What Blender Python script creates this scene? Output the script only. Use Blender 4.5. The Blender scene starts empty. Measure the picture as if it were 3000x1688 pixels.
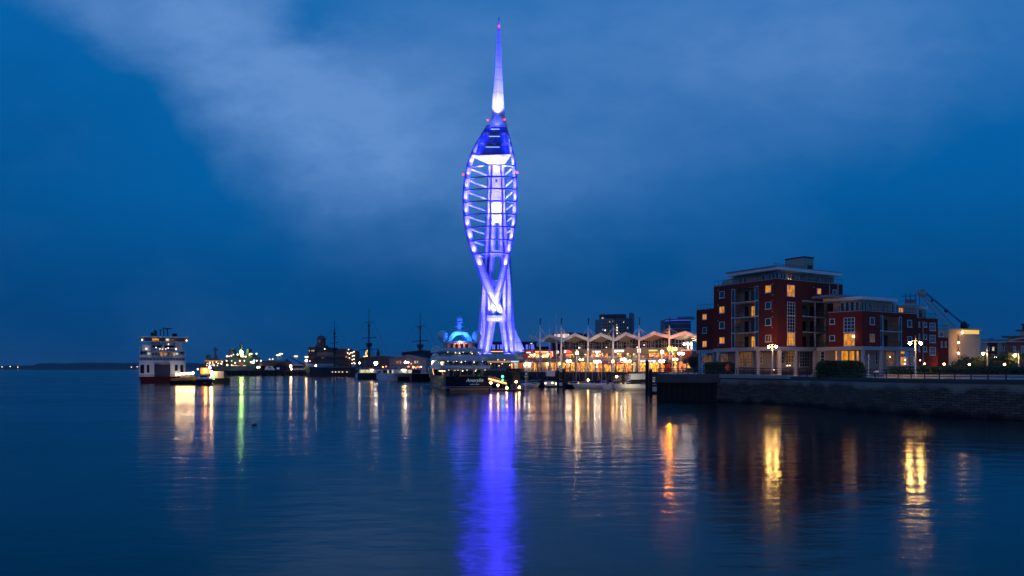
import bpy, math, random
from mathutils import Vector, Matrix, noise as mnoise
R = math.radians
random.seed(7)
sc = bpy.context.scene
COL = sc.collection

# ---------------------------------------------------------------- camera, world, sun, exposure
EYE = 5.8                      # metres above the water
FPX, CX, HY = 2100.0, 1500.0, 1081.0
cam = bpy.data.objects.new("camera", bpy.data.cameras.new("camera"))
COL.objects.link(cam)
cam.location = (0, 0, EYE); cam.rotation_euler = (R(90), 0, 0)
cam.data.sensor_width = 36; cam.data.lens = 36 * FPX / 3000
cam.data.shift_y = (HY - 844) / 3000
cam.data.clip_end = 30000; cam.data.clip_start = 0.5
sc.camera = cam
sc.view_settings.view_transform = 'Standard'; sc.view_settings.look = 'None'
sc.view_settings.gamma = 1; sc.view_settings.exposure = 0
sc.cycles.use_denoising = True
try: sc.cycles.denoiser = 'OPENIMAGEDENOISE'
except Exception: pass
sc.cycles.use_light_tree = True
sc.cycles.max_bounces = 5; sc.cycles.diffuse_bounces = 2; sc.cycles.glossy_bounces = 3
sc.cycles.sample_clamp_indirect = 20
sc.cycles.caustics_reflective = False; sc.cycles.caustics_refractive = False

world = bpy.data.worlds.new("World"); sc.world = world; world.use_nodes = True
def build_world():
    nt = world.node_tree; N = nt.nodes; L = nt.links
    for n in list(N): N.remove(n)
    out = N.new('ShaderNodeOutputWorld'); bg = N.new('ShaderNodeBackground')
    tc = N.new('ShaderNodeTexCoord')
    sep = N.new('ShaderNodeSeparateXYZ'); L.new(tc.outputs['Generated'], sep.inputs[0])
    def M(op, a, b=None, c=None, clamp=False):
        m = N.new('ShaderNodeMath'); m.operation = op; m.use_clamp = clamp
        for i, s in enumerate((a, b, c)):
            if s is None: continue
            if isinstance(s, (int, float)): m.inputs[i].default_value = s
            else: L.new(s, m.inputs[i])
        return m.outputs[0]
    ya = M('MAXIMUM', M('ABSOLUTE', sep.outputs[1]), 0.25)
    u = M('DIVIDE', sep.outputs[0], ya); v = M('DIVIDE', M('ABSOLUTE', sep.outputs[2]), ya)
    # slow warping noise over the direction vector
    mp = N.new('ShaderNodeCombineXYZ'); L.new(u, mp.inputs[0]); L.new(v, mp.inputs[1])
    def noise(scale, det, rough, off=0.0, lac=2.0):
        mm = N.new('ShaderNodeMapping'); mm.inputs['Location'].default_value = (off, off * .7, off * .3)
        mm.inputs['Scale'].default_value = (1, 1.7, 1); L.new(mp.outputs[0], mm.inputs[0])
        n = N.new('ShaderNodeTexNoise'); n.inputs['Scale'].default_value = scale
        n.inputs['Detail'].default_value = det; n.inputs['Roughness'].default_value = rough
        L.new(mm.outputs[0], n.inputs['Vector']); return n.outputs['Fac']
    n1 = noise(5, 6, .6, 3.1); n2 = noise(5, 6, .6, 11.7); n3 = noise(3.2, 5, .55, 5.5)
    uw = M('ADD', u, M('MULTIPLY', M('SUBTRACT', n1, .5), .16))
    vw = M('ADD', v, M('MULTIPLY', M('SUBTRACT', n2, .5), .12))
    def blob(px, py, sx, sy, rot, amp):
        a = (px - CX) / FPX; b = (HY - py) / FPX; c, s = math.cos(R(rot)), math.sin(R(rot))
        du = M('SUBTRACT', uw, a); dv = M('SUBTRACT', vw, b)
        p = M('ADD', M('MULTIPLY', du, c * FPX / sx), M('MULTIPLY', dv, s * FPX / sx))
        q = M('ADD', M('MULTIPLY', du, -s * FPX / sy), M('MULTIPLY', dv, c * FPX / sy))
        e = M('ADD', M('MULTIPLY', p, p), M('MULTIPLY', q, q))
        return M('MULTIPLY', M('POWER', 2.718, M('MULTIPLY', e, -1)), amp)
    BL = [(560, 40, 300, 150, -20, .62), (850, 300, 430, 190, -34, .66), (1150, 400, 480, 180, -12, .40),
          (1150, 150, 420, 260, 0, .30), (1980, 190, 850, 300, 8, .40), (2500, 60, 500, 220, 0, .26),
          (250, 30, 150, 70, -10, .35), (890, 90, 170, 60, 8, -.42), (1300, 560, 500, 90, -4, .10),
          (420, 330, 260, 130, -45, -.16), (2900, 560, 400, 260, 0, -.12), (1900, 480, 500, 60, 8, .08)]
    tot = None
    for b in BL:
        o = blob(*b); tot = o if tot is None else M('ADD', tot, o)
    n4 = noise(14, 6, .62, 2.2)
    tot = M('MULTIPLY', tot, M('ADD', .12, M('ADD', M('MULTIPLY', n3, .90), M('MULTIPLY', n4, .86))))
    tot = M('ADD', tot, M('MULTIPLY', M('SUBTRACT', n3, .5), .26), clamp=True)
    rmp = N.new('ShaderNodeValToRGB'); L.new(v, rmp.inputs[0]); cr = rmp.color_ramp
    cr.elements[0].position = 0; cr.elements[0].color = (.001, .060, .205, 1)
    cr.elements[1].position = 1; cr.elements[1].color = (.003, .11, .37, 1)
    for p, c in ((.10, (.0008, .076, .265)), (.25, (.001, .110, .36)), (.5, (.002, .13, .42))):
        e = cr.elements.new(p); e.color = (*c, 1)
    mix = N.new('ShaderNodeMixRGB'); L.new(tot, mix.inputs[0]); L.new(rmp.outputs[0], mix.inputs[1])
    mix.inputs[2].default_value = (.118, .275, .62, 1)
    dk = None
    for b in ((0, 480, 380, 460, 0, .28), (2980, 860, 700, 330, 0, .26), (1300, 800, 1400, 130, 0, .14), (60, 1000, 600, 260, 0, .2)):
        o = blob(*b); dk = o if dk is None else M('ADD', dk, o)
    dk = M('MULTIPLY', dk, M('ADD', .5, n4), clamp=True)
    mul = N.new('ShaderNodeMixRGB'); mul.blend_type = 'MULTIPLY'; L.new(dk, mul.inputs[0]); L.new(mix.outputs[0], mul.inputs[1]); mul.inputs[2].default_value = (.3, .36, .42, 1); mix = mul
    # faint physical twilight sky underneath
    sky = N.new('ShaderNodeTexSky'); sky.sky_type = 'NISHITA'; sky.sun_disc = False
    sky.sun_elevation = R(-6); sky.sun_rotation = R(215)
    add = N.new('ShaderNodeMixRGB'); add.blend_type = 'ADD'; add.inputs[0].default_value = .05
    L.new(mix.outputs[0], add.inputs[1]); L.new(sky.outputs[0], add.inputs[2])
    L.new(add.outputs[0], bg.inputs[0]); bg.inputs[1].default_value = 1.0
    L.new(bg.outputs[0], out.inputs[0])
build_world()
sun = bpy.data.objects.new("sun", bpy.data.lights.new("sun", 'SUN')); COL.objects.link(sun)
sun.data.energy = 0.09; sun.data.angle = R(40); sun.data.color = (1.0, .52, .40)   # last afterglow behind the camera
sun.rotation_euler = (R(72), 0, R(-35))

# ---------------------------------------------------------------- helpers
ORG = {}
def W(px, py, D):
    return Vector(((px - CX) / FPX * D, D, EYE + (HY - py) / FPX * D))
def org(o):
    return ORG.get(o.name, Vector((0, 0, 0))) if o else Vector((0, 0, 0))
class MB:
    def __init__(s): s.v = []; s.f = []
    def add(s, vs, fs):
        k = len(s.v); s.v += [Vector(p) for p in vs]; s.f += [tuple(i + k for i in f) for f in fs]; return s
    def hexa(s, b, t):
        return s.add(list(b) + list(t), [(3, 2, 1, 0), (4, 5, 6, 7), (0, 1, 5, 4), (1, 2, 6, 5), (2, 3, 7, 6), (3, 0, 4, 7)])
    def box(s, x0, x1, y0, y1, z0, z1):
        return s.hexa([(x0, y0, z0), (x1, y0, z0), (x1, y1, z0), (x0, y1, z0)], [(x0, y0, z1), (x1, y0, z1), (x1, y1, z1), (x0, y1, z1)])
    def poly(s, pts): return s.add(pts, [tuple(range(len(pts)))])
    def prism(s, pts, z0, z1):
        n = len(pts)
        return s.add([(x, y, z0) for x, y in pts] + [(x, y, z1) for x, y in pts],
                     [tuple(range(n))[::-1], tuple(range(n, 2 * n))] + [(i, (i + 1) % n, n + (i + 1) % n, n + i) for i in range(n)])
    def loft(s, rings, cap=True, closed=True):
        n = len(rings[0]); k = len(s.v)
        for r in rings: s.v += [Vector(p) for p in r]
        for j in range(len(rings) - 1):
            for i in range(n if closed else n - 1):
                a = k + j * n + i; b = k + j * n + (i + 1) % n
                s.f.append((a, b, b + n, a + n))
        if cap: s.f.append(tuple(range(k, k + n))[::-1]); m = k + (len(rings) - 1) * n; s.f.append(tuple(range(m, m + n)))
        return s
    def path(s, pts, r, n=6, r2=None):
        pts = [Vector(p) for p in pts]; rings = []; m = len(pts)
        for i, p in enumerate(pts):
            d = (pts[min(i + 1, m - 1)] - pts[max(i - 1, 0)])
            d = d.normalized() if d.length > 1e-9 else Vector((0, 0, 1))
            up = Vector((0, 0, 1)) if abs(d.z) < .95 else Vector((0, 1, 0))
            a = d.cross(up).normalized(); b = d.cross(a)
            rr = r if r2 is None else r + (r2 - r) * i / (m - 1)
            rings.append([p + a * rr * math.cos(6.28318 * k / n + .4) + b * rr * math.sin(6.28318 * k / n + .4) for k in range(n)])
        return s.loft(rings)
    def tube(s, p, q, r, r2=None, n=6): return s.path([p, q], r, n, r2)
    def lathe(s, prof, c=(0, 0, 0), n=12):
        c = Vector(c)
        return s.loft([[c + Vector((r * math.cos(6.28318 * k / n), r * math.sin(6.28318 * k / n), z)) for k in range(n)] for r, z in prof])
    def sph(s, c, r, n=8, sz=1):
        return s.lathe([(max(r * math.sin(math.pi * k / n), .001), -r * sz * math.cos(math.pi * k / n)) for k in range(n + 1)], c, n + 2)
    def build(s, name, mat, parent=None, smooth=False, label=None):
        me = bpy.data.meshes.new(name); o = org(parent)
        me.from_pydata([tuple(p - o) for p in s.v], [], s.f); me.materials.append(mat)
        if smooth: me.polygons.foreach_set('use_smooth', [True] * len(me.polygons))
        me.update()
        ob = bpy.data.objects.new(name, me); COL.objects.link(ob); ob.parent = parent
        if parent: ORG[ob.name] = o
        if label: ob['label'] = label
        return ob
def tag(o, label, cat, group=None, kind=None):
    if label: o['label'] = label
    if cat: o['category'] = cat
    if group: o['group'] = group
    if kind: o['kind'] = kind
    return o
def thing(name, label, cat, loc=(0, 0, 0), group=None):
    o = bpy.data.objects.new(name, None); COL.objects.link(o); o.location = loc; o.empty_display_size = .5
    ORG[o.name] = Vector(loc); return tag(o, label, cat, group)
def struct(name, mb, mat, smooth=False):
    o = mb.build(name, mat, None, smooth); o['kind'] = 'structure'; return o
def kids(o): return [c for c in bpy.data.objects if c.parent == o]
def copy_tree(o, ch=None, parent=None):
    c = o.copy(); COL.objects.link(c); c.parent = parent
    for k in kids(o): copy_tree(k, None, c)
    return c
def place(o, loc, rz=0, label=None, group=None, scale=None):
    o.location = loc; o.rotation_euler = (0, 0, rz)
    if label: o['label'] = label
    if group: o['group'] = group
    if scale: o.scale = (scale,) * 3 if isinstance(scale, (int, float)) else scale
    return o
class Fac:                                     # a vertical facade: u along it, n out of it towards the water, z up
    def __init__(s, p0, p1=None, ang=None, n=0):
        s.p = Vector((p0[0], p0[1]))
        s.d = (Vector((p1[0], p1[1])) - s.p) if p1 is not None else Vector((math.cos(R(ang)), math.sin(R(ang))))
        s.len = s.d.length; s.d = s.d.normalized()
        s.n = Vector((s.d.y, -s.d.x))
        if s.n.dot(s.p) > 0: s.n = -s.n
        s.p = s.p + s.n * n
    def off(s, n, u=0): f = Fac(s.p + s.n * n + s.d * u, s.p + s.n * n + s.d * (u + max(s.len - u, 1))); f.n = s.n; return f
    sk = 0
    def P(s, u, n, z): q = s.p + s.d * u + s.n * n; return Vector((q.x - n * s.sk, q.y, z))
    def u(s, px):
        k = (px - CX) / FPX; return (k * s.p.y - s.p.x) / (s.d.x - k * s.d.y)
    def z(s, px, py): return EYE + (HY - py) / FPX * (s.p.y + s.d.y * s.u(px))
    def box(s, mb, u0, u1, n0, n1, z0, z1):
        return mb.hexa([s.P(u0, n0, z0), s.P(u1, n0, z0), s.P(u1, n1, z0), s.P(u0, n1, z0)],
                       [s.P(u0, n0, z1), s.P(u1, n0, z1), s.P(u1, n1, z1), s.P(u0, n1, z1)])
    def wall(s, mb, u0, u1, z0, z1, holes=(), n0=-.4, n1=0):
        us = sorted({u0, u1, *[min(max(h[0], u0), u1) for h in holes], *[min(max(h[1], u0), u1) for h in holes]})
        zs = sorted({z0, z1, *[min(max(h[2], z0), z1) for h in holes], *[min(max(h[3], z0), z1) for h in holes]})
        for a, b in zip(us, us[1:]):
            run = None
            for c, d in zip(zs, zs[1:]):
                m, q = (a + b) / 2, (c + d) / 2
                hole = any(h[0] < m < h[1] and h[2] < q < h[3] for h in holes)
                if hole:
                    if run: s.box(mb, a, b, n0, n1, *run); run = None
                else: run = (run[0], d) if run else (c, d)
            if run: s.box(mb, a, b, n0, n1, *run)
        return mb

# ---------------------------------------------------------------- materials
def mat(name, col, rough=.6, metal=0, emit=None, es=0, var=.15, nscale=1.5, spec=.4, bump=0, stretch=None):
    m = bpy.data.materials.new(name); m.use_nodes = True; nt = m.node_tree; N = nt.nodes; L = nt.links
    p = N['Principled BSDF']; p.inputs['Roughness'].default_value = rough; p.inputs['Metallic'].default_value = metal
    p.inputs['Specular IOR Level'].default_value = spec
    tc = N.new('ShaderNodeTexCoord'); no = N.new('ShaderNodeTexNoise'); no.inputs['Scale'].default_value = nscale
    no.inputs['Detail'].default_value = 5
    src = tc.outputs['Object']
    if stretch:
        mp = N.new('ShaderNodeMapping'); mp.inputs['Scale'].default_value = stretch; L.new(src, mp.inputs[0]); src = mp.outputs[0]
    L.new(src, no.inputs['Vector'])
    mx = N.new('ShaderNodeMixRGB'); L.new(no.outputs['Fac'], mx.inputs[0])
    mx.inputs[1].default_value = (*[c * (1 - var) for c in col], 1); mx.inputs[2].default_value = (*[min(1, c * (1 + var)) for c in col], 1)
    L.new(mx.outputs[0], p.inputs['Base Color'])
    if emit:
        p.inputs['Emission Color'].default_value = (*emit, 1); p.inputs['Emission Strength'].default_value = es
    if bump:
        b = N.new('ShaderNodeBump'); b.inputs['Strength'].default_value = bump; L.new(no.outputs['Fac'], b.inputs['Height'])
        L.new(b.outputs[0], p.inputs['Normal'])
    return m
def seamed(m, pitch=3.0, dark=.72):
    nt = m.node_tree; N = nt.nodes; L = nt.links; p = N['Principled BSDF']; src = p.inputs['Base Color'].links[0].from_socket
    g = N.new('ShaderNodeNewGeometry'); s = N.new('ShaderNodeSeparateXYZ'); L.new(g.outputs['Position'], s.inputs[0])
    d = N.new('ShaderNodeMath'); d.operation = 'MULTIPLY'; d.inputs[1].default_value = 1 / pitch; L.new(s.outputs[2], d.inputs[0])
    f = N.new('ShaderNodeMath'); f.operation = 'FRACT'; L.new(d.outputs[0], f.inputs[0])
    c = N.new('ShaderNodeMath'); c.operation = 'LESS_THAN'; c.inputs[1].default_value = .09; L.new(f.outputs[0], c.inputs[0])
    no = N.new('ShaderNodeTexNoise'); no.inputs['Scale'].default_value = .25; mp = N.new('ShaderNodeMapping'); mp.inputs['Scale'].default_value = (3, 3, .25); L.new(g.outputs['Position'], mp.inputs[0]); L.new(mp.outputs[0], no.inputs['Vector'])
    x = N.new('ShaderNodeMixRGB'); x.blend_type = 'MULTIPLY'; L.new(c.outputs[0], x.inputs[0]); L.new(src, x.inputs[1]); x.inputs[2].default_value = (dark, dark, dark, 1)
    y = N.new('ShaderNodeMixRGB'); y.blend_type = 'MULTIPLY'; L.new(no.outputs['Fac'], y.inputs[0]); L.new(x.outputs[0], y.inputs[1]); y.inputs[2].default_value = (.68, .67, .65, 1)
    L.new(y.outputs[0], p.inputs['Base Color']); return m
def glow(name, col, es):
    m = mat(name, (.6, .6, .6), .5, emit=col, es=es); return m
def lit_room(name, c1, c2, es, scale=1.2, lo=.35):
    # what one sees through a lit window: curtains and furniture as uneven warm light
    m = bpy.data.materials.new(name); m.use_nodes = True; nt = m.node_tree; N = nt.nodes; L = nt.links
    p = N['Principled BSDF']; p.inputs['Base Color'].default_value = (.02, .015, .01, 1); p.inputs['Roughness'].default_value = .3; p.inputs['Specular IOR Level'].default_value = .1
    tc = N.new('ShaderNodeTexCoord'); mp = N.new('ShaderNodeMapping'); mp.inputs['Scale'].default_value = (1.6, 1.6, .7)
    L.new(tc.outputs['Object'], mp.inputs[0])
    no = N.new('ShaderNodeTexNoise'); no.inputs['Scale'].default_value = scale; no.inputs['Detail'].default_value = 3
    L.new(mp.outputs[0], no.inputs['Vector'])
    cr = N.new('ShaderNodeValToRGB'); cr.color_ramp.elements[0].position = .32; cr.color_ramp.elements[1].position = .62
    cr.color_ramp.elements[0].color = (*[c * lo for c in c2], 1); cr.color_ramp.elements[1].color = (*c1, 1)
    L.new(no.outputs['Fac'], cr.inputs[0]); L.new(cr.outputs[0], p.inputs['Emission Color'])
    p.inputs['Emission Strength'].default_value = es; return m
MT = {}
MT['white'] = mat('white_paint', (.78, .78, .78), .45)
MT['tower'] = mat('white_tower_steel', (.8, .8, .82), .5, var=.06, nscale=.4)
MT['concrete_pale'] = mat('pale_concrete', (.72, .72, .74), .7, var=.08, nscale=.5)
seamed(MT['tower'], 6); seamed(MT['concrete_pale'], 3.2)
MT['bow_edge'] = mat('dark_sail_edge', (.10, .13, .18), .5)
MT['grey'] = mat('grey_steel', (.28, .28, .3), .5)
MT['dark'] = mat('dark_metal', (.02, .02, .025), .5)
MT['black'] = mat('black_timber', (.012, .011, .012), .8, var=.4)
MT['navy'] = mat('navy_hull', (.006, .010, .028), .25, spec=.05)
MT['brick'] = mat('red_brick', (.20, .032, .024), .9, var=.3, nscale=2.2, stretch=(1, 1, 4), spec=.12)
MT['brick2'] = mat('old_brown_brick', (.22, .085, .06), .85, var=.25, nscale=2, stretch=(1, 1, 4))
MT['cream'] = mat('cream_render', (.46, .37, .29), .8, var=.06)  # warm lamplight of the ground floor is mixed into this cream
MT['lilac'] = mat('pale_concrete_band', (.48, .42, .42), .7, var=.08)  # this pale tone is also warmed to stand for lamplight
MT['roofgrey'] = mat('grey_roof', (.22, .23, .26), .6)
MT['roofdark'] = mat('dark_roof', (.06, .05, .06), .8)
MT['glass'] = mat('dark_glass', (.015, .022, .03), .06, spec=.9, var=.3)
MT['glassblue'] = mat('blue_tinted_panel', (.02, .05, .09), .15, spec=.8)
MT['stone'] = mat('deck_stone', (.42, .36, .33), .8, var=.2, nscale=1.2)
MT['timber'] = mat('deck_timber', (.16, .10, .07), .8)
MT['leaf'] = mat('hedge_leaves', (.075, .11, .035), .8, var=.6, nscale=3)
MT['green'] = mat('tree_leaves', (.05, .08, .035), .8, var=.5, nscale=2)
MT['red'] = mat('red_paint', (.5, .02, .02), .5)
MT['hullred'] = mat('antifouling_red', (.15, .014, .016), .6)
MT['yellow'] = mat('yellow_paint', (.75, .5, .02), .5)
MT['orange'] = mat('orange_paint', (.9, .30, .02), .5)
MT['blue'] = mat('blue_canvas', (.03, .12, .45), .6)
MT['purple'] = mat('purple_canvas', (.25, .02, .22), .7)
MT['warm'] = lit_room('warm_lit_room', (1.0, .36, .012), (1.0, .30, .02), .95)
MT['warm_dim'] = lit_room('dimly_lit_room', (1.0, .42, .10), (.8, .25, .06), .15, lo=.08)
MT['shop'] = lit_room('lit_shop', (1.0, .42, .05), (1.0, .20, .015), 2.5, 1.4, .05)
MT['shop2'] = lit_room('lit_restaurant', (1.0, .27, .04), (.8, .08, .01), 2.5, 1.8, .03)
MT['pale_lit'] = lit_room('pale_lit_window', (1.0, .88, .50), (1, .75, .35), 1.05)
MT['lamp'] = glow('lamp_warm', (1.0, .55, .16), 52)
MT['lampq'] = glow('lamp_quay', (1.0, .56, .15), 260)
MT['lampw'] = glow('lamp_white', (1.0, .82, .58), 60)
MT['lampo'] = glow('lamp_sodium', (1.0, .22, .001), 1100)
MT['lampsmall'] = glow('lamp_small', (1.0, .70, .42), 5)
MT['red_light'] = glow('red_beacon', (1.0, .004, .012), 6)
MT['green_light'] = glow('green_beacon', (.03, 1.0, .30), 7)
MT['strip'] = glow('warm_light_strip', (1.0, .42, .16), 2.2)
MT['signw'] = glow('sign_white', (1.0, .95, .9), 2)
MT['signy'] = glow('sign_yellow', (.85, 1.0, .25), 1)
MT['signb'] = glow('sign_blue', (.5, .72, 1.0), 1.5)
MT['signr'] = glow('sign_red', (1.0, .03, .03), 1.6)

def spot(parent, loc, target, power, col=(.28, .22, 1.0), ang=60, blend=.6, size=.3):
    l = bpy.data.lights.new('flood', 'SPOT'); l.energy = power; l.color = col; l.spot_size = R(ang); l.spot_blend = blend
    l.shadow_soft_size = size; o = bpy.data.objects.new('floodlight', l); COL.objects.link(o)
    loc = Vector(loc); d = Vector(target) - loc; o.rotation_euler = d.to_track_quat('-Z', 'Y').to_euler()
    o.location = loc - org(parent); o.parent = parent; return o

# ---------------------------------------------------------------- water and far land
def make_water():
    m = bpy.data.materials.new('harbour_water'); m.use_nodes = True; nt = m.node_tree; N = nt.nodes; L = nt.links
    p = N['Principled BSDF']; p.inputs['Base Color'].default_value = (.0, .006, .010, 1)
    p.inputs['IOR'].default_value = 1.33; p.inputs['Specular IOR Level'].default_value = .42
    tc = N.new('ShaderNodeTexCoord')
    def nz(sc_, st, det=3):
        mp = N.new('ShaderNodeMapping'); mp.inputs['Scale'].default_value = st; L.new(tc.outputs['Object'], mp.inputs[0])
        n = N.new('ShaderNodeTexNoise'); n.inputs['Scale'].default_value = sc_; n.inputs['Detail'].default_value = det
        L.new(mp.outputs[0], n.inputs['Vector']); return n.outputs['Fac']
    a = nz(.6, (.5, 1, 1)); b = nz(.05, (.5, 1, 1), 4); c = nz(3.2, (.4, 1, 1), 2)
    mr = N.new('ShaderNodeMapRange'); L.new(b, mr.inputs[0]); mr.inputs[1].default_value = .38; mr.inputs[2].default_value = .62
    mr.inputs[3].default_value = .10; mr.inputs[4].default_value = .19; L.new(mr.outputs[0], p.inputs['Roughness'])
    ad = N.new('ShaderNodeMath'); ad.operation = 'MULTIPLY_ADD'; L.new(c, ad.inputs[0]); ad.inputs[1].default_value = .14; L.new(a, ad.inputs[2])
    bp = N.new('ShaderNodeBump'); bp.inputs['Strength'].default_value = 1; bp.inputs['Distance'].default_value = .05
    L.new(ad.outputs[0], bp.inputs['Height']); L.new(bp.outputs[0], p.inputs['Normal'])
    return m
MT['water'] = make_water()
struct('water', MB().add([(-9000, -60, 0), (9000, -60, 0), (9000, 14000, 0), (-9000, 14000, 0)], [(0, 1, 2, 3)]), MT['water'])
def far_hills():
    mb = MB(); D = 5200; top = []; n = 90
    for i in range(n + 1):
        px = -300 + 1700 * i / n
        h = 13 + 5 * mnoise.noise(Vector((i * .11, 3, 0))) + (4 if px > 100 else -3) + 2 * mnoise.noise(Vector((i * .6, 9, 0)))
        a = W(px, HY - max(h, 3), D); top.append(a)
    for a, b in zip(top, top[1:]):
        mb.add([(a.x, D, -1), (b.x, D, -1), b, a, (a.x * 1.2, D + 900, 0), (b.x * 1.2, D + 900, 0)], [(0, 1, 2, 3), (3, 2, 5, 4)])
    struct('far_hills', mb, mat('far_hillside', (.035, .05, .06), .9))
far_hills()
for k, (px, py) in enumerate(((6, 1075), (52, 1076), (385, 1076), (402, 1075), (408, 1074), (30, 1074))):
    t = MB().sph(W(px, py, 5100), 3.2, 4).build('shore_lamp', MT['lampsmall'])
    tag(t, 'tiny white light far off on the dark shore left of the ferry', 'lamp', 'lights on the far shore')
# ---------------------------------------------------------------- the sail tower
TD = 344.0
def tower():
    KP = 10
    def spot(p, l, t, w, c=None, *a): return globals()['spot'](p, l, t, w * KP, c, *a)
    base = W(1456, 1116, TD); base.z = 0
    T = thing('observation_tower', 'tall white sail shaped observation tower lit blue and violet with a needle spire', 'tower', base)
    def sm(pts, m=6):                              # smooth polyline through pixel points
        out = []
        for i in range(len(pts) - 1):
            p0, p1, p2, p3 = pts[max(i - 1, 0)], pts[i], pts[i + 1], pts[min(i + 2, len(pts) - 1)]
            for k in range(m):
                t = k / m
                out.append(tuple(.5 * (2 * p1[j] + (p2[j] - p0[j]) * t + (2 * p0[j] - 5 * p1[j] + 4 * p2[j] - p3[j]) * t * t + (-p0[j] + 3 * p1[j] - 3 * p2[j] + p3[j]) * t ** 3) for j in range(len(p1))))
        out.append(pts[-1]); return out
    FR = TD - 9                                    # sail plane stands in front of the shaft
    # (x, y, depth, width in px of the lit inner face)
    Lb = sm([(1426, 366, TD - 4, 7), (1408, 396, TD - 6, 9), (1387, 432, FR, 11), (1367, 484, FR - 1, 13), (1357, 545, FR - 2, 14), (1355, 592, FR - 2, 14),
             (1359, 653, FR - 2, 15), (1371, 711, FR - 1, 17), (1388, 760, FR, 20), (1410, 825, FR + 1, 24), (1430, 871, FR + 2, 24), (1452, 905, FR + 4, 20), (1464, 928, FR + 6, 16), (1470, 945, FR + 8, 12)])
    Rb = sm([(1482, 366, TD - 4, -5), (1493, 398, TD - 6, -6), (1503, 438, FR, -8), (1512, 484, FR - 1, -9), (1516, 545, FR - 2, -9), (1515, 600, FR - 2, -9),
             (1511, 660, FR - 2, -10), (1502, 715, FR - 1, -11), (1490, 770, FR, -14), (1479, 825, FR + 1, -18), (1466, 871, FR + 2, -20), (1455, 905, FR + 5, -20), (1447, 934, FR + 7, -18), (1438, 975, FR + 8, -16), (1428, 1034, FR + 8, -14)])
    for pts, sg in ((Lb, 1), (Rb, -1)):
        rings = []; er = []
        for x, y, D, w in pts:
            e = sg * 3.8
            a = W(x + e, y, D); b = W(x + e + w, y, D + 2.2); c = W(x + e + w, y, D + 3.4); d = W(x + e, y, D + 2.2)
            rings.append([a, b, c, d])
            a = W(x, y, D - .5); b = W(x + e * 1.05, y, D - .5); c = W(x + e * 1.05, y, D + 2.6); d = W(x, y, D + 2.6)
            er.append([a, b, c, d])
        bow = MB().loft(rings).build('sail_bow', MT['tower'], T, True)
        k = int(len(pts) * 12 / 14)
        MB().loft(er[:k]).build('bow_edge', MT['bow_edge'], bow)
    # concrete shaft: two legs that join above
    def leg(pts, dep):
        rings = []
        for y, x0, x1, xi in pts:                  # outer left, outer right, crease between outer and inner faces
            w = x1 - x0; rings.append([W(x0, y, TD + 1), W(x0 + .16 * w, y, TD - 2.4), W(x0 + .36 * w, y, TD - 2.6), W(x0 + .47 * w, y, TD + .8), W(x0 + .62 * w, y, TD - 2.9), W(x0 + .8 * w, y, TD - 2.7), W(x1, y, TD - .2), W(x1, y, TD + dep), W(x0, y, TD + dep)])
        return MB().loft(rings).build('leg', MT['concrete_pale'], T)
    leg([(484, 1428, 1453.6, 1446), (590, 1427, 1446, 1444), (650, 1421, 1453, 1442), (740, 1416, 1451, 1436), (830, 1409, 1444, 1434), (905, 1404, 1446, 1430), (932, 1403, 1454, 1430), (980, 1401, 1446, 1427), (1034, 1399, 1437, 1422)], 6)
    leg([(484, 1454, 1481, 1462), (590, 1463, 1484, 1466), (650, 1459, 1488, 1468), (740, 1461, 1496, 1474), (830, 1470, 1502, 1482), (905, 1466, 1505, 1488), (932, 1459, 1506, 1489), (980, 1468, 1508, 1492), (1034, 1475, 1510, 1496)], 6)
    MB().loft([[W(1443, y, TD - 2.2), W(1465, y, TD - 2.2), W(1465, y, TD + 4), W(1443, y, TD + 4)] for y in (400, 652)]).build('shaft_panel', MT['tower'], T)
    MB().box(*[c for c in ()] or (W(1452, 0, TD).x, W(1457, 0, TD).x, TD - 4, TD - 2.15, W(0, 538, TD).z, W(0, 532, TD).z)).build('shaft_window', MT['dark'], T)
    # bright gusset where the bows cross and its landing
    MB().prism([(W(1428, 0, TD).x, TD - 4.5), (W(1472, 0, TD).x, TD - 4.5), (W(1472, 0, TD).x, TD + 2), (W(1428, 0, TD).x, TD + 2)], W(0, 941, TD).z, W(0, 927, TD).z).build('landing', MT['tower'], T)
    for y0, y1, xa, xb in ((626, 648, 1446, 1463), (735, 750, 1441, 1468), (822, 838, 1438, 1463), (927, 941, 1430, 1472)):
        D = TD - 5.5; mb = MB()
        for y in (y0, y1): mb.tube(W(xa, y, D), W(xb, y, D), .16, n=4)
        for k in range(7):
            x = xa + (xb - xa) * k / 6; mb.tube(W(x, y0, D), W(x, y1, D), .13, n=4)
        mb.tube(W(xa, y0, D), W(xb, y1, D), .1, n=4); mb.build('service_gantry', MT['grey'], T)
    # ribs: shallow arcs bowed towards the water, and diagonal struts back to the shaft
    def at(pts, y, k):
        for p, q in zip(pts, pts[1:]):
            if p[1] <= y <= q[1]:
                t = (y - p[1]) / (q[1] - p[1]); return p[k] + (q[k] - p[k]) * t
        return pts[-1][k]
    RY = [485, 519, 554, 590, 627.5, 665, 703, 742]
    for i, y in enumerate(RY):
        a, b = at(Lb, y + 3, 0) + 6, at(Rb, y, 0) - 4; D = at(Lb, y, 2); pts = []
        for k in range(11):
            t = k / 10; s = math.sin(math.pi * t); pts.append(W(a + (b - a) * t, y + 4 - 5 * s - 2.5 * t, D - 2.2 * s))
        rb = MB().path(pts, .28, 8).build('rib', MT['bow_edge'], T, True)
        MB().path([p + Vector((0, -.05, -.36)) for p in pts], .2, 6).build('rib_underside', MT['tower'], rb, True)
    SL = [(1380, 496, 1428, 514), (1374, 529, 1428, 549), (1370, 563, 1427, 584), (1370, 599, 1426, 619), (1374, 636, 1425, 653), (1380, 672, 1424, 687), (1389, 709, 1423, 721), (1402, 749, 1421, 755)]
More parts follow.
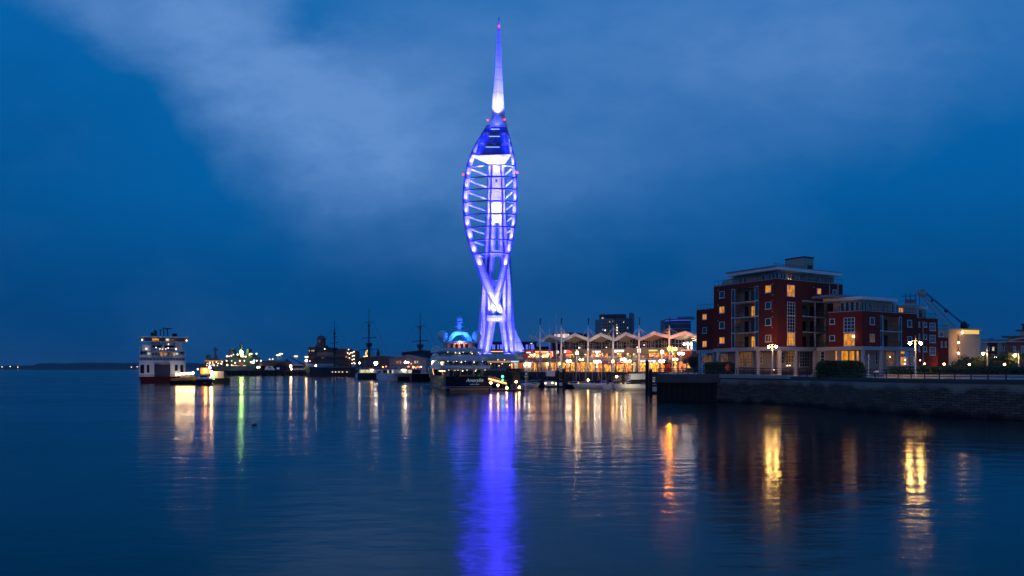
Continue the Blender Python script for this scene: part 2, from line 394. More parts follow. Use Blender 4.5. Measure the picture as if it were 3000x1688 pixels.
    SR = [(1498, 496, 1478, 514), (1501, 528, 1478, 549), (1502, 562, 1479, 583), (1502, 599, 1480, 617), (1500, 637, 1481, 652), (1497, 675, 1482, 686), (1491, 711, 1483, 720)]
    for a in SL + SR:
        MB().tube(W(a[0], a[1], FR), W(a[2], a[3], TD), .45, .42, 8).build('strut', MT['tower'], T, True)
    # funnel under the view decks and the decks
    MB().loft([[W(1431, 481, TD - 3), W(1478, 481, TD - 3), W(1478, 481, TD + 4), W(1431, 481, TD + 4)],
               [W(1383, 460, FR - 1), W(1496, 458, FR - 1), W(1493, 460, TD + 5), W(1388, 462, TD + 5)],
               [W(1382, 455, FR - 2), W(1497, 452, FR - 2), W(1495, 454, TD + 5), W(1386, 456, TD + 5)]]).build('deck_soffit', MT['tower'], T)
    gm = mat('deck_glass', (.01, .03, .25), .12, emit=(.01, .03, .9), es=.35, var=.5, nscale=.5)
    for y0, y1, l0, r0, l1, r1 in ((427, 452, 1397, 1490, 1388, 1495), (396, 423, 1411, 1486, 1400, 1490), (375, 392, 1422, 1480, 1414, 1484)):
        rings = []
        for y, a, b in ((y0, l0, r0), (y1, l1, r1)):
            row = [W(a + (b - a) * k / 8, y, FR + 2 - 3 * math.sin(math.pi * k / 8)) for k in range(9)] + [W(b, y, TD + 5), W(a, y, TD + 5)]
            rings.append(row)
        g = MB().loft(rings).build('view_deck', gm, T)
        mb = MB()
        for k in range(9):
            mb.tube(rings[0][k] + Vector((0, -.15, 0)), rings[1][k] + Vector((0, -.15, 0)), .12, n=4)
        mb.build('mullions', MT['bow_edge'], g)
        mb = MB(); D = FR + 1.5
        for k in (0,):
            a_, b_ = W(l0 + (r0 - l0) * .28, 0, FR - 1.3), W(l0 + (r0 - l0) * .72, 0, FR - 1.3); mb.box(a_.x, b_.x, FR - 1.35, FR - 1.3, W(0, y0 + 10.5, D).z, W(0, y0 + 8.5, D).z)
        mb.build('deck_light_strip', bpy.data.materials.get('deck_lights_glow') or glow('deck_lights_glow', (.35, .55, 1), 1.3), g)
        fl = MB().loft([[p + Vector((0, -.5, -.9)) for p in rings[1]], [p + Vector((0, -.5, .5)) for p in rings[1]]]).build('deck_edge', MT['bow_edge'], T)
    # spire
    def ring(x0, x1, y, D, cr=.4):
        xc = x0 + (x1 - x0) * cr
        return [W(x0, y, D), W(xc, y, D - (x1 - x0) * .055), W(x1, y, D), W(x1 - 1, y, D + (x1 - x0) * .14), W(x0 + 1, y, D + (x1 - x0) * .14)]
    MB().loft([ring(1430, 1489, 374, TD - 2), ring(1438, 1482, 356, TD), ring(1440.6, 1479, 339, TD), ring(1443, 1475.5, 290, TD), ring(1448, 1473, 240, TD), ring(1451, 1471, 214, TD), ring(1453, 1468.5, 156, TD), ring(1457, 1466, 90, TD), ring(1460, 1463.6, 53, TD), ring(1461, 1463, 50, TD)]).build('spire', MT['tower'], T)
    MB().loft([[W(1434, 372, TD - 7), W(1484, 372, TD - 7), W(1484, 376, TD), W(1434, 376, TD)], [W(1450, 334, TD - 2.5), W(1462, 334, TD - 2.5), W(1464, 334, TD), W(1448, 334, TD)]]).build('spire_base', MT['tower'], T)
    for x, y, D in ((1461.7, 76.5, TD - 1.2), (1429, 352, TD - 4), (1478.5, 350, TD - 4), (1357, 512, FR - 2), (1515.5, 506, FR - 2)):
        MB().sph(W(x, y, D), .42, 6).build('warning_light', MT['red_light'], T)
    # podium the legs stand in and the fin wall
    MB().loft([[W(1398, y, TD - 6), W(1512, y, TD - 6), W(1512, y, TD + 10), W(1398, y, TD + 10)] for y in (1116, 1035)]).build('plinth', MT['concrete_pale'], T)
    MB().loft([[W(1508, 965, TD - 1), W(1509, 965, TD - 1), W(1509, 965, TD + 1), W(1508, 965, TD + 1)], [W(1508, 1032, TD - 3), W(1540, 1032, TD - 3), W(1540, 1032, TD + 1), W(1508, 1032, TD + 1)]]).build('fin_wall', MT['tower'], T)
    # floodlights the photograph shows: uplights at each rib end, at the legs, decks, spire, and one added fill
    V = (.034, .029, 1.0); V2 = (.072, .068, 1.0)
    for i, y in enumerate(RY + [782]):
        for pts, sg in ((Lb, 1), (Rb, -1)):
            x, D, w = at(pts, y, 0), at(pts, y, 2), at(pts, y, 3)
            x1, w1 = at(pts, y - 34, 0), at(pts, y - 34, 3)
            l = W(x + sg * 4.5 + w * .6, y - 1, D - 1.2)
            spot(T, l, W(x1 + sg * 4.5 + w1 * .55, y - 30, D + 1.2), 4200, V, 80, .8)
            if i < 8 and sg == 1:
                spot(T, W(1450, y + 4, FR + 1), W(1440, y - 26, TD - 1), 2200, V, 120, .9)
                spot(T, W(1463, y + 4, FR + 1), W(1474, y - 26, TD - 1), 1500, V, 120, .9)
    for x, xt, p in ((1404, 1408, 30000), (1421, 1424, 42000), (1434, 1436, 30000), (1484, 1482, 30000), (1492, 1492, 36000), (1506, 1502, 30000)):
        spot(T, W(x, 1036, TD - 7), W(xt, 985, TD - 2), p * .035, V2, 120, .9); spot(T, W(x, 1034, TD - 5.5), W(xt, 900, TD - 1.5), p * .42, V, 40, .8); spot(T, W(x, 1036, TD - 4.6), W(xt, 1005, TD - 2.4), 8000, V2, 60, .8)
    spot(T, W(1532, 1036, TD - 5), W(1524, 1012, TD - 2), 600, V2, 90, .8)
    spot(T, W(1440, 1034, TD - 14), W(1452, 860, TD - 4), 60000, V, 50, .8)
    spot(T, W(1470, 1034, TD - 14), W(1460, 820, TD - 4), 60000, V, 50, .8)
    spot(T, W(1450, 924, TD - 8), W(1453, 870, TD - 4), 4500, V2, 90, .7)
    spot(T, W(1458, 924, TD - 8), W(1462, 870, TD - 4), 4500, V2, 90, .7)
    spot(T, W(1455, 985, TD - 16), W(1455, 900, TD - 4), 26000, V2, 46, .9)  # added wide fill hung in mid-air to whiten the bow crossing
    spot(T, W(1438, 905, FR - 4), W(1436, 800, FR + 2), 14000, V, 60, .8)
    spot(T, W(1474, 905, FR - 4), W(1484, 800, FR + 2), 14000, V, 60, .8)
    spot(T, W(1453, 700, FR + 1), W(1454, 600, TD - 2), 75000, V2, 40, .8)
    spot(T, W(1455, 500, FR - 3), W(1440, 468, FR + 2), 4000, V2, 110, .8)
    spot(T, W(1480, 500, FR - 3), W(1478, 468, FR + 2), 3000, V2, 110, .8)
    spot(T, W(1410, 500, FR - 3), W(1410, 468, FR + 2), 3000, V2, 110, .8)
    spot(T, W(1456, 350, TD - 9), W(1457, 285, TD - 1), 50000, V2, 48, .9); spot(T, W(1456, 368, TD - 10), W(1456, 345, TD - 3), 900, V2, 60, .9)
    spot(T, W(1452, 366, TD - 11), W(1462, 150, TD - 1), 70000, V, 26, .9)
    spot(T, W(1440, 372, TD - 12), W(1452, 350, TD - 4), 900, V, 120, .9)
    for pts, sg, y in ((Lb, 1, 452), (Rb, -1, 450), (Lb, 1, 423), (Rb, -1, 421), (Lb, 1, 392), (Rb, -1, 390)):
        x, D, w = at(pts, y, 0), at(pts, y, 2), at(pts, y, 3)
        spot(T, W(x + sg * 7 + w * .8, y, D - 2), W(at(pts, y - 24, 0) + sg * 7 + w * .5, y - 22, D + 1), 1500, V2, 80, .8)
tower()
# ---------------------------------------------------------------- near quay on the right
QE = [(26.7, 132), (36.6, 128), (45.5, 113.8), (48.8, 96.7), (58, 81.2), (72, 68), (120, 44)]
def smooth2(pts, m=5):
    out = []
    for i in range(len(pts) - 1):
        p0, p1, p2, p3 = pts[max(i - 1, 0)], pts[i], pts[i + 1], pts[min(i + 2, len(pts) - 1)]
        for k in range(m):
            t = k / m
            out.append(tuple(.5 * (2 * p1[j] + (p2[j] - p0[j]) * t + (2 * p0[j] - 5 * p1[j] + 4 * p2[j] - p3[j]) * t * t + (-p0[j] + 3 * p1[j] - 3 * p2[j] + p3[j]) * t ** 3) for j in (0, 1)))
    out.append(pts[-1]); return out
QS = [QE[0]] + smooth2(QE[1:], 5)
def quay_wall_mat():
    m = bpy.data.materials.new('quay_stone_blocks'); m.use_nodes = True; nt = m.node_tree; N = nt.nodes; L = nt.links
    p = N['Principled BSDF']; p.inputs['Roughness'].default_value = .85
    tc = N.new('ShaderNodeTexCoord'); sp = N.new('ShaderNodeSeparateXYZ'); L.new(tc.outputs['Object'], sp.inputs[0])
    cb = N.new('ShaderNodeCombineXYZ'); L.new(sp.outputs[1], cb.inputs[0]); L.new(sp.outputs[2], cb.inputs[1])
    br = N.new('ShaderNodeTexBrick'); L.new(cb.outputs[0], br.inputs['Vector']); br.inputs['Scale'].default_value = 1
    br.inputs['Brick Width'].default_value = .85; br.inputs['Row Height'].default_value = .31; br.inputs['Mortar Size'].default_value = .03
    br.inputs['Color1'].default_value = (.22, .12, .08, 1); br.inputs['Color2'].default_value = (.11, .065, .045, 1); br.inputs['Mortar'].default_value = (.02, .016, .016, 1)
    no = N.new('ShaderNodeTexNoise'); no.inputs['Scale'].default_value = .35; no.inputs['Detail'].default_value = 6; L.new(tc.outputs['Object'], no.inputs['Vector'])
    # pale salt stains in a ragged band below the coping, weed in a band at the tide line
    def band(lo, hi, a, b):
        ad = N.new('ShaderNodeMath'); ad.operation = 'MULTIPLY_ADD'; L.new(no.outputs['Fac'], ad.inputs[0]); ad.inputs[1].default_value = 2.4; L.new(sp.outputs[2], ad.inputs[2])
        mr = N.new('ShaderNodeMapRange'); L.new(ad.outputs[0], mr.inputs[0]); mr.inputs[1].default_value = lo; mr.inputs[2].default_value = hi; mr.inputs[3].default_value = a; mr.inputs[4].default_value = b; return mr.outputs[0]
    m1 = N.new('ShaderNodeMixRGB'); L.new(band(4.2, 4.9, 0, .7), m1.inputs[0]); L.new(br.outputs[0], m1.inputs[1]); m1.inputs[2].default_value = (.5, .40, .32, 1)
    m2 = N.new('ShaderNodeMixRGB'); L.new(band(1.3, 2.1, 1, 0), m2.inputs[0]); L.new(m1.outputs[0], m2.inputs[1]); m2.inputs[2].default_value = (.004, .005, .004, 1)
    L.new(m2.outputs[0], p.inputs['Base Color'])
    bp = N.new('ShaderNodeBump'); bp.inputs['Strength'].default_value = .7; bp.inputs['Distance'].default_value = .08; L.new(br.outputs['Fac'], bp.inputs['Height']); bp.invert = True
    L.new(bp.outputs[0], p.inputs['Normal']); return m
MT['quaywall'] = quay_wall_mat()
back = [(300, 44), (300, 236), (48.2, 236)]
struct('quay_promenade', MB().prism(QS + back, 2.0, 4.45), MT['stone'])
mb = MB(); cop = MB()
for a, b in zip(QS[1:], QS[2:]):
    d = (Vector(b) - Vector(a)).normalized(); n = Vector((d.y, -d.x))
    if n.dot(Vector(a)) > 0: n = -n
    def q(p, o, z): return (p[0] + n.x * o, p[1] + n.y * o, z)
    mb.add([q(a, .45, -2), q(b, .45, -2), q(b, .08, 4.3), q(a, .08, 4.3), q(a, -.5, 4.3), q(b, -.5, 4.3)], [(0, 1, 2, 3), (3, 2, 5, 4)])
    cop.hexa([q(a, .25, 4.1), q(b, .25, 4.1), q(b, -.7, 4.1), q(a, -.7, 4.1)], [q(a, .25, 4.56), q(b, .25, 4.56), q(b, -.7, 4.56), q(a, -.7, 4.56)])
struct('quay_wall', mb, MT['quaywall']); struct('quay_coping', cop, mat('coping_stone', (.09, .08, .08), .8, var=.25))
# raised paved terrace with concrete fascia over sheet piling at the far end
tp = [(26.6, 131.6), (36.5, 127.6), (44.3, 115.2), (49, 112), (52, 118), (90, 128), (90, 200), (44, 200)]
struct('terrace_paving', MB().prism(tp, 4.2, 4.78), MT['stone'])
f = Fac(QE[0], QE[1])
m_ = MB(); f.box(m_, -.2, f.len + .6, .1, .7, 3.3, 4.84); struct('terrace_fascia', m_, mat('fascia_concrete', (.10, .085, .085), .8, var=.3, nscale=.6))
m_ = MB(); f.box(m_, 0, f.len, -.9, .03, -2, 3.3)
u = 0
while u < f.len: f.box(m_, u, u + .5, .02, .3, -2, 3.3); u += 1.02
sd = Fac(QE[0], (48.2, 236)); sd.n = Vector((-1, .2)).normalized()
sd.box(m_, 0, sd.len, -.4, 0, -2, 4.4)
struct('sheet_piling', m_, mat('rusty_sheet_piles', (.022, .014, .012), .8, var=.5))
m_ = MB(); m_.tube((26.3, 131.2, 4.84), (26.3, 131.2, 4.84), .1)

def railing(name, label, pts, z, h, step, mt, rails=(1, .66, .33), r=.035, lean=.18, group=None, cat='railing'):
    t = thing(name, label, cat, (pts[0][0], pts[0][1], z), group)
    P = [Vector((p[0], p[1], z)) for p in pts]; mb = MB()
    pm = MB(); pm.path([(0, 0, 0), (0, 0, h * .6), (0, lean * .5, h * .9), (0, lean, h)], r * 1.3, 5); proto = None
    for rr in rails:
        mb.path([p + Vector((0, lean * (rr ** 3), h * rr)) for p in P], r * .8, 5)
    mb.build('rail', mt, t)
    n = 0
    for a, b in zip(P, P[1:]):
        L = (b - a).length; k = max(1, round(L / step))
        for i in range(k):
            p = a.lerp(b, i / k)
            if proto is None:
                o = pm.build('post', mt, None); proto = o; o.parent = t; o.location = p - P[0]
            elif n < 99:
                o = proto.copy(); COL.objects.link(o); o.parent = t; o.location = p - P[0]
            n += 1
    return t
MT['railblack'] = mat('railing_black', (.025, .018, .022), .4)
inner = [(p[0] + .35, p[1] + .35) for p in QS]
railing('quay_railing', 'black curved post railing along the lower stone quay at right', inner[5:21], 4.5, 1.15, 1.6, MT['railblack'], r=.06)
railing('quay_railing', 'black post railing along the raised terrace by the apartment block', inner[:6], 4.8, 1.12, 1.9, MT['railblack'], r=.055)

# ---------------------------------------------------------------- windows and balconies
def window(par, F, x0, x1, y0, y1, pane='glass', nx=1, nz=1, n=.0, fr=.09, frame='white', bars=None, zz=None, uu=None):
    ua, ub = uu if uu else sorted((F.u(x0), F.u(x1)))
    xm = (x0 + x1) / 2 if x0 is not None else None
    z0, z1 = zz if zz else (F.z(xm, y1), F.z(xm, y0))
    mb = MB(); a, b = n - .02, n + .07
    F.box(mb, ua, ua + fr, a, b, z0, z1); F.box(mb, ub - fr, ub, a, b, z0, z1)
    F.box(mb, ua + fr, ub - fr, a, b, z1 - fr, z1); F.box(mb, ua - .05, ub + .05, a, b + .06, z0 - .06, z0 + fr)
    bw = .055
    for k in range(1, nx): m = ua + (ub - ua) * k / nx; F.box(mb, m - bw / 2, m + bw / 2, a, b - .015, z0 + fr, z1 - fr)
    for k in range(1, nz): m = z0 + (z1 - z0) * k / nz; F.box(mb, ua + fr, ub - fr, a, b - .02, m - bw / 2, m + bw / 2)
    w = mb.build('window', MT[frame], par)
    p = MB(); F.box(p, ua + fr * .8, ub - fr * .8, n - .015, n + .02, z0 + fr * .8, z1 - fr * .8); p.build('pane', MT[pane], w)
    return w
def balcony_rail(par, F, u0, u1, z, n=.05, h=1.05, mt='dark', step=.5):
    mb = MB(); F.box(mb, u0, u1, n, n + .05, z + h - .06, z + h); F.box(mb, u0, u1, n, n + .05, z + .08, z + .13)
    k = max(2, int((u1 - u0) / step))
    for i in range(k + 1):
        u = u0 + (u1 - u0) * i / k; F.box(mb, u - .02, u + .02, n, n + .04, z, z + h)
    return mb.build('balcony_rail', MT[mt], par)
def recess(par, F, u0, u1, z0, z1, slabs, depth=2.2, back='cream', door_lit=(), side_glass=0, proud=.35):
    mb = MB(); F.box(mb, u0 - .1, u1 + .1, -depth - .2, -depth, z0 - .1, z1); F.box(mb, u0 - .15, u0, -depth, -.41, z0, z1); F.box(mb, u1, u1 + .15, -depth, -.41, z0, z1)
    F.box(mb, u0, u1, -depth, -.41, z1, z1 + .15)
    mb.build('balcony_back_wall', MT[back], par)
    lv = [z0] + list(slabs)
    for i, z in enumerate(lv):
        s = MB(); F.box(s, u0 + .02 + side_glass, u1 - .02 - side_glass, -depth, proud, z - .22, z); s.build('balcony_slab', MT['lilac'], par)
        balcony_rail(par, F, u0 + side_glass, u1 - side_glass, z, proud - .07)
        top = (lv[i + 1] if i + 1 < len(lv) else z1) - .25
        k = 2 if u1 - u0 < 4.5 else 3
        w = (u1 - u0 - 2 * side_glass) / k
        for j in range(k):
            a = u0 + side_glass + w * j + w * .12
            lit = 'warm' if (i, j) in door_lit else 'glass'
            window(par, F, None, None, None, None, lit, 2, 1, -depth + .02, .07, 'dark' if lit == 'glass' else 'white', zz=(z + .02, z + 2.15), uu=(a, a + w * .55))
    if side_glass:
        for a, b in ((u0, u0 + side_glass), (u1 - side_glass, u1)):
            zs = lv + [z1]
            for c, d in zip(zs, zs[1:]):
                window(par, F, None, None, None, None, 'glassblue', 1, 1, -.1, .07, 'white', zz=(c, d - .02), uu=(a, b))
def columns(par, F, xs, n, z0, z1, r=.34, mt='lilac', round_=True):
    for x in xs:
        u = F.u(x); p = F.P(u, n, 0)
        MB().lathe([(r * 1.0, z0), (r, z1)], (p.x, p.y, 0), 12).build('column', MT[mt], par)

# ---------------------------------------------------------------- main brick apartment block
def main_block():
    C = (47.05, 127.0); T = thing('apartment_block', 'tall red brick apartment block with balcony stack and flat pale penthouse roof', 'building', (C[0], C[1], 4.78))
    FL, FRt = Fac(C, ang=121), Fac(C, ang=31)
    fl = [9.75, 12.6, 15.45, 18.3]; top = 21.8
    uL = FL.u(2091); uR = FRt.u(2469)
    b0, b1 = sorted((FL.u(2222), FL.u(2142.5))); c0, c1 = FRt.u(2351), FRt.u(2431)
    w = MB(); FL.wall(w, 0, uL, 9.74, top, [(b0, b1, 9.74, 21.0)])
    FRt.wall(w, .4, uR, 9.74, top, [(c0, c1, 9.74, 18.3)])
    e = FL.P(uL, -.4, 0); FL.box(w, uL - .4, uL, -9, -.41, 9.74, top)
    g = FRt.P(uR, -.4, 0); w.box(g.x - .4, g.x, g.y, g.y + 9, 9.74, top)
    w.build('wall', MT['brick'], T)
    bd = MB(); FL.box(bd, -.1, uL, -3.2, .12, 9.1, 9.74); FRt.box(bd, -.1, uR - 4.6, -3.2, .12, 9.08, 9.735); bd.build('band', MT['lilac'], T)
    # penthouse and roof
    ph = MB(); uP = FL.u(2132)
    FL.box(ph, 1.9, uP, -2.3, -1.9, 21.3, 23.45); FRt.box(ph, 1.9, uR, -2.3, -1.9, 21.3, 23.45); p = FL.P(uP, -2, 0); ph.box(p.x - .2, p.x + .2, p.y, p.y + 8, 21.3, 23.45)
    ph.build('penthouse_wall', MT['cream'], T)
    pr = MB(); a = [FL.P(0, -.25, 0), FRt.P(uR + .2, -.25, 0), FRt.P(uR + .2, -13, 0), FL.P(uP + .5, -13, 0), FL.P(uP + .5, -.25, 0)]
    k0 = FL.P(0.3, -.3, 0)
    pr.prism([(q.x, q.y) for q in [k0] + a[1:]], 23.5, 24.05); rf = pr.build('roof', MT['white'], T)
    pr = MB().prism([(q.x * .995, q.y) for q in [k0] + a[1:]], 24.05, 24.25).build('roof_covering', MT['roofgrey'], rf)
    tr = MB().prism([(q.x, q.y) for q in (FL.P(0, -.4, 0), FL.P(uL, -.4, 0), FL.P(uL, -12, 0), FRt.P(uR, -12, 0), FRt.P(uR, -.4, 0))], 21.1, 21.3).build('terrace_floor', MT['lilac'], T)
    cp = MB(); FL.box(cp, -.05, uL, -.45, .06, top, top + .1); FRt.box(cp, -.05, uR, -.45, .06, top, top + .1); cp.build('parapet_coping', MT['lilac'], T)
    balcony_rail(T, FL, 0, uL, top + .1, -.2, .95, step=1.1); balcony_rail(T, FRt, 0, uR, top + .1, -.2, .95, step=1.1)
    for F, us in ((FL, (1.2, 2.0, 2.8, 4.2, 8.5, 9.6)), (FRt, (2.2, 3.0, 3.8, 6.1, 8.3, 10.5, 12.9, 14.6, 15.4))):
        for u in us: window(T, F, None, None, None, None, 'glass', 1, 1, -1.88, .08, 'white', zz=(21.35, 23.25), uu=(u, u + .72))
    for u in (4.9, 5.5):
        q = FRt.P(u, -1.5, 22.2); MB().sph(q, .1, 5).build('table_lamp', MT['lampsmall'], T)
    bx = MB(); k = (W(2354, 752, 139)); F3 = Fac((k.x, k.y), ang=121); F4 = Fac((k.x, k.y), ang=31)
    ul = F3.u(2300); ur = F4.u(2383.5)
    pts = [F3.P(0, 0, 0), F3.P(ul, 0, 0), F3.P(ul, 0, 0) + (F4.P(ur, 0, 0) - F4.P(0, 0, 0)), F4.P(ur, 0, 0)]
    bx.prism([(q.x, q.y) for q in pts], 24.2, 27.4); sb = bx.build('stair_tower', MT['cream'], T)
    MB().prism([(k.x + (q.x - k.x) * 1.04, k.y + (q.y - k.y) * 1.04 - .15) for q in pts], 27.4, 27.65).build('stair_roof', MT['roofdark'], sb)
    dd = MB(); F4.box(dd, 1.2, 2.6, .01, .06, 24.2, 26); dd.build('stair_door', MT['dark'], sb)
    rl = MB(); balcony_rail(T, FRt, 3.6, 12.2, 24.25, -3.6, 1.0, step=.8)
    # windows
    for y0, y1, s in ((854, 874, 'glassblue'), (898, 918, 'warm'), (943, 963, 'glassblue'), (988, 1007, 'warm')):
        window(T, FL, 2108, 2123, y0, y1, s, 2 if s == 'warm' else 1, 1)
    for y0, y1, s in ((836, 858, 'warm'), (885, 906, 'glassblue'), (933, 954, 'glass'), (981.5, 1002, 'warm_dim')):
        window(T, FL, 2242.5, 2259.5, y0, y1, s, 2 if 'warm' in s else 1, 1)
    window(T, FRt, 2305, 2327.5, 835, 869, 'warm', 3, 3)
    window(T, FRt, 2306, 2328.5, 885, 925, 'glass', 3, 4); window(T, FRt, 2306, 2328.5, 925.5, 974, 'glass', 3, 5)
    window(T, FRt, 2306, 2328.5, 974.5, 1013, 'warm', 3, 4)
    window(T, FRt, 2393, 2405, 845, 862.5, 'warm', 2, 1); window(T, FRt, 2439, 2450.5, 849, 867, 'glassblue', 1, 1)
    recess(T, FL, b0, b1, 9.76, 20.95, fl[1:], 2.2, 'cream', {(0, 0), (0, 1), (2, 1), (2, 0), (3, 0)}, .85)
    recess(T, FRt, c0, c1, 9.76, 18.28, fl[1:3], 2.6, 'cream', (), 0, .3)
    bm = MB(); FRt.box(bm, c0, c1, -.3, .35, 18.0, 18.3); bm.build('balcony_beam', MT['lilac'], T)
    for x in (2386, 2416):
        q = FRt.P(FRt.u(x), .1, 0); MB().lathe([(.16, 9.7), (.16, 18)], (q.x, q.y, 0), 8).build('balcony_post', MT['lilac'], T)
    for x, y0, y1 in ((2429, 836, 882), (2453.5, 826, 868)):
        F = FRt; p = F.P(F.u(x), .1, 0); MB().tube((p.x, p.y, F.z(x, y1)), (p.x, p.y, F.z(x, y0)), .09, n=6).build('downpipe', MT['lilac'], T)
    for F, pts in ((FL, ((2104, 850), (2104, 895), (2104, 940), (2104, 1014), (2263, 833), (2263, 865), (2263, 881), (2263, 913), (2263, 929), (2263, 960))), (FRt, ((2384, 842),))):
        for x, y in pts:
            p = F.P(F.u(x), .03, F.z(x, y)); MB().sph(p, .15, 5).build('wall_vent', MT['grey'], T)
    # open ground floor
    gw = MB(); FL.wall(gw, 3.1, uL + 2, 4.6, 9.1, [], -3.4, -3.1); FRt.wall(gw, 3.1, uR - 3, 4.6, 9.1, [], -3.4, -3.1); gw.build('ground_floor_wall', MT['cream'], T)
    G, H = FL.off(-3.08), FRt.off(-3.08)
    window(T, G, 2160, 2206, 1031, 1075, 'warm_dim', 6, 5, frame='white'); window(T, G, 2221, 2234, 1033, 1066, 'warm_dim', 2, 3); window(T, G, 2112, 2133, 1036, 1062, 'warm_dim', 3, 2)
    window(T, H, 2288, 2297, 1031, 1066, 'glass', 1, 3); window(T, H, 2301, 2332, 1029, 1074, 'warm_dim', 4, 4); window(T, H, 2342, 2371, 1029, 1075, 'glass', 4, 5); window(T, H, 2404, 2416, 1031, 1066, 'glass', 1, 3)
    columns(T, FL, (2099, 2155, 2217), -.35, 4.75, 9.1); columns(T, FRt, (2335.5, 2391), -.35, 4.75, 9.1)
    q = FL.P(-.1, -.4, 0); MB().lathe([(.38, 4.75), (.38, 9.1)], (q.x, q.y, 0), 12).build('column', MT['lilac'], T)
    pw = MB(); FL.box(pw, 3, uL, -2.2, -2.0, 4.75, 5.4); FRt.box(pw, 1, 12, -2.2, -2.0, 4.75, 5.4); pw.build('plinth_wall', MT['brick2'], T)
    balcony_rail(T, FL, 1.2, 9, 4.78, -1.6, 1.1, step=.9); balcony_rail(T, FRt, 1.5, 11, 4.78, -1.6, 1.1, step=.9)
    for F, xs in ((FL, (2239,)), (FRt, ())):
        for x in xs:
            q = F.P(F.u(x), -2.6, 5.6); MB().sph(q, .09, 5).build('wall_light', MT['lampsmall'], T)
    for x in (2302, 2309, 2328):
        q = H.P(H.u(x), .35, H.z(x, 1071)); MB().sph(q, .1, 5).build('wall_light', MT['lampsmall'], T)
    # lower left block
    k = W(2091, 907, 146); F5 = Fac((k.x, k.y), ang=121); u5 = F5.u(2041)
    B = MB(); t5 = F5.z(2060, 907); F5.wall(B, 0, u5, 9.7, t5)
    e5 = F5.P(u5, 0, 0); B.prism([(e5.x, e5.y), (e5.x + .4, e5.y + .1), (e5.x + 2.4, e5.y + 8), (e5.x + 2, e5.y + 8)], 9.7, t5 - .01); B.build('wall', MT['brick'], T)
    bb = MB(); F5.box(bb, 0, u5, -3, .12, 9.05, 9.7); F5.box(bb, 0, u5, -6, -.4, t5 - .3, t5 - .1); bb.build('band', MT['lilac'], T)
    for y0, y1, s in ((920, 937, 'warm'), (959, 977, 'glass'), (999, 1017, 'warm')): window(T, F5, 2058.5, 2071, y0, y1, s, 2 if s == 'warm' else 1, 1)
    balcony_rail(T, F5, 0, u5, t5, -.2, 1.0, step=.8)
    P5 = MB(); F5.box(P5, -.5, F5.u(2080), -6, -2, t5, t5 + 2.3); P5.build('penthouse_wall', MT['cream'], T)
    P5 = MB(); F5.box(P5, -.5, F5.u(2073), -6.2, -1.5, t5 + 2.3, t5 + 2.7); P5.build('roof', MT['white'], T)
    g5 = MB(); F5.wall(g5, -.2, u5, 4.6, 9.05, [], -3.2, -2.9); g5.build('ground_floor_wall', MT['cream'], T)
    J = F5.off(-2.88); window(T, J, 2058, 2086, 1041, 1068, 'warm_dim', 4, 2)
    columns(T, F5, (2047, 2088), -.3, 4.6, 9.05, .3)
    return T
main_block()

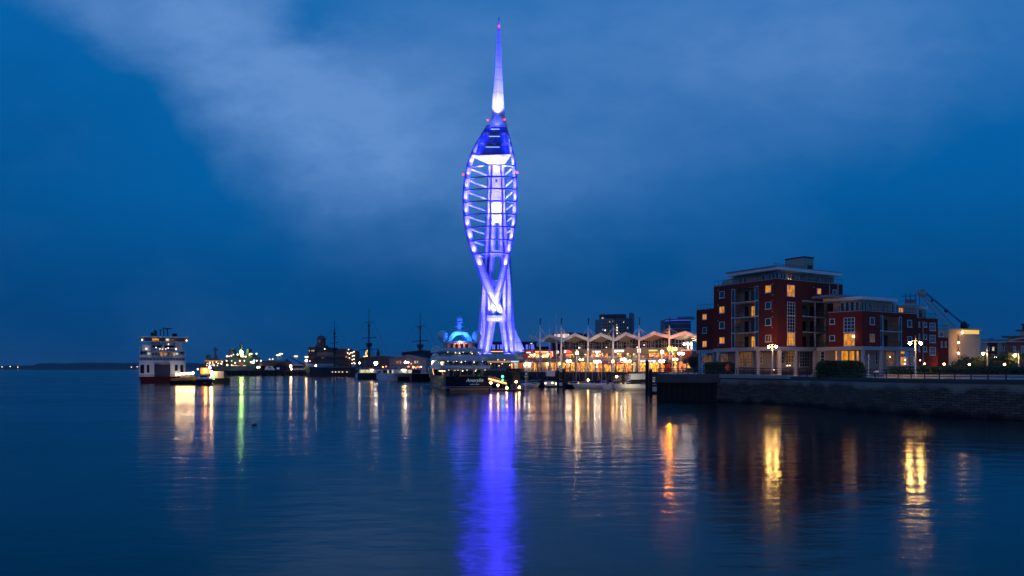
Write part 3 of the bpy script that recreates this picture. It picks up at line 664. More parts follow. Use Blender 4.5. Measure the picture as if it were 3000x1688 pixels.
def second_block():
    C = (61.0, 124.8); T = thing('apartment_block', 'lower red brick apartment block with bright bay window and wrap around terrace', 'building', (C[0], C[1], 4.6))
    A, B = Fac(C, ang=135), Fac(C, ang=29); top = 15.9
    uA = A.u(2426); uB = B.u(2686); b0, b1 = B.u(2579), B.u(2642.5)
    w = MB(); A.wall(w, 0, uA, 9.74, top); B.wall(w, .3, uB, 9.74, top, [(b0, b1, 9.74, 15.3)])
    q = B.P(uB, -.4, 0); w.box(q.x - .5, q.x, q.y, q.y + 7, 9.74, top); w.build('wall', MT['brick'], T)
    bd = MB(); A.box(bd, -.1, uA + 2, -3, .12, 9.1, 9.74); B.box(bd, .05, uB, -3, .121, 9.1, 9.74); bd.build('band', MT['lilac'], T)
    cp = MB(); A.box(cp, -.02, uA, -.45, .06, top, top + .1); B.box(cp, -.02, uB, -.45, .06, top, top + .1); cp.build('parapet_coping', MT['lilac'], T)
    fl = MB().prism([(p.x, p.y) for p in (A.P(0, -.3, 0), A.P(uA, -.3, 0), A.P(uA, -9, 0), B.P(uB, -9, 0), B.P(uB, -.3, 0))], 15.3, 15.5).build('terrace_floor', MT['lilac'], T)
    balcony_rail(T, A, 0, uA, top + .1, -.2, .95, step=.9); balcony_rail(T, B, 0, uB, top + .1, -.2, .95, step=.9)
    ph = MB(); A.box(ph, 1.3, uA - .2, -2.2, -1.8, 15.4, 18.0); B.box(ph, 1.3, B.u(2650), -2.2, -1.8, 15.4, 18.0); ph.build('penthouse_wall', MT['cream'], T)
    rp = [A.P(.2, -.6, 0), A.P(A.u(2407), -.6, 0), A.P(A.u(2407), -9, 0), B.P(B.u(2640), -9, 0), B.P(B.u(2640), -.6, 0)]
    rf = MB().prism([(p.x, p.y) for p in rp], 18.0, 18.55).build('roof', MT['white'], T)
    MB().prism([(p.x, p.y) for p in (B.P(-3, -3.5, 0), B.P(4.2, -3.5, 0), B.P(4.2, -8, 0), B.P(-3, -8, 0))], 18.55, 19.0).build('roof_covering', MT['roofgrey'], rf)
    for F, us in ((A, (1.1, 1.95, 2.8, 3.65)), (B, (2.2, 3.0, 4.3, 8.0, 10.9, 12.2))):
        for u in us: window(T, F, None, None, None, None, 'glass', 1, 1, -1.78, .08, 'white', zz=(15.6, 17.8), uu=(u, u + .7))
    window(T, B, None, None, None, None, 'warm', 2, 1, -1.78, .08, 'white', zz=(16.2, 17.2), uu=(13.0, 14.4))
    for y0, y1 in ((934, 950.5), (982.6, 999)): window(T, A, 2430.7, 2446, y0, y1, 'glass')
    window(T, A, 2472, 2504.5, 930.6, 974, 'glassblue', 3, 4); window(T, A, 2472, 2504.5, 977, 1014, 'warm', 3, 2)
    for y0, y1, s in ((930, 951.6, 'glassblue'), (979, 1002, 'warm_dim')): window(T, B, 2548, 2561.5, y0, y1, s)
    for y0, y1 in ((937.7, 959), (986, 1008)): window(T, B, 2658, 2671, y0, y1, 'glassblue')
    recess(T, B, b0, b1, 9.76, 15.28, (12.6,), 2.0, 'cream', (), .8, .35)
    q = A.P(A.u(2503), .35, A.z(2503, 986)); MB().sph(q, .2, 6).build('wall_light', MT['lampsmall'], T)
    gw = MB(); A.wall(gw, 1.5, uA + 3, 4.6, 9.1, [], -2.6, -2.3); B.wall(gw, 1.5, uB, 4.6, 9.1, [], -2.6, -2.3); gw.build('ground_floor_wall', MT['cream'], T)
    G, H = A.off(-2.28), B.off(-2.28)
    window(T, G, 2447, 2454, 1027, 1060, 'warm', 1, 2); window(T, G, 2461, 2486, 1027.5, 1060, 'warm', 2, 2); window(T, G, 2488, 2517, 1027.5, 1060, 'warm', 4, 2)
    window(T, G, 2404, 2416, 1030, 1060, 'glass', 1, 3)
    window(T, H, 2564, 2571, 1031, 1069, 'glass', 1, 3); window(T, H, 2596, 2628, 1031, 1072, 'warm_dim', 3, 4); window(T, H, 2637, 2655, 1045, 1070, 'warm', 3, 2); window(T, H, 2637, 2650, 1029, 1038, 'warm', 2, 1); window(T, H, 2658, 2678, 1045, 1070, 'warm_dim', 3, 2)
    columns(T, A, (2457,), -.35, 4.6, 9.1); columns(T, B, (2533, 2586, 2632.5, 2674), -.35, 4.6, 9.1, .36)
    for x, y in ((2600, 1046), (2644, 1055), (2643, 1066), (2674, 1056), (2688, 1056), (2675, 1034)):
        p = H.P(H.u(x), .5, H.z(x, y)); MB().sph(p, .13, 5).build('wall_light', MT['lampsmall'], T)
    balcony_rail(T, B, 1, 12, 4.6, -1.4, 1.1, step=.7)
    # third section, stepped down to the right
    k = W(2686, 932, 137); F6 = Fac((k.x, k.y), ang=25); t6 = F6.z(2700, 932); u6 = F6.u(2748)
    S = thing('apartment_block', 'narrow brick end block with pale top floor and a downpipe left of the round building', 'building', (k.x, k.y, 4.6))
    w = MB(); F6.wall(w, -.4, u6, 4.5, t6); e = F6.P(u6, -.4, 0); w.box(e.x - .4, e.x, e.y, e.y + 6, 4.5, t6); w.build('wall', MT['brick'], S)
    ph = MB(); F6.box(ph, -.4, F6.u(2730), -4, -1.2, t6, t6 + 2.6); F6.box(ph, -.4, .6, -1.2, 0, t6, t6 + 2.4); ph.build('penthouse_wall', MT['cream'], S)
    ph = MB(); F6.box(ph, 1.2, F6.u(2718), -1.2, 0, t6 + 1.8, t6 + 2.2); ph.build('roof', MT['white'], S)
    window(S, F6, None, None, None, None, 'glass', 3, 1, -1.17, .08, 'white', zz=(t6 + .1, t6 + 1.7), uu=(1.4, 3.2))
    balcony_rail(S, F6, .9, u6 - .8, t6, .05, 1.0, step=.5)
    for y0, y1 in ((945, 959), (980.5, 994.5), (1016, 1031)):
        window(S, F6, 2706, 2714.6, y0, y1, 'glassblue'); window(S, F6, 2723, 2740, y0 + 1, y1 + 10, 'glassblue', 4, 2); window(S, F6, 2691, 2694.5, y0 - 2, y1, 'glassblue')
    p = F6.P(F6.u(2702.5), .1, 0); MB().tube((p.x, p.y, 4.6), (p.x, p.y, t6 - .6), .09).build('downpipe', MT['lilac'], S)
    k = W(2748, 966, 145); F7 = Fac((k.x, k.y), ang=10); t7 = F7.z(2760, 966); w7 = MB(); F7.box(w7, 0, F7.u(2779), -5, 0, 4.5, F7.z(2760, 989)); w7.build('wing_wall', MT['brick'], S)
    w7 = MB(); F7.box(w7, 0, F7.u(2779), -5, 0, F7.z(2760, 989) + .003, t7); w7.build('wing_top', MT['cream'], S)
    window(S, F7, 2752, 2764, 973, 987, 'glass', 3, 1); window(S, F7, 2768, 2772, 1000, 1018, 'glassblue'); window(S, F7, 2756, 2761, 1000, 1018, 'glassblue')
    balcony_rail(S, F7, 0, F7.u(2779), t7, -.2, .9, step=.6)
    # scaffold on the roof behind
    D = 140; sc_ = thing('scaffold', 'roof scaffold with pink sheeting above the lower apartment block', 'scaffolding', W(2668, 892, D))
    mb = MB()
    for x in (2654, 2667, 2683):
        for d in (D, D + 1.6): mb.tube(W(x, 893, d), W(x, 858, d), .06)
    mb.tube(W(2640, 868, D), W(2684, 867, D), .06); mb.tube(W(2652, 879, D), W(2685, 879, D), .06); mb.tube(W(2654, 866, D), W(2654, 866, D + 1.6), .05)
    mb.build('pole', MT['dark'], sc_)
    a, b = W(2650, 889, D - .2), W(2684, 880, D - .2); MB().box(a.x, b.x, D - .25, D - .2, a.z, b.z).build('sheeting', mat('pink_sheeting', (.55, .13, .15), .8), sc_)
    a, b = W(2650, 896, D - .3), W(2684, 889, D - .3); MB().box(a.x, b.x, D - .3, D + 1.8, a.z, a.z + .15).build('platform', MT['timber'], sc_)
second_block()

def round_building():
    D = 165; c = W(2838, 963, D + 3); T = thing('round_building', 'pale cream round cornered building with a glowing yellow band under its roof', 'building', (c.x, c.y, 4.5))
    top = EYE + (HY - 966) / FPX * D; pr = []
    x0, x1 = W(2778, 0, D).x, W(2816, 0, D).x; xr = W(2866, 0, D + 3.4).x; r = 3.4
    arc = [(xr - r + r * math.sin(a), D + r - r * math.cos(a)) for a in [k * math.pi / 20 for k in range(11)]]
    body = [(x0, D + .5), (x1 - .5, D + .5), (x1 - .5, D)] + arc + [(xr, D + 12), (x0, D + 12)]
    def zz(y): return EYE + (HY - y) / FPX * D
    MB().prism(body, 4.4, zz(979)).build('wall', MT['cream'], T)
    ins = [(x0, D + .5), (x1 - .2, D + .5)] + [(p[0] - .25, p[1] + .3) for p in arc] + [(xr - .3, D + 12), (x0, D + 12)]
    MB().prism(ins, zz(979), zz(967)).build('clerestory', glow('clerestory_glow', (1, .62, .06), .75), T)
    MB().prism([(x0, D + .3), (x1 + .3, D + .3), (x1 + .3, D + 12), (x0, D + 12)], zz(979) + .01, zz(965)).build('upper_wall', MT['cream'], T)
    MB().prism([(x0 - .1, D - .2), (x1, D - .3)] + [(p[0] + .2, p[1] - .4) for p in arc] + [(xr + .4, D + 12), (x0, D + 12)], zz(967), zz(963.5)).build('roof', MT['cream'], T)
    a, b = W(2864, 1050, D), W(2861, 975, D)
    for x, y in ((2808, 1004), (2808, 1035), (2819, 974.5)):
        p = W(x, y, D - .7); MB().sph(p, .16, 6).build('wall_light', MT['lamp'], T)
        window(T, Fac((x0, D + .5), (x1 - .5, D + .5)), x + 1, x + 7, y - 3, y + 9, 'warm', 1, 1, frame='cream') if y > 990 else None
    F = Fac((x1 + .2, D), (xr - r, D)); 
round_building()

def crane():
    D = 235; T = thing('dock_crane', 'pale lattice jib crane rising behind the apartment blocks', 'crane', W(2815, 965, D))
    head, foot = (2697, 857), (2792, 968); mb = MB()
    def jp(t, s): x = head[0] + (foot[0] - head[0]) * t; y = head[1] + (foot[1] - head[1]) * t; w = 3 + 9 * t; return (x + s * w * .76, y - s * w * .65)
    ch = {}
    for s in (-1, 1):
        for dd in (-1, 1):
            ch[s, dd] = [W(*jp(t / 10, s), D + dd * (.2 + 1.0 * t / 10)) for t in range(11)]
            mb.path(ch[s, dd], .17, 4)
    for i in range(10):
        for s in (-1, 1): mb.tube(ch[s, -1][i], ch[s, 1][i + 1], .07, n=4)
        for dd in (-1, 1): mb.tube(ch[-1, dd][i], ch[1, dd][i + 1], .09, n=4); mb.tube(ch[1, dd][i], ch[-1, dd][i], .07, n=4)
    mb.build('jib', MT['cream'], T)
    h = MB(); h.path([W(2690, 851, D), W(2690, 860, D), W(2706, 866, D), W(2710, 858, D), W(2700, 848, D)], .55, 6); h.tube(W(2693, 862, D), W(2710, 862, D), .9, n=8); h.build('jib_head', MT['cream'], T)
    s = MB(); s.tube(W(2706, 852, D), W(2822, 948, D), .12, n=4); s.tube(W(2706, 856, D), W(2820, 950, D), .09, n=4); s.tube(W(2694, 862, D), W(2694, 893, D), .08, n=4); s.sph(W(2730, 881, D), .5, 5); s.sph(W(2772, 911, D), .6, 5); s.build('stay_cable', MT['dark'], T)
    c = MB(); p = W(2824, 953, D); c.lathe([(.3, -1.8), (.95, -1.4), (1.1, 0), (.8, .9), (.2, 1.3)], p, 8); c.tube(W(2815, 955, D), W(2840, 954, D), .2, n=4); c.tube(W(2840, 948, D), W(2834, 966, D), .1, n=4); c.box(p.x - .9, p.x + .9, D - .9, D + .9, 4, p.z - 1); c.build('machinery_cab', MT['dark'], T)
crane()

def right_houses():
    D = 205; a = W(2865, 1004, D); b = W(2958, 1004, D)
    T = thing('low_house', 'orange and brick low house with grey roof right of the round building', 'building', (a.x, D, 4.5)); F = Fac((a.x, D), (b.x, D)); F.sk = a.x / D
    def zz(y): return EYE + (HY - y) / FPX * D
    for x0, x1, m in ((2863, 2893, 'lilac'), (2893, 2922, 'brick'), (2922, 2935, 'cream'), (2935, 2960, 'brick')):
        m_ = MB(); u0, u1 = F.u(x0), F.u(x1) - .01; F.box(m_, u0, u1, -8, 0, 4.4, zz(1004)); m_.build('wall', mat('orange_render', (.45, .13, .05), .8) if (m == 'brick' and x0 > 2930) else MT[m], T)
    r = MB(); F.box(r, -.5, F.len + .5, -8, .6, zz(1004), zz(1001.5)); rr = r.build('roof', MT['white'], T)
    r = MB(); F.box(r, 0, F.len, -7, -1, zz(1001.5), zz(994)); r.build('roof_covering', MT['roofgrey'], rr)
    r = MB(); F.box(r, F.u(2898), F.u(2911), -5, -1.5, zz(994), zz(991)); r.build('roof_box', MT['brick2'], rr)
    for x, s in ((2873, 'glass'), (2896, 'glass'), (2910, 'pale_lit'), (2940, 'glass')): window(T, F, x - 3.5, x + 3.5, 1016, 1028, s, 1, 2)
    for x in (2896, 2910, 2940): window(T, F, x - 3.5, x + 3.5, 1038, 1048, 'glass', 1, 1)
    D = 175; a = W(2953, 1000, D); b = W(3060, 1000, D); F = Fac((a.x, D), (b.x, D)); F.sk = a.x / D
    def zz(y): return EYE + (HY - y) / FPX * D
    T = thing('classical_house', 'brown brick classical house with wide cornice, pediment and cupola at the right edge', 'building', (a.x, D, 4.5))
    m_ = MB(); F.box(m_, 0, F.len, -10, 0, 4.4, zz(1003)); m_.build('wall', MT['brick2'], T)
    m_ = MB(); F.box(m_, -.6, F.len, -10, .7, zz(1003), zz(999.5)); m_.build('cornice', MT['cream'], T)
    m_ = MB(); m_.add([F.P(.5, .4, zz(999)), F.P(6.8, .4, zz(983)), F.P(13, .4, zz(999)), F.P(.5, -9, zz(999)), F.P(6.8, -9, zz(983)), F.P(13, -9, zz(999))], [(0, 2, 1), (3, 4, 5), (0, 1, 4, 3), (1, 2, 5, 4), (2, 0, 3, 5)]); m_.build('pediment', MT['brick2'], T)
    m_ = MB(); m_.tube(F.P(.3, .5, zz(999)), F.P(6.8, .5, zz(982.5)), .25, n=4); m_.tube(F.P(13, .5, zz(999)), F.P(6.8, .5, zz(982.5)), .25, n=4); m_.build('raking_cornice', MT['cream'], T)
    m_ = MB(); F.box(m_, 0, F.len, -9, -3, zz(1003), zz(985)); m_.build('attic_wall', MT['lilac'], T)
    m_ = MB(); F.box(m_, -1.6, F.len, -9.5, -1.8, zz(985), zz(982.5)); m_.build('roof', MT['roofgrey'], T)
    m_ = MB(); F.box(m_, F.u(2989), F.u(3012), -6, -3, zz(982.5), zz(967)); m_.build('cupola_base', MT['cream'], T)
    m_ = MB(); F.box(m_, F.u(2976), F.u(3020), -6.5, -2.5, zz(967), zz(965)); F.box(m_, F.u(2996), F.u(3012), -5, -3.5, zz(965), zz(949)); F.box(m_, F.u(2992), F.u(3014), -5.2, -3.3, zz(949), zz(946)); m_.build('cupola', MT['roofdark'], T)
    window(T, F, 2991, 2999, 1014, 1038, 'glassblue', 3, 5); window(T, F, 2968, 2976, 1014, 1038, 'glass', 3, 5)
right_houses()

# ---------------------------------------------------------------- planting
def leaves(mb, n, pick, s, rnd):
    for _ in range(n):
        p = pick(rnd); a = Vector((rnd.gauss(0, 1), rnd.gauss(0, 1), rnd.gauss(0, 1))).normalized(); b = a.orthogonal().normalized(); q = rnd.uniform(.6, 1.3) * s
        mb.add([p - a * q, p + b * q * .6, p + a * q, p - b * q * .6], [(0, 1, 2, 3)])
    return mb
def hedge(label, F, u0, u1, n0, n1, z0, z1, count, rnd, rounded=0):
    T = thing('hedge', label, 'hedge', F.P((u0 + u1) / 2, n0, z0)); c = MB()
    F.box(c, u0 + .25, u1 - .25, n0 + .25, n1 - .25, z0, z1 - .25); c.build('shade_core', mat('hedge_core', (.012, .014, .010), .9), T)  # solid near-black core stands in for shade among the leaves
    def pick(r):
        u = r.uniform(u0, u1); e = min(u - u0, u1 - u) / max(.6, (u1 - u0) * .12); h = z1 - (rounded * max(0, 1 - e) ** 2)
        h += .12 * mnoise.noise(Vector((u * .9, n0, 1)))
        if r.random() < .45: return F.P(u, r.uniform(n0, n1), h + r.uniform(-.15, .1))
        return F.P(u, r.choice((n1, n1, n0)) + r.uniform(-.15, .12), r.uniform(z0, h))
    leaves(MB(), 0, pick, .1, rnd); m = leaves(MB(), count, pick, .15, rnd); m.build('foliage', MT['leaf'], T); return T
rn = random.Random(3)
FH = Fac((W(2392, 0, 108).x, 108), (W(2536, 0, 106).x, 106)); hedge('large rounded hedge in front of the lower brick apartment block', FH, 0, FH.len, -1.6, 0, 4.5, 6.9, 5200, rn, 1.0)
FH = Fac((W(2606, 0, 112).x, 112), (W(3060, 0, 104).x, 104)); hedge('long low clipped hedge behind the quay at far right', FH, 0, FH.len, -1.3, 0, 4.6, 6.05, 7000, rn)
FH2 = Fac((W(2590, 0, 109).x, 109), (W(3060, 0, 101).x, 101)); m_ = MB(); FH2.box(m_, 0, FH2.len, -.4, 0, 4.4, 4.95); tag(m_.build('low_wall', MT['stone']), 'low pale stone wall in front of the long hedge', 'wall')
FH = Fac((W(2060, 0, 141).x, 141), (W(2150, 0, 136).x, 136)); hedge('dark planting between the columns of the tall apartment block', FH, 0, FH.len, -1, 0, 4.75, 7.0, 2200, rn, .5)
def bush_tree(label, px, D, h, w, zb=4.5, count=2600, mt='green'):
    b = W(px, 0, D); T = thing('tree', label, 'tree', (b.x, D, zb)); MB().path([(b.x, D, zb), (b.x + .1, D, zb + h * .35), (b.x, D + .1, zb + h * .6)], .16, 6, .07).build('trunk', MT['black'], T)
    cl = [(rn.uniform(-.5, .5) * w, rn.uniform(-.5, .5) * w, rn.uniform(.38, .88) * h, rn.uniform(.22, .36) * w) for _ in range(12)]
    def pick(r):
        c = r.choice(cl); d = Vector((r.gauss(0, 1), r.gauss(0, 1), r.gauss(0, 1))).normalized() * c[3] * r.uniform(.6, 1); return Vector((b.x + c[0], D + c[1], zb + c[2])) + d
    leaves(MB(), count, pick, .16, rn).build('crown', MT[mt], T); return T
bush_tree('dark leafy tree beside the left corner of the tall brick block', 2034, 165, 4.6, 2.8)
for x, l in ((2855, 'bushy tree right beside the round pale building'), (2880, 'bushy tree below the low house with a grey roof'), (2925, 'bushy tree in front of the orange house wall'), (2952, 'bushy tree left of the classical house')):
    bush_tree(l, x, 152, 4.0 + (x % 7) * .1, 3.6)
bush_tree('small spiky palm bush below the lit windows of the round building', 2806, 150, 3.2, 1.6, count=900)
mb = thing('fence', 'dark picket fence below the round pale building', 'fence', W(2780, 1096, 146)); FF = Fac((W(2745, 0, 147).x, 147), (W(2856, 0, 145).x, 145))
m_ = MB(); FF.box(m_, 0, FF.len, 0, .06, 6.4, 6.5); FF.box(m_, 0, FF.len, 0, .06, 4.9, 5.0); u = 0
while u < FF.len: FF.box(m_, u, u + .08, .01, .05, 4.5, 6.6); u += .32
m_.build('pickets', MT['black'], mb)

# ---------------------------------------------------------------- street lamps of the quay
def lamp_double(label, px, D, zb, h, ly, arm, group=None, mt='lampq', r=.2, zl=None, colmt='white'):
    b = W(px, 0, D); T = thing('street_lamp', label, 'street lamp', (b.x, D, zb), group)
    MB().lathe([(.13, zb), (.12, zb + .8), (.08, zb + h * .82), (.03, zb + h)], (b.x, D, 0), 8).build('pole', MT[colmt], T)
    zl = zl or EYE + (HY - ly) / FPX * D
    MB().path([(b.x - arm, D, zl + .18), (b.x - arm * .5, D, zl + .38), (b.x + arm * .5, D, zl + .38), (b.x + arm, D, zl + .18)], .045, 5).build('arm', MT[colmt], T)
    for s in (-1, 1):
        g = MB().sph((b.x + s * arm, D, zl), r, 7).build('lamp_globe', MT[mt], T)
        MB().lathe([(r * .8, zl + r * .72), (r * .5, zl + r * 1.0), (.03, zl + r * 1.25)], (b.x + s * arm, D, 0), 8).build('lamp_cap', MT['grey'], g)
    return T
def lamp_single(label, px, D, zb, ly, topy, arm, mt='lampq', r=.2, group=None):
    b = W(px, 0, D); zt = EYE + (HY - topy) / FPX * D; zl = EYE + (HY - ly) / FPX * D
    T = thing('street_lamp', label, 'street lamp', (b.x, D, zb), group)
    MB().lathe([(.12, zb), (.08, zl + .3), (.03, zt)], (b.x, D, 0), 8).build('pole', MT['white'], T)
    MB().tube((b.x, D, zl + .35), (b.x + arm, D, zl + .25), .05).build('arm', MT['white'], T)
    MB().sph((b.x + arm, D, zl), r, 7).build('lamp_globe', MT[mt], T); return T
lamp_double('twin globe street lamp in front of the tall brick apartment block', 2263, 122, 4.75, 5.75, 1016, .64)
lamp_double('twin globe street lamp in front of the lower brick block, nearest to the water', 2682, 103, 4.5, 6.1, 1006, .78)
lamp_single('single globe lamp left of the round pale building', 2766, 150, 4.5, 1027, 1010, -.75)
lamp_single('single globe lamp in front of the low orange house', 2892, 150, 4.5, 1036, 1015, -.85)
lamp_single('single globe lamp at the right edge before the classical house', 2984.5, 150, 4.5, 1041.5, 1025, -.8)
for x, y, l in ((2707, 1066, 'lowest path light at the left end of the long hedge'), (2840, 1068, 'bright low path light beneath the round building'), (2943, 1068, 'low path light beneath the orange house'), (2766, 1067, 'small low light below the single globe lamp')):
    p = W(x, y, 138); T = thing('bollard_light', l, 'bollard light', (p.x, p.y, 4.5)); MB().lathe([(.09, 4.5), (.09, p.z - .15)], (p.x, p.y, 0), 7).build('post', MT['dark'], T); MB().sph(p, .17, 5).build('lamp_globe', MT['lamp'], T)
p = W(2917, 1048, 160); T = thing('path_lamp', 'white post lamp among the trees below the low house', 'lamp', (p.x, p.y, 4.5)); MB().tube((p.x, p.y, 4.5), (p.x, p.y, p.z - .2), .06).build('post', MT['white'], T); MB().sph(p, .25, 6).build('lamp_globe', MT['lampw'], T)
# finger post, notice board, life ring
p = W(2545, 1097, 112); T = thing('signpost', 'white finger post with dark blue arms in front of the big hedge', 'signpost', (p.x, p.y, 4.5))
MB().tube((p.x, p.y, 4.5), (p.x, p.y, 8.1), .06).build('post', MT['white'], T)
MB().box(p.x - .75, p.x - .08, p.y - .06, p.y + .0, 7.35, 7.8).box(p.x + .08, p.x + .62, p.y - .06, p.y + .0, 7.35, 7.8).build('sign_arm', mat('sign_blue_paint', (.03, .05, .14), .5), T)
p = W(2567, 1096, 112); T = thing('notice_board', 'small pale notice board on two legs by the hedge end', 'sign', (p.x, p.y, 4.5)); MB().box(p.x - .38, p.x + .38, p.y - .04, p.y, 5.2, 5.55).build('board', MT['white'], T); MB().tube((p.x - .3, p.y, 4.5), (p.x - .3, p.y, 5.2), .03).tube((p.x + .3, p.y, 4.5), (p.x + .3, p.y, 5.2), .03).build('legs', MT['dark'], T)
p = W(2131, 1092, 128); T = thing('life_ring', 'red life ring housing on a post at the terrace railing', 'life ring', (p.x, p.y, 4.78))
MB().tube((p.x, p.y, 4.78), (p.x, p.y, 6.3), .05).build('post', MT['dark'], T); MB().path([(p.x + .36 * math.cos(k * .5236), p.y - .1, 6.0 + .5 * math.sin(k * .5236)) for k in range(13)], .12, 6).box(p.x - .3, p.x + .3, p.y - .05, p.y, 5.6, 6.4).build('housing', mat('life_ring_red', (.6, .06, .08), .5), T)
# ---------------------------------------------------------------- wharf with the wave canopy
rw = random.Random(11)
G = Fac((W(1588, 0, 250).x, 250), (W(1966, 0, 222).x, 222))
WZ = 4.7
struct('wharf_deck', MB().prism([(p.x, p.y) for p in (G.P(-26, 12, 0), G.P(62, 12, 0), G.P(62, -60, 0), G.P(-80, -60, 0), G.P(-80, -35, 0), G.P(-26, -35, 0))], 3.2, WZ), MT['stone'])
struct('land_behind_wharf', MB().add([(-60, 330, 3.6), (600, 240, 3.6), (900, 900, 3.6), (-60, 900, 3.6)], [(0, 1, 2, 3)]), MT['stone'])
m_ = MB(); G.box(m_, -26, 62, 10, 11.6, -2, 3.2); G.box(m_, -26, 62, 11.6, 12.15, 3.2, WZ + .1)
struct('wharf_wall', m_, mat('wharf_wall_concrete', (.07, .055, .055), .8, var=.5, nscale=.5))
m_ = MB(); u = -25
while u < 61: G.box(m_, u, u + .6, 11.6, 12.0, -2, 3.2); u += 3.1
struct('wharf_fenders', m_, MT['black'])
railing('wharf_railing', 'dark panel railing along the lit restaurant wharf above the marina', [(p.x, p.y) for p in (G.P(-25, 11.3, 0), G.P(61, 11.3, 0))], WZ, 1.2, 2.4, MT['railblack'], rails=(1, .75, .5, .25), r=.05, lean=0)
def text(name, s, mt, par, F, u, n, z, h, ext=.03, slant=0):
    c = bpy.data.curves.new(name, 'FONT'); c.body = s; c.size = h; c.extrude = ext; c.align_x = 'CENTER'; c.shear = slant
    t = bpy.data.objects.new('tmp', c); COL.objects.link(t); dg = bpy.context.evaluated_depsgraph_get()
    me = bpy.data.meshes.new_from_object(t.evaluated_get(dg)); bpy.data.objects.remove(t)
    d = F.d if F.d.x > 0 else -F.d; p = F.P(u, n, z) - org(par)
    M = Matrix(((d.x, 0, F.n.x, p.x), (d.y, 0, F.n.y, p.y), (0, 1, 0, p.z), (0, 0, 0, 1)))
    me.transform(M); me.materials.clear(); me.materials.append(mt); me.name = name
    o = bpy.data.objects.new(name, me); COL.objects.link(o); o.parent = par; return o

def canopy():
    T = thing('wave_canopy', 'long white zigzag wave canopy on tall masts over the lit restaurant wharf', 'canopy', G.P(0, 0, WZ))
    V = [(1588, 999), (1650, 999), (1728.5, 998), (1802, 997), (1877.5, 995), (1966, 990)]
    K = [(1613, 984.5), (1688, 982), (1763, 981.5), (1836, 979), (1920, 977.5), (2010, 976.5)]
    pts = [(1553, 987), (1572, 994)]
    for i, v in enumerate(V):
        pts += [(v[0] - 4, v[1] - .6), (v[0], v[1]), (v[0] + 4, v[1] - .6)]
        pts += [(K[i][0], K[i][1])]
    pts += [(2044, 989)]
    prof = [(G.u(x), G.z(x, y)) for x, y in pts]
    front = [G.P(u, .6, z) for u, z in prof]; back = [G.P(u, -15, z - .9) for u, z in prof]
    th = Vector((0, 0, .18)); mb = MB(); n = len(prof)
    mb.add(front + back + [p + th for p in front] + [p + th for p in back],
           [(i, i + 1, n + i + 1, n + i) for i in range(n - 1)] + [(2 * n + i, 3 * n + i, 3 * n + i + 1, 2 * n + i + 1) for i in range(n - 1)] + [(0, n, 3 * n, 2 * n), (n - 1, 3 * n - 1, 4 * n - 1, 2 * n - 1)] + [(n + i, n + i + 1, 3 * n + i + 1, 3 * n + i) for i in range(n - 1)])
    roof = mb.build('roof_sheet', mat('canopy_sheet', (.24, .23, .22), .7, var=.05), T)
    fm = MB()
    for (u0, z0), (u1, z1) in zip(prof, prof[1:]):
        fm.hexa([G.P(u0, .62, z0 - .38), G.P(u1, .62, z1 - .38), G.P(u1, .4, z1 - .38), G.P(u0, .4, z0 - .38)], [G.P(u0, .8, z0 + .7), G.P(u1, .8, z1 + .7), G.P(u1, .4, z1 + .7), G.P(u0, .4, z0 + .7)])
    fm.build('fascia', MT['white'], T)
    for i, (x, y) in enumerate(V):
        u = G.u(x); p = G.P(u, 1.3, 0); zt = G.z(x, 953); zr = G.z(x, y)
        m = MB().lathe([(.3, WZ), (.3, zr + 1), (.16, zt)], (p.x, p.y, 0), 10).build('mast', MT['white'], T, True)
        f = MB(); q = G.P(u + .25, 1.3, 0); f.hexa([(q.x - .3, q.y, zt - .2), (q.x - .1, q.y, zt - .2), (q.x - .1, q.y + .05, zt - .2), (q.x - .3, q.y + .05, zt - .2)], [(q.x - .25, q.y, zt + 2.4), (q.x + .2, q.y, zt + 2.3), (q.x + .2, q.y + .05, zt + 2.3), (q.x - .25, q.y + .05, zt + 2.4)]); f.build('banner', MT['dark'], m)
        c = MB(); top = Vector((p.x, p.y, G.z(x, 960)))
        for du, nn in ((-2.9, .3), (2.9, .3), (-1.6, -2.5), (1.1, -2.5)):
            uu = u + du; zc = min(prof, key=lambda a: abs(a[0] - uu))[1]
            for (ua, za), (ub, zb) in zip(prof, prof[1:]):
                if ua <= uu <= ub: zc = za + (zb - za) * (uu - ua) / max(ub - ua, .01)
            c.tube(top, G.P(uu, nn, zc + (.3 if nn > 0 else -.2)), .065, n=4)
        c.build('stay_cable', MT['white'], m)
    for x, y0 in ((1610, 946), (1631, 950)):
        D = 268; p = W(x, 0, D); z0 = EYE + (HY - y0) / FPX * D
        m = MB().lathe([(.25, WZ), (.25, 15), (.12, z0)], (p.x, D, 0), 8).build('mast', MT['white'], T, True); c = MB()
        for dx in (-2.6, 2.6): c.tube((p.x, D, z0 - 2), (p.x + dx, D, 15.6), .06, n=4)
        c.build('stay_cable', MT['white'], m)
    # lights under the canopy at its right end
    for x, y in ((2009, 983), (2012, 989), (2019, 986), (2022, 991)):
        p = G.P(G.u(x), -6, G.z(x, y) - .7); MB().box(p.x - .45, p.x + .45, p.y - .3, p.y + .3, p.z - .06, p.z).build('ceiling_light', MT['lampsmall'], T)
    return T
canopy()

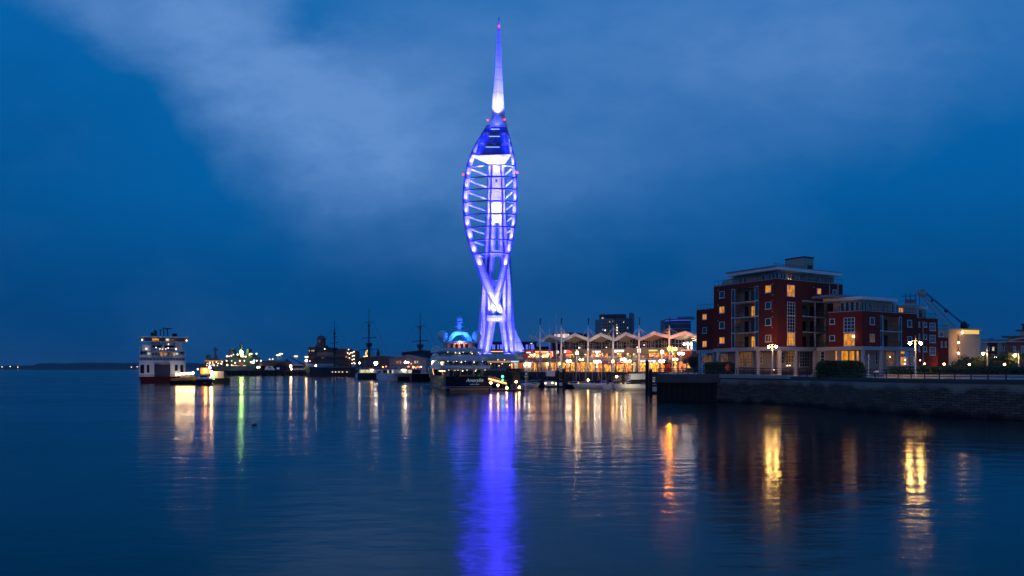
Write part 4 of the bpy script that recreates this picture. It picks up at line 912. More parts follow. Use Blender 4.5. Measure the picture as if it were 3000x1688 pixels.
def wharf_building():
    S = G.off(-7.5); T = thing('wharf_building', 'two storey restaurant building with glowing signs under the wave canopy', 'building', S.P(S.u(1640), 0, WZ))
    x0, x1 = 1645, 2002; u0, u1 = S.u(x0), S.u(x1)
    def z(y, x=1802): return S.z(x, y)
    zf, zs, zb, ze = 9.35, 11.15, 12.55, 15.0       # first floor, shopfront head, sign band top, eaves
    up = [(1641, 1648, 'shop2'), (1656, 1672.5, 'shop2'), (1677, 1682, 'shop'), (1715, 1723, 'shop2'), (1730, 1744, 'shop2'), (1751, 1769, 'shop2'), (1773, 1780.5, 'shop2'), (1793.5, 1798, 'shop'), (1802.5, 1806, 'shop'),
          (1809, 1820.5, 'shop'), (1834, 1845, 'shop'), (1854, 1862, 'pale_lit'), (1900, 1921, 'shop2'), (1923, 1931, 'shop'), (1941, 1957, 'shop2'), (1971, 1978, 'shop2')]
    hol = [(S.u(a), S.u(b), zf + .3, zs) for a, b, _ in up]
    lo = [(1646, 1654, 'shop'), (1657, 1668, 'shop2'), (1671, 1684, 'shop'), (1690, 1700, 'shop2'), (1702, 1718, 'shop'), (1722, 1742, 'shop'), (1746, 1764, 'shop2'), (1768, 1790, 'shop'), (1793, 1801, 'shop2'),
          (1805, 1824, 'shop'), (1828, 1850, 'shop2'), (1853, 1862, 'pale_lit'), (1868, 1898, 'shop'), (1901, 1930, 'shop'), (1934, 1956, 'shop2'), (1961, 1968, 'shop'), (1972, 1982, 'shop'), (1988, 1999, 'shop2')]
    hol += [(S.u(a), S.u(b), WZ + .15, 8.15) for a, b, _ in lo]
    w = MB(); S.wall(w, u0, u1, WZ, 12.55, hol, -.35, 0); w.build('wall', mat('sandy_render', (.36, .30, .25), .8), T)
    for a, b, s in up: window(T, S, None, None, None, None, s, max(2, int((b - a) / 4)), 1, -.25, .08, 'dark', zz=(zf + .3, zs), uu=(S.u(a), S.u(b)))
    for a, b, s in lo: window(T, S, None, None, None, None, s, max(2, int((b - a) / 4)), 1, -.25, .1, 'dark', zz=(WZ + .15, 8.15), uu=(S.u(a), S.u(b)))
    g = MB(); S.box(g, u0, u1, -.5, -.2, zb, ze + .6); g.build('upper_glazing', MT['glass'], T)
    fr = MB(); u = u0
    while u < u1: S.box(fr, u, u + .09, -.2, -.08, zb, ze + .4); u += 1.15
    S.box(fr, u0, u1, -.2, -.1, 13.9, 14.0); S.box(fr, u0, u1, -.2, .1, zb - .01, zb + .12); fr.build('upper_frame', MT['grey'], T)
    for k, uu in enumerate((3, 7, 11.5, 19, 22, 25.5, 31, 34, 38)):
        window(T, S, None, None, None, None, 'glass', 2, 2, -.18, .12, 'lilac', zz=(zb + .15, 14.6), uu=(u0 + uu, u0 + uu + 1.7))
    gb = MB()
    K = [(1613, 984.5), (1688, 982), (1763, 981.5), (1836, 979), (1920, 977.5)]
    for k in range(1, 5):
        uu = G.u(K[k][0]); gb.add([S.P(uu - 4.2, -.6, 14.8), S.P(uu + 4.2, -.6, 14.8), S.P(uu, -.6, 16.3)], [(0, 1, 2)])
    gb.build('gable_infill', MT['glass'], T)
    sl = MB(); S.box(sl, u0, u1 + 1, 0, 3.2, zf - .75, zf - .05); sl.build('balcony_slab', MT['lilac'], T)
    br = MB(); S.box(br, u0, u1 + 1, 3.0, 3.08, zf + 1.0, zf + 1.08); u = u0
    while u < u1: S.box(br, u, u + .06, 3.0, 3.06, zf - .05, zf + 1.0); u += 1.2
    br.build('balcony_rail', MT['railblack'], T)
    for k, u in enumerate([u0 + .7 + 2.4 * i for i in range(int((u1 - u0) / 2.4))]):
        if k % 4 != 2:
            p = MB(); S.box(p, u, u + 1.5, 2.9, 2.95, zf + .1, zf + .85); p.build('balcony_panel', MT['white'], T)
    # upward light on the canopy from the gutters and signs
    text('sign', 'la tasca', MT['signw'], T, S, S.u(1747.5), .15, 11.45, 1.15)
    def board(xa, xb, za, zc, mt, n=.12):
        m = MB(); S.box(m, S.u(xa), S.u(xb), .01, n, za, zc); return m.build('sign', MT[mt], T)
    board(1806.5, 1827, 11.5, 12.15, 'signw'); p = S.P(S.u(1804), .15, 11.8); MB().sph(p, .42, 7).build('sign', MT['signw'], T)
    board(1901, 1926, 11.6, 12.0, 'signy'); board(1957, 1984, 11.55, 11.95, 'signy')
    board(1868, 1872, 11.2, 12.4, 'signw'); board(1873.5, 1877, 11.2, 12.4, 'signw')
    board(1871.5, 1893, 8.2, 8.6, 'signb'); board(1900, 1922, 8.2, 8.6, 'signb'); board(2010.5, 2024, 7.0, 7.5, 'signy')
    m = MB(); rr = [(S.u(1664.5) + 1.6 * math.cos(a), 11.45 + .85 * math.sin(a)) for a in [k * math.pi / 8 for k in range(9)]]
    m.loft([[S.P(a, .1, b) for a, b in rr], [S.P(a, .5, b) for a, b in rr]]); m.build('sign', MT['signr'], T); board(1656.5, 1660, 11.5, 12.3, 'signw', .6)
    text('sign', 'D', MT['signw'], T, S, S.u(1635), .2, 11.3, 1.4)
    for x, y in ((1697, 1019), (1699.5, 1019), (1777.5, 1018), (1868, 1017.5), (1888, 1011)):
        p = S.P(S.u(x), .3, S.z(x, y)); MB().sph(p, .16, 5).build('wall_light', MT['lampsmall'], T)
    for x in range(1650, 2000, 13):
        p = S.P(S.u(x + rw.uniform(-4, 4)), rw.uniform(.3, 2.4), rw.uniform(7.2, 8.1)); MB().sph(p, rw.uniform(.12, .2), 5).build('wall_light', MT['lampsmall'], T)
    for x in (1678, 1716, 1736, 1754, 1758, 1765, 1767, 1812, 1841, 1858, 1906, 1912, 1927, 1946, 1952, 1974):
        p = S.P(S.u(x), .4, rw.uniform(10.1, 10.9)); MB().sph(p, .15, 5).build('pendant_light', MT['lampsmall'], T)
    # rear light on the canopy underside
    # right end: brick corner with lit white columns
    R2 = S.off(2.0); E = thing('corner_pavilion', 'brick corner pavilion with three bright lamps and white balcony ending the wharf', 'building', R2.P(R2.u(2002), 0, WZ))
    a, b = R2.u(2002), R2.u(2028); m = MB(); R2.box(m, a, b, -6, 0, 8.9, 11.4); m.build('wall', MT['brick2'], E)
    m = MB(); R2.box(m, a, b - 3, -6, -1.6, 11.9, 14.6); m.build('upper_wall', MT['cream'], E)
    m = MB(); R2.box(m, a - .3, b, -4, 1, 11.4, 11.9); m.build('balcony_slab', MT['white'], E)
    m = MB(); R2.box(m, a, b, -6, -.6, 4.7, 8.3); m.build('ground_floor', MT['dark'], E)
    for x in (2006.5, 2017, 2027):
        p = R2.P(R2.u(x), .4, R2.z(x, 1008.5)); MB().sph(p, .26, 6).build('wall_lamp', MT['lampw'], E); MB().tube(p - Vector((0, 0, 1.5)), p, .05).build('lamp_post', MT['dark'], E)
    for x in (2012, 2022): m = MB(); R2.box(m, R2.u(x) - .3, R2.u(x) + .3, -1.2, -.9, 11.9, 14.2); m.build('column', MT['white'], E)
    window(E, R2, 2011, 2026, 1064, 1078, 'shop', 4, 1, -.5); window(E, R2, 1999, 2008, 1066, 1084, 'shop2', 3, 1, -.5)
wharf_building()

# restaurants further left, behind the wharf corner
def left_restaurant():
    D = 286; F = Fac((W(1536, 0, D).x, D), (W(1628, 0, D).x, D)); T = thing('restaurant_building', 'red glowing two storey restaurant terrace between the tower foot and the wave canopy', 'building', (F.p.x, D, WZ))
    def z(y): return EYE + (HY - y) / FPX * D
    def bx(name, x0, x1, y0, y1, n0, n1, m): q = MB(); F.box(q, F.u(x0), F.u(x1), n0, n1, z(y1), z(y0)); return q.build(name, MT[m] if isinstance(m, str) else m, T)
    bx('wall', 1536, 1640, 1026, 1060, -8, -3, mat('dark_red_render', (.30, .03, .03), .7)); bx('ground_wall', 1536, 1640, 1060, 1091, -8, -2, 'cream')
    bx('roof', 1530, 1612, 1024, 1027, -8, 1, 'brick2'); bx('roof_box', 1568, 1608, 1015, 1024, -8, -1, MT['navy'])
    bx('light_strip', 1569, 1607, 1029.5, 1032, -2.9, -2.6, 'strip'); bx('light_strip', 1614, 1620.5, 1029.5, 1032, -2.9, -2.6, 'strip'); bx('light_strip', 1618.5, 1621, 1032, 1044, -2.9, -2.6, 'strip')
    bx('floor_slab', 1536, 1640, 1052, 1057, -3, 1, 'lilac'); bx('terrace_screen', 1570, 1588, 1049, 1056.5, 1, 1.1, 'white')
    for a, b, s in ((1553, 1566, 'shop2'), (1568, 1586, 'shop'), (1588, 1607, 'shop'), (1612, 1618, 'shop2')): window(T, F, a, b, 1035, 1049, s, 3, 1, -2.98, .08, 'dark')
    for a, b, s in ((1556, 1562, 'shop2'), (1564, 1573, 'shop'), (1578, 1586, 'shop2'), (1600, 1608, 'shop'), (1614, 1623, 'shop'), (1626, 1634, 'shop2')): window(T, F, a, b, 1064, 1087, s, 2, 1, -1.98, .08, 'dark')
    m = MB(); F.box(m, F.u(1543), F.u(1554.5), -2.9, -2.7, z(1034), z(1031)); m.build('sign', MT['signw'], T)
    for k in range(16):
        x, y = rw.uniform(1549, 1607), rw.uniform(1037, 1046); p = F.P(F.u(x), rw.uniform(-2, .5), z(y)); MB().sph(p, .2, 5).build('pendant_light', MT['lamp' if k % 2 else 'lampsmall'], T)
    for x in (1604, 1641, 1647): p = F.P(F.u(x), -1, z(1066)); MB().sph(p, .3, 5).build('wall_light', MT['lamp'], T)
    # blue glass hall seen on both sides of the tower legs
    D2 = 372; F = Fac((W(1385, 0, D2).x, D2), (W(1640, 0, D2).x, D2)); T = thing('glass_hall', 'long low glass hall glowing blue behind the tower legs', 'building', (F.p.x, D2, WZ))
    def z(y): return EYE + (HY - y) / FPX * D2
    bx('wall', 1430, 1572, 1004, 1091, -9, -1, 'navy'); bx('wall', 1592, 1629, 1013, 1060, -9, -1, mat('blue_lit_wall', (.2, .25, .8), .6, emit=(.03, .03, .8), es=.55))  # blue light on the second wall is put into its colour and emission
    bx('roof', 1428, 1574, 1001, 1004.5, -9, 1, 'dark')
    bl = glow('blue_lit_glass', (.12, .16, 1.0), .9); MT['bluelit'] = bl
    for a, b in ((1441, 1451), (1456, 1462), (1464, 1474), (1540, 1548), (1550, 1553), (1555, 1565)): window(T, F, a, b, 1009, 1024, 'bluelit', 2, 2, -.98, .1, 'navy')
    bx('light_strip', 1436, 1476, 1029, 1031, -.9, -.7, 'strip'); bx('red_fascia', 1434, 1478, 1024.5, 1029, -1, 0, 'red')
    bx('pale_light', 1554, 1559, 1006, 1008, 1, 1.2, 'signw')
    D3 = 380; a, b = W(1374, 0, D3), W(1399, 0, D3); T = thing('dark_block', 'dark windowless block left of the tower legs', 'building', (a.x, D3, WZ))
    MB().box(a.x, b.x, D3, D3 + 12, 3, EYE + (HY - 989) / FPX * D3).build('wall', mat('night_blue_cladding', (.015, .025, .10), .5), T)
    m = MB()
    for x in (1381, 1386, 1390): m.tube(W(x, 1020, D3 - 2), W(x, 1000 - (x == 1386) * 3, D3 - 2), .18, n=5)
    m.build('flue', MT['lilac'], T)
left_restaurant()

def pavilion():
    D = 300; F = Fac((W(1392, 0, D).x, D), (W(1545, 0, D).x, D)); T = thing('waterside_pavilion', 'glazed pavilion under a flat pale deck at the foot of the tower', 'building', (F.p.x, D, 4))
    def z(y): return EYE + (HY - y) / FPX * D
    def bx(name, x0, x1, y0, y1, n0, n1, m): q = MB(); F.box(q, F.u(x0), F.u(x1), n0, n1, z(y1), z(y0)); return q.build(name, MT[m] if isinstance(m, str) else m, T)
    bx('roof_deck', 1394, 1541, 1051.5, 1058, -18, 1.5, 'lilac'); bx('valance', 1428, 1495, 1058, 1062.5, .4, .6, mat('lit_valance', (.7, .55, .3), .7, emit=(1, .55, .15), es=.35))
    bx('glazing', 1400, 1538, 1058, 1081, -1.6, -1.2, 'glass'); bx('floor', 1392, 1566, 1082, 1086, -20, 2, 'stone')
    for x in range(1404, 1538, 9): bx('post', x, x + 1.3, 1058, 1082, -.6, -.3, 'cream')
    for a, b, s in ((1497, 1505, 'shop2'), (1506, 1518, 'pale_lit'), (1519, 1524, 'warm'), (1532, 1537, 'shop')): window(T, F, a, b, 1062, 1081, s, 1, 1, -1.1, .1, 'cream')
    bx('orange_panel', 1525, 1530.5, 1063, 1081, -1.1, -.8, mat('orange_panel', (.9, .2, .02), .5, emit=(1, .13, .01), es=.8)); bx('sign', 1497, 1519.5, 1057.8, 1061, .7, .9, 'signb')
    for x, y in ((1438, 1066), (1462, 1072), (1471, 1066), (1459, 1054.6), (1478, 1054.6), (1515, 1054.6), (1493, 1070), (1498, 1069)): p = F.P(F.u(x), 1.5, z(y)); MB().sph(p, .17, 5).build('wall_light', MT['lampsmall'], T)
    # promenade rail and dark sea wall
    railing('pavilion_railing', 'thin railing along the pavilion terrace below the tower', [(W(1394, 0, 297).x, 297), (W(1566, 0, 297).x, 297)], z(1082) + .01, 1.1, 2.6, MT['grey'], r=.05, lean=0)
    m = MB(); F.box(m, F.u(1385), F.u(1570), -1, 2, -2, z(1086)); struct('tower_sea_wall', m, mat('sea_wall', (.07, .055, .055), .85, var=.5, nscale=.5))
    m = MB(); F.box(m, F.u(1330), F.u(1394), -20, -2, -2, z(1084)); struct('sea_wall_link', m, MT['black'])
    # sloping fin that comes down to the promenade
    E = thing('sloping_fin', 'pale sloping triangular wall running down to the promenade beside the tower', 'wall', W(1568, 1085, 290)); n = MB()
    A = [W(1509, 1030, 292), W(1541, 1030, 292), W(1545, 1052, 290), W(1568, 1085, 288), W(1562, 1085, 288), W(1539, 1056, 290), W(1509, 1056, 292)]
    n.loft([A, [p + Vector((0, 1.2, 0)) for p in A]]); n.build('fin', MT['concrete_pale'], E)
    n = MB(); A = [W(1538, 1054, 291), W(1562, 1085, 289.5), W(1536, 1085, 291)]; n.loft([A, [p + Vector((0, 1, 0)) for p in A]]); n.build('side_wall', MT['cream'], E)
    for x in (1538, 1550.5): MB().sph(W(x, 1069, 287.5), .33, 6).build('wall_lamp', MT['lampw'], E)
    n = MB()
    for x, y in ((1542, 1066), (1555, 1076)): n.box(W(x - 1.3, 0, 290).x, W(x + 1.3, 0, 290).x, 288.3, 288.5, EYE + (HY - 1085) / FPX * 288, EYE + (HY - y) / FPX * 288)
    n.build('archway', MT['dark'], E)
pavilion()

# distant town
def towers():
    D = 600; F = Fac((W(1763, 0, D).x, D), (W(1844, 0, D - 6).x, D - 6)); T = thing('tower_block', 'tall grey office tower block with gridded facade far behind the canopy', 'building', (F.p.x, D, 4))
    top = F.z(1800, 932); m = MB(); F.box(m, 0, F.len, -16, -.5, 3, top); m.build('wall', mat('grey_facade', (.14, .15, .17), .7), T)
    m = MB(); p = W(1743.5, 0, D + 12); q = F.P(0, 0, 0); m.prism([(p.x, p.y), (q.x - .05, q.y), (q.x - .05, q.y + 16), (p.x + 3, p.y + 12)], 3, top - .6); m.build('side_wall', mat('pale_side_facade', (.20, .22, .26), .7), T)
    m = MB(); F.box(m, -2.5, F.len - 4, -13, -3, top, top + 3.4); m.build('roof_plant', MT['roofdark'], T)
    m = MB(); F.box(m, F.len - 1, F.len + 2.2, -18, -6, 3, top + 4.5); m.build('rear_wing', mat('rear_wing_facade', (.14, .17, .22), .7), T)
    nf = 15; h = (top - 10) / nf
    for i in range(nf):
        m = MB(); z0 = 10 + i * h + .5; F.box(m, .3, F.len - .3, -.5, -.25, z0, z0 + h * .62); b = m.build('window_band', MT['glass'], T)
        m = MB(); u = .3
        while u < F.len: F.box(m, u, u + .35, -.3, .05, z0 - .5, z0 + h * .5); u += 1.45
        m.build('mullions', mat('grid_fins', (.34, .36, .42), .6) if i == 0 else bpy.data.materials['grid_fins'], b)
    for x, y in ((1764, 932), (1767, 932), (1786, 943), (1796, 942), (1807, 952), (1808, 960), (1808, 968), (1808, 977), (1827, 944), (1839, 961), (1766, 966), (1773, 968), (1810, 985), (1786, 984)):
        u = F.u(x); m = MB(); z = F.z(x, y); F.box(m, u - .35, u + .35, .06, .12, z - .5, z + .5); m.build('window', MT['lampsmall'] if y in (960, 968, 977) else MT['pale_lit'], T)
    D = 460; F = Fac((W(1948, 0, D + 8).x, D + 8), (W(2024, 0, D).x, D)); T = thing('tower_block', 'dark curved office block with a blue neon line along its roof', 'building', (F.p.x, D, 4)); top = F.z(1985, 935)
    arc = [F.P(u, 3 * math.sin(math.pi * u / F.len), 0) for u in [F.len * k / 10 for k in range(11)]]; body = [(p.x, p.y) for p in arc] + [(arc[-1].x, arc[-1].y + 14), (arc[0].x, arc[0].y + 14)]
    MB().prism(body, 3, top).build('wall', mat('dark_blue_facade', (.05, .07, .11), .3), T)
    h = (top - 12) / 8
    for i in range(8):
        m = MB(); z0 = 12 + i * h; m.loft([[(p.x, p.y - .2, z0), (p.x, p.y - .05, z0), (p.x, p.y - .05, z0 + .5), (p.x, p.y - .2, z0 + .5)] for p in arc]); m.build('floor_band', MT['roofgrey'], T)
    m = MB(); m.loft([[(p.x, p.y - .3, top - 1.3), (p.x, p.y - .05, top - 1.3), (p.x, p.y - .05, top - .7), (p.x, p.y - .3, top - .7)] for p in arc]); m.build('neon_line', glow('blue_neon', (.01, .06, 1.0), .5), T)
    m = MB(); F.box(m, F.len * .45, F.len, -10, -2, top, top + 1.6); m.build('roof_plant', MT['roofgrey'], T)
    for x, y in ((1956, 974), (1961, 974), (1957, 983)): u = F.u(x); z = F.z(x, y); m = MB(); F.box(m, u - .5, u + .5, 1.6, 2.4, z - .4, z + .4); m.build('window', MT['lampsmall' if y > 980 else 'warm'], T)
    D = 330; F = Fac((W(1621, 0, D).x, D), (W(1722, 0, D).x, D)); T = thing('cinema_building', 'curved dark roofed hall with a bright white lit panel behind the canopy', 'building', (F.p.x, D, 4))
    arc = [(F.u(x), F.z(x, y)) for x, y in ((1619, 977), (1650, 974), (1690, 975), (1722, 980))]
    m = MB(); m.loft([[F.P(u, 0, 4), F.P(u, -14, 4), F.P(u, -14, z), F.P(u, 0, z)] for u, z in arc]); m.build('hall', MT['navy'], T)
    window(T, F, 1623, 1668, 977.5, 991, 'pale_lit2' if 0 else 'signpanel', 7, 2, .05, .15, 'grey')
MT['signpanel'] = lit_room('white_lit_panel', (1.0, .80, .74), (1.0, .7, .6), 1.25, .6, .6)
towers()

# umbrellas, wharf lamps, figurehead
def umbrella(label, x, y, mt, r=1.7, grp='parasols on the restaurant wharf'):
    F = G.off(2); u = F.u(x); z = F.z(x, y); p = F.P(u, 0, 0); T = thing('parasol', label, 'parasol', (p.x, p.y, WZ), grp)
    MB().tube((p.x, p.y, WZ), (p.x, p.y, z), .05).build('pole', MT['white'], T); MB().lathe([(.02, .55), (r * .55, .28), (r, -.15), (r * .98, -.22), (r * .5, .2), (.02, .45)], (p.x, p.y, z - .3), 8).build('canopy', mt, T)
yl = mat('yellow_canvas', (.85, .6, .03), .7); pp = MT['purple']; mg = mat('magenta_canvas', (.6, .03, .25), .7)
umbrella('wide yellow parasol left of the other parasols on the wharf', 1706, 1062, yl, 2.1); umbrella('purple parasol, leftmost of the dark parasols', 1775, 1062.5, pp, 1.7); umbrella('dark purple parasol between a purple and a magenta one', 1789, 1064, mat('plum_canvas', (.3, .02, .12), .7), 1.5); umbrella('magenta parasol nearest the lit white doorway', 1816, 1063, mg, 1.8)
umbrella('furled looking dark red parasol by the corner pavilion', 1962, 1071, MT['brick2'], 1.3)
GL = G.off(7)
def wl(label, x, y, arm=.55, mt='lamp', r=.26, F=GL, top=6, single=False):
    u = F.u(x); p = F.P(u, 0, 0); z = F.z(x, y); D = p.y
    if single:
        T = thing('street_lamp', label, 'street lamp', (p.x, p.y, WZ), 'street lamps on the restaurant wharf'); MB().lathe([(.11, WZ), (.07, z + 1.2)], (p.x, p.y, 0), 7).build('pole', MT['white'], T); MB().sph((p.x, p.y - .15, z), r, 6).build('lamp_globe', MT[mt], T); return T
    return lamp_double(label, x, D, WZ, z + .9 - WZ, y, arm, 'street lamps on the restaurant wharf', mt, r)
MT['star'] = glow('star_lamp', (1.0, .62, .24), 150)
wl('very bright warm lamp on the wharf left of the yellow parasol', 1690, 1035, mt='star', r=.45, single=True)
wl('twin globe lamp below the red sign on the wharf', 1666.5, 1058, .5, 'lampw', .3)
wl('twin globe lamp by the balcony, right of the purple parasol', 1825.5, 1052, .52, 'lampw', .26)
wl('twin globe lamp left of the yellow parasol', 1703, 1053.5, .5, 'lamp', .2)
wl('bright single lamp left of the magenta parasol', 1795, 1059, mt='lamp', r=.36, single=True)
wl('twin globe lamp below the la tasca sign', 1749.5, 1059, .7, 'lampw', .34)
wl('twin globe lamp right of the magenta parasol', 1839, 1058.5, .65, 'lamp', .34)
wl('tall single white lamp by the terrace corner', 1939, 1031, mt='lampw', r=.34, single=True, F=G.off(9))
wl('twin globe lamp in front of the corner pavilion, white', 1995.5, 1036, .62, 'lampw', .32, F=G.off(9))
wl('low twin globe lamp left of the tall single white lamp', 1938.5, 1058, .55, 'lampw', .28)
wl('small twin globe lamp behind the figurehead', 1978.5, 1053, .5, 'lamp', .2)
to = wl('tall twin lamp glowing orange beside the figurehead', 1969.5, 1021, .95, 'lampo', .36, F=G.off(9))
gl_ = sorted([k for k in kids(to) if k.name.startswith('lamp_globe')], key=lambda k: max(v.co.x for v in k.data.vertices))[-1]; gl_.data.materials[0] = MT['lamp']
for i, (x, y) in enumerate(((1748, 1035), (1747, 1043), (1747.5, 1065), (1747.5, 1074))):
    p = GL.P(GL.u(x), -.3, GL.z(x, y)); T = tag(MB().sph(p, .3, 6).build('hanging_lantern', MT['lampsmall']), ('topmost', 'second', 'third', 'lowest')[i] + ' of the column of white lanterns under the la tasca sign', 'lantern', 'lanterns hanging in a column')
# painted ship figurehead statue on the terrace corner
p = W(1957, 1095, 215); T = thing('figurehead_statue', 'dark red and blue ship figurehead bust of a bearded man standing on the terrace', 'statue', (p.x, p.y, 4.5))
MB().lathe([(1.25, 4.5), (1.2, 5.6), (1.0, 6.6), (.9, 7.2)], (p.x, p.y, 0), 10).build('robe', mat('statue_red', (.07, .006, .008), .8), T)
MB().path([(p.x - 1.1, p.y, 6.9), (p.x - .3, p.y, 8.3), (p.x + .7, p.y, 8.2), (p.x + 1.5, p.y, 6.8)], .55, 8).sph((p.x + .1, p.y, 7.6), .95, 8).build('shoulders', mat('statue_blue', (.012, .02, .05), .8), T)
MB().sph((p.x - .3, p.y - .1, 9.35), .62, 8, 1.2).sph((p.x - .35, p.y - .6, 9.0), .3, 6).build('head', mat('statue_hair', (.05, .025, .02), .6), T)
# ---------------------------------------------------------------- people on the promenades
def person_proto(top, bot, hair, stride, armf):
    V = [(0, 0, .95), (0, 0, 1.18), (0, 0, 1.40), (0, 0, 1.50), (.09, 0, .88), (.10, -stride * .5, .5), (.11, -stride + .02, .07), (-.09, 0, .88), (-.10, stride * .4, .5), (-.11, stride + .04, .09), (.19, 0, 1.38), (.25, .02, 1.12), (.23, -armf, .88), (-.19, 0, 1.38), (-.25, -.02, 1.12), (-.23, armf, .88), (.12, -stride - .14, .035), (-.12, stride - .08, .035)]
    E = [(0, 1), (1, 2), (2, 3), (0, 4), (4, 5), (5, 6), (6, 16), (0, 7), (7, 8), (8, 9), (9, 17), (2, 10), (10, 11), (11, 12), (2, 13), (13, 14), (14, 15)]
    RR = [.15, .13, .15, .06, .1, .07, .05, .1, .07, .05, .07, .05, .035, .07, .05, .035, .04, .04]
    V.append((0, -.015, 1.63)); E.append((3, 18)); RR.append(.1)
    me = bpy.data.meshes.new('tmpbody'); me.from_pydata(V, E, []); o = bpy.data.objects.new('tmp', me); COL.objects.link(o)
    o.modifiers.new('s', 'SKIN')
    for i, r in enumerate(RR): me.skin_vertices[0].data[i].radius = (r, r * .75)
    me.skin_vertices[0].data[0].use_root = True
    o.modifiers.new('u', 'SUBSURF').levels = 1
    bm_ = bpy.data.meshes.new_from_object(o.evaluated_get(bpy.context.evaluated_depsgraph_get())); bpy.data.objects.remove(o)
    bm_.materials.clear()
    for m in (top, bot, MT['skin'], MT['hair']): bm_.materials.append(m)
    for p in bm_.polygons:
        z = p.center.z; x = abs(p.center.x); p.material_index = 0 if .95 < z < 1.47 and not (z < .99 and x > .2) else (1 if z <= .95 and x < .2 else 2)
        p.use_smooth = True
    T = thing('person', 'x', 'person'); b = bpy.data.objects.new('body', bm_); COL.objects.link(b); b.parent = T
    MB().lathe([(.01, .1), (.09, .07), (.115, 0), (.1, -.08), (.06, -.12)], (0, .02, 1.68), 8).build('hair', MT['hair'], T, True)
    return T
MT['skin'] = mat('skin', (.5, .3, .22), .6); MT['hair'] = mat('hair', (.03, .02, .015), .8)
cl = {n: mat(n + '_cloth', c, .8) for n, c in (('white', (.6, .6, .6)), ('red', (.45, .04, .05)), ('navy', (.02, .03, .09)), ('black', (.02, .02, .02)), ('grey', (.2, .2, .22)), ('blue', (.06, .14, .4)))}
PA = person_proto(cl['white'], cl['navy'], 0, .18, .15); PB = person_proto(cl['red'], cl['black'], 0, .05, .06); PC = person_proto(cl['blue'], cl['grey'], 0, .24, -.1)
used = set()
for k, (pr, px, n, rz, lab) in enumerate(((PA, 1558, 8.5, .4, 'person in a white top on the promenade right of the sloping fin'), (PC, 1577, 9, 2, 'person in a blue top walking below the red restaurant'), (PB, 1586, 8, 0, 'person in a red top near the foot of the leftmost canopy mast'),
        (PA, 1606, 9.5, 1.2, 'person in a white top left of the second canopy mast'), (PC, 1617, 9.2, -1, 'person in a blue top walking just left of the second canopy mast'), (PB, 1634, 8.8, 2.4, 'person in a red top standing between two canopy masts'), (PA, 1643, 9.8, 3, 'person in a white top beside the second canopy mast'),
        (PC, 1712, 9, .7, 'person in a blue top walking under the yellow parasol'), (PB, 1771, 9.5, 0, 'person in a red top in front of the purple parasol'), (PB, 1832, 9, 1, 'person in a red top under the bright twin lamp'), (PA, 1862, 9.4, -.8, 'person in a white top by the bright white doorway'), (PC, 1897, 9.4, 1.5, 'person in a blue top walking in front of the two blue signs'))):
    F = G.off(n); p = F.P(F.u(px), 0, 0); o = pr if pr.name not in used else copy_tree(pr); used.add(pr.name)
    place(o, (p.x, p.y, WZ), rz, lab, 'people strolling on the wharf')
for px, D, rz, pr, lab in ((2002, 190, .6, PA, 'person in a white top on the terrace near the corner pavilion'), (2010, 188, -.5, PB, 'person in a red top on the terrace near the corner pavilion')):
    p = W(px, 0, D); place(copy_tree(pr), (p.x, p.y, 4.5), rz, lab, 'people on the terrace')
# ---------------------------------------------------------------- vessels
def hull(mb, L, B, H, sheer=.3, draft=.3, bowrake=.12, stern=.85, n=9, x0=0, flare=1.0, keel=.75):
    rings = []
    for i in range(n + 1):
        t = i / n; w = B / 2 * (stern + (1 - stern) * min(1, t * 3)) * (1 - max(0, (t - .45) / .55) ** 2.2) + .02
        z = H + sheer * t * t; x = x0 + L * t; xb = x - (L * bowrake * max(0, t - .5) * 2)
        wb = w * keel * (1 - .5 * max(0, t - .5) * 2)
        rings.append([(xb, -wb * .6, -draft), (xb, wb * .6, -draft), (x * .5 + xb * .5, w * .93, z * .4), (x, w * flare, z), (x, w * flare * .94, z), (x, -w * flare * .94, z), (x, -w * flare, z), (x * .5 + xb * .5, -w * .93, z * .4)])
    return mb.loft(rings)
MT['gel'] = mat('white_gelcoat', (.72, .74, .76), .25, var=.05); MT['alu'] = mat('mast_aluminium', (.45, .45, .47), .4); MT['teak'] = mat('teak', (.3, .18, .1), .7)
def sailboat(L=10.5, mast=13.5, hullm='gel', cover='blue'):
    T = thing('sailing_boat', 'x', 'sailing boat'); B = L * .31
    hull(MB(), L, B, 1.05, .35).build('hull', MT[hullm], T, False)
    MB().loft([[(x, -w, 1.0), (x, w, 1.0), (x, w * .8, h), (x, -w * .8, h)] for x, w, h in ((L * .33, B * .32, 1.62), (L * .6, B * .26, 1.55), (L * .74, B * .12, 1.25))]).build('cabin', MT['gel'], T)
    m = MB().tube((L * .55, 0, 1.3), (L * .55, 0, mast), .09, .05, 6)
    for z in (mast * .45, mast * .72): m.tube((L * .55, -.8, z), (L * .55, .8, z), .03, n=4)
    mm = m.build('mast', MT['alu'], T); r = MB()
    for a, b in (((L * .55, 0, mast), (L * .98, 0, 1.4)), ((L * .55, 0, mast), (.1, 0, 1.2)), ((L * .55, 0, mast * .95), (L * .53, B * .45, 1.1)), ((L * .55, 0, mast * .95), (L * .53, -B * .45, 1.1))): r.tube(a, b, .02, n=3)
    r.build('rigging', MT['alu'], mm)
    MB().path([(L * .53, 0, 2.1), (L * .3, 0, 2.15), (L * .1, 0, 2.0)], .17, 6).build('furled_sail', MT[cover], T)
    MB().path([(.15, -B * .38, 1.05), (.15, -B * .38, 1.75), (.05, 0, 1.8), (.15, B * .38, 1.75), (.15, B * .38, 1.05)], .03, 4).path([(L * .34, -B * .3, 1.6), (L * .34, -B * .25, 2.2), (L * .34, B * .25, 2.2), (L * .34, B * .3, 1.6)], .25, 5).build('sprayhood', MT[cover], T)
    return T
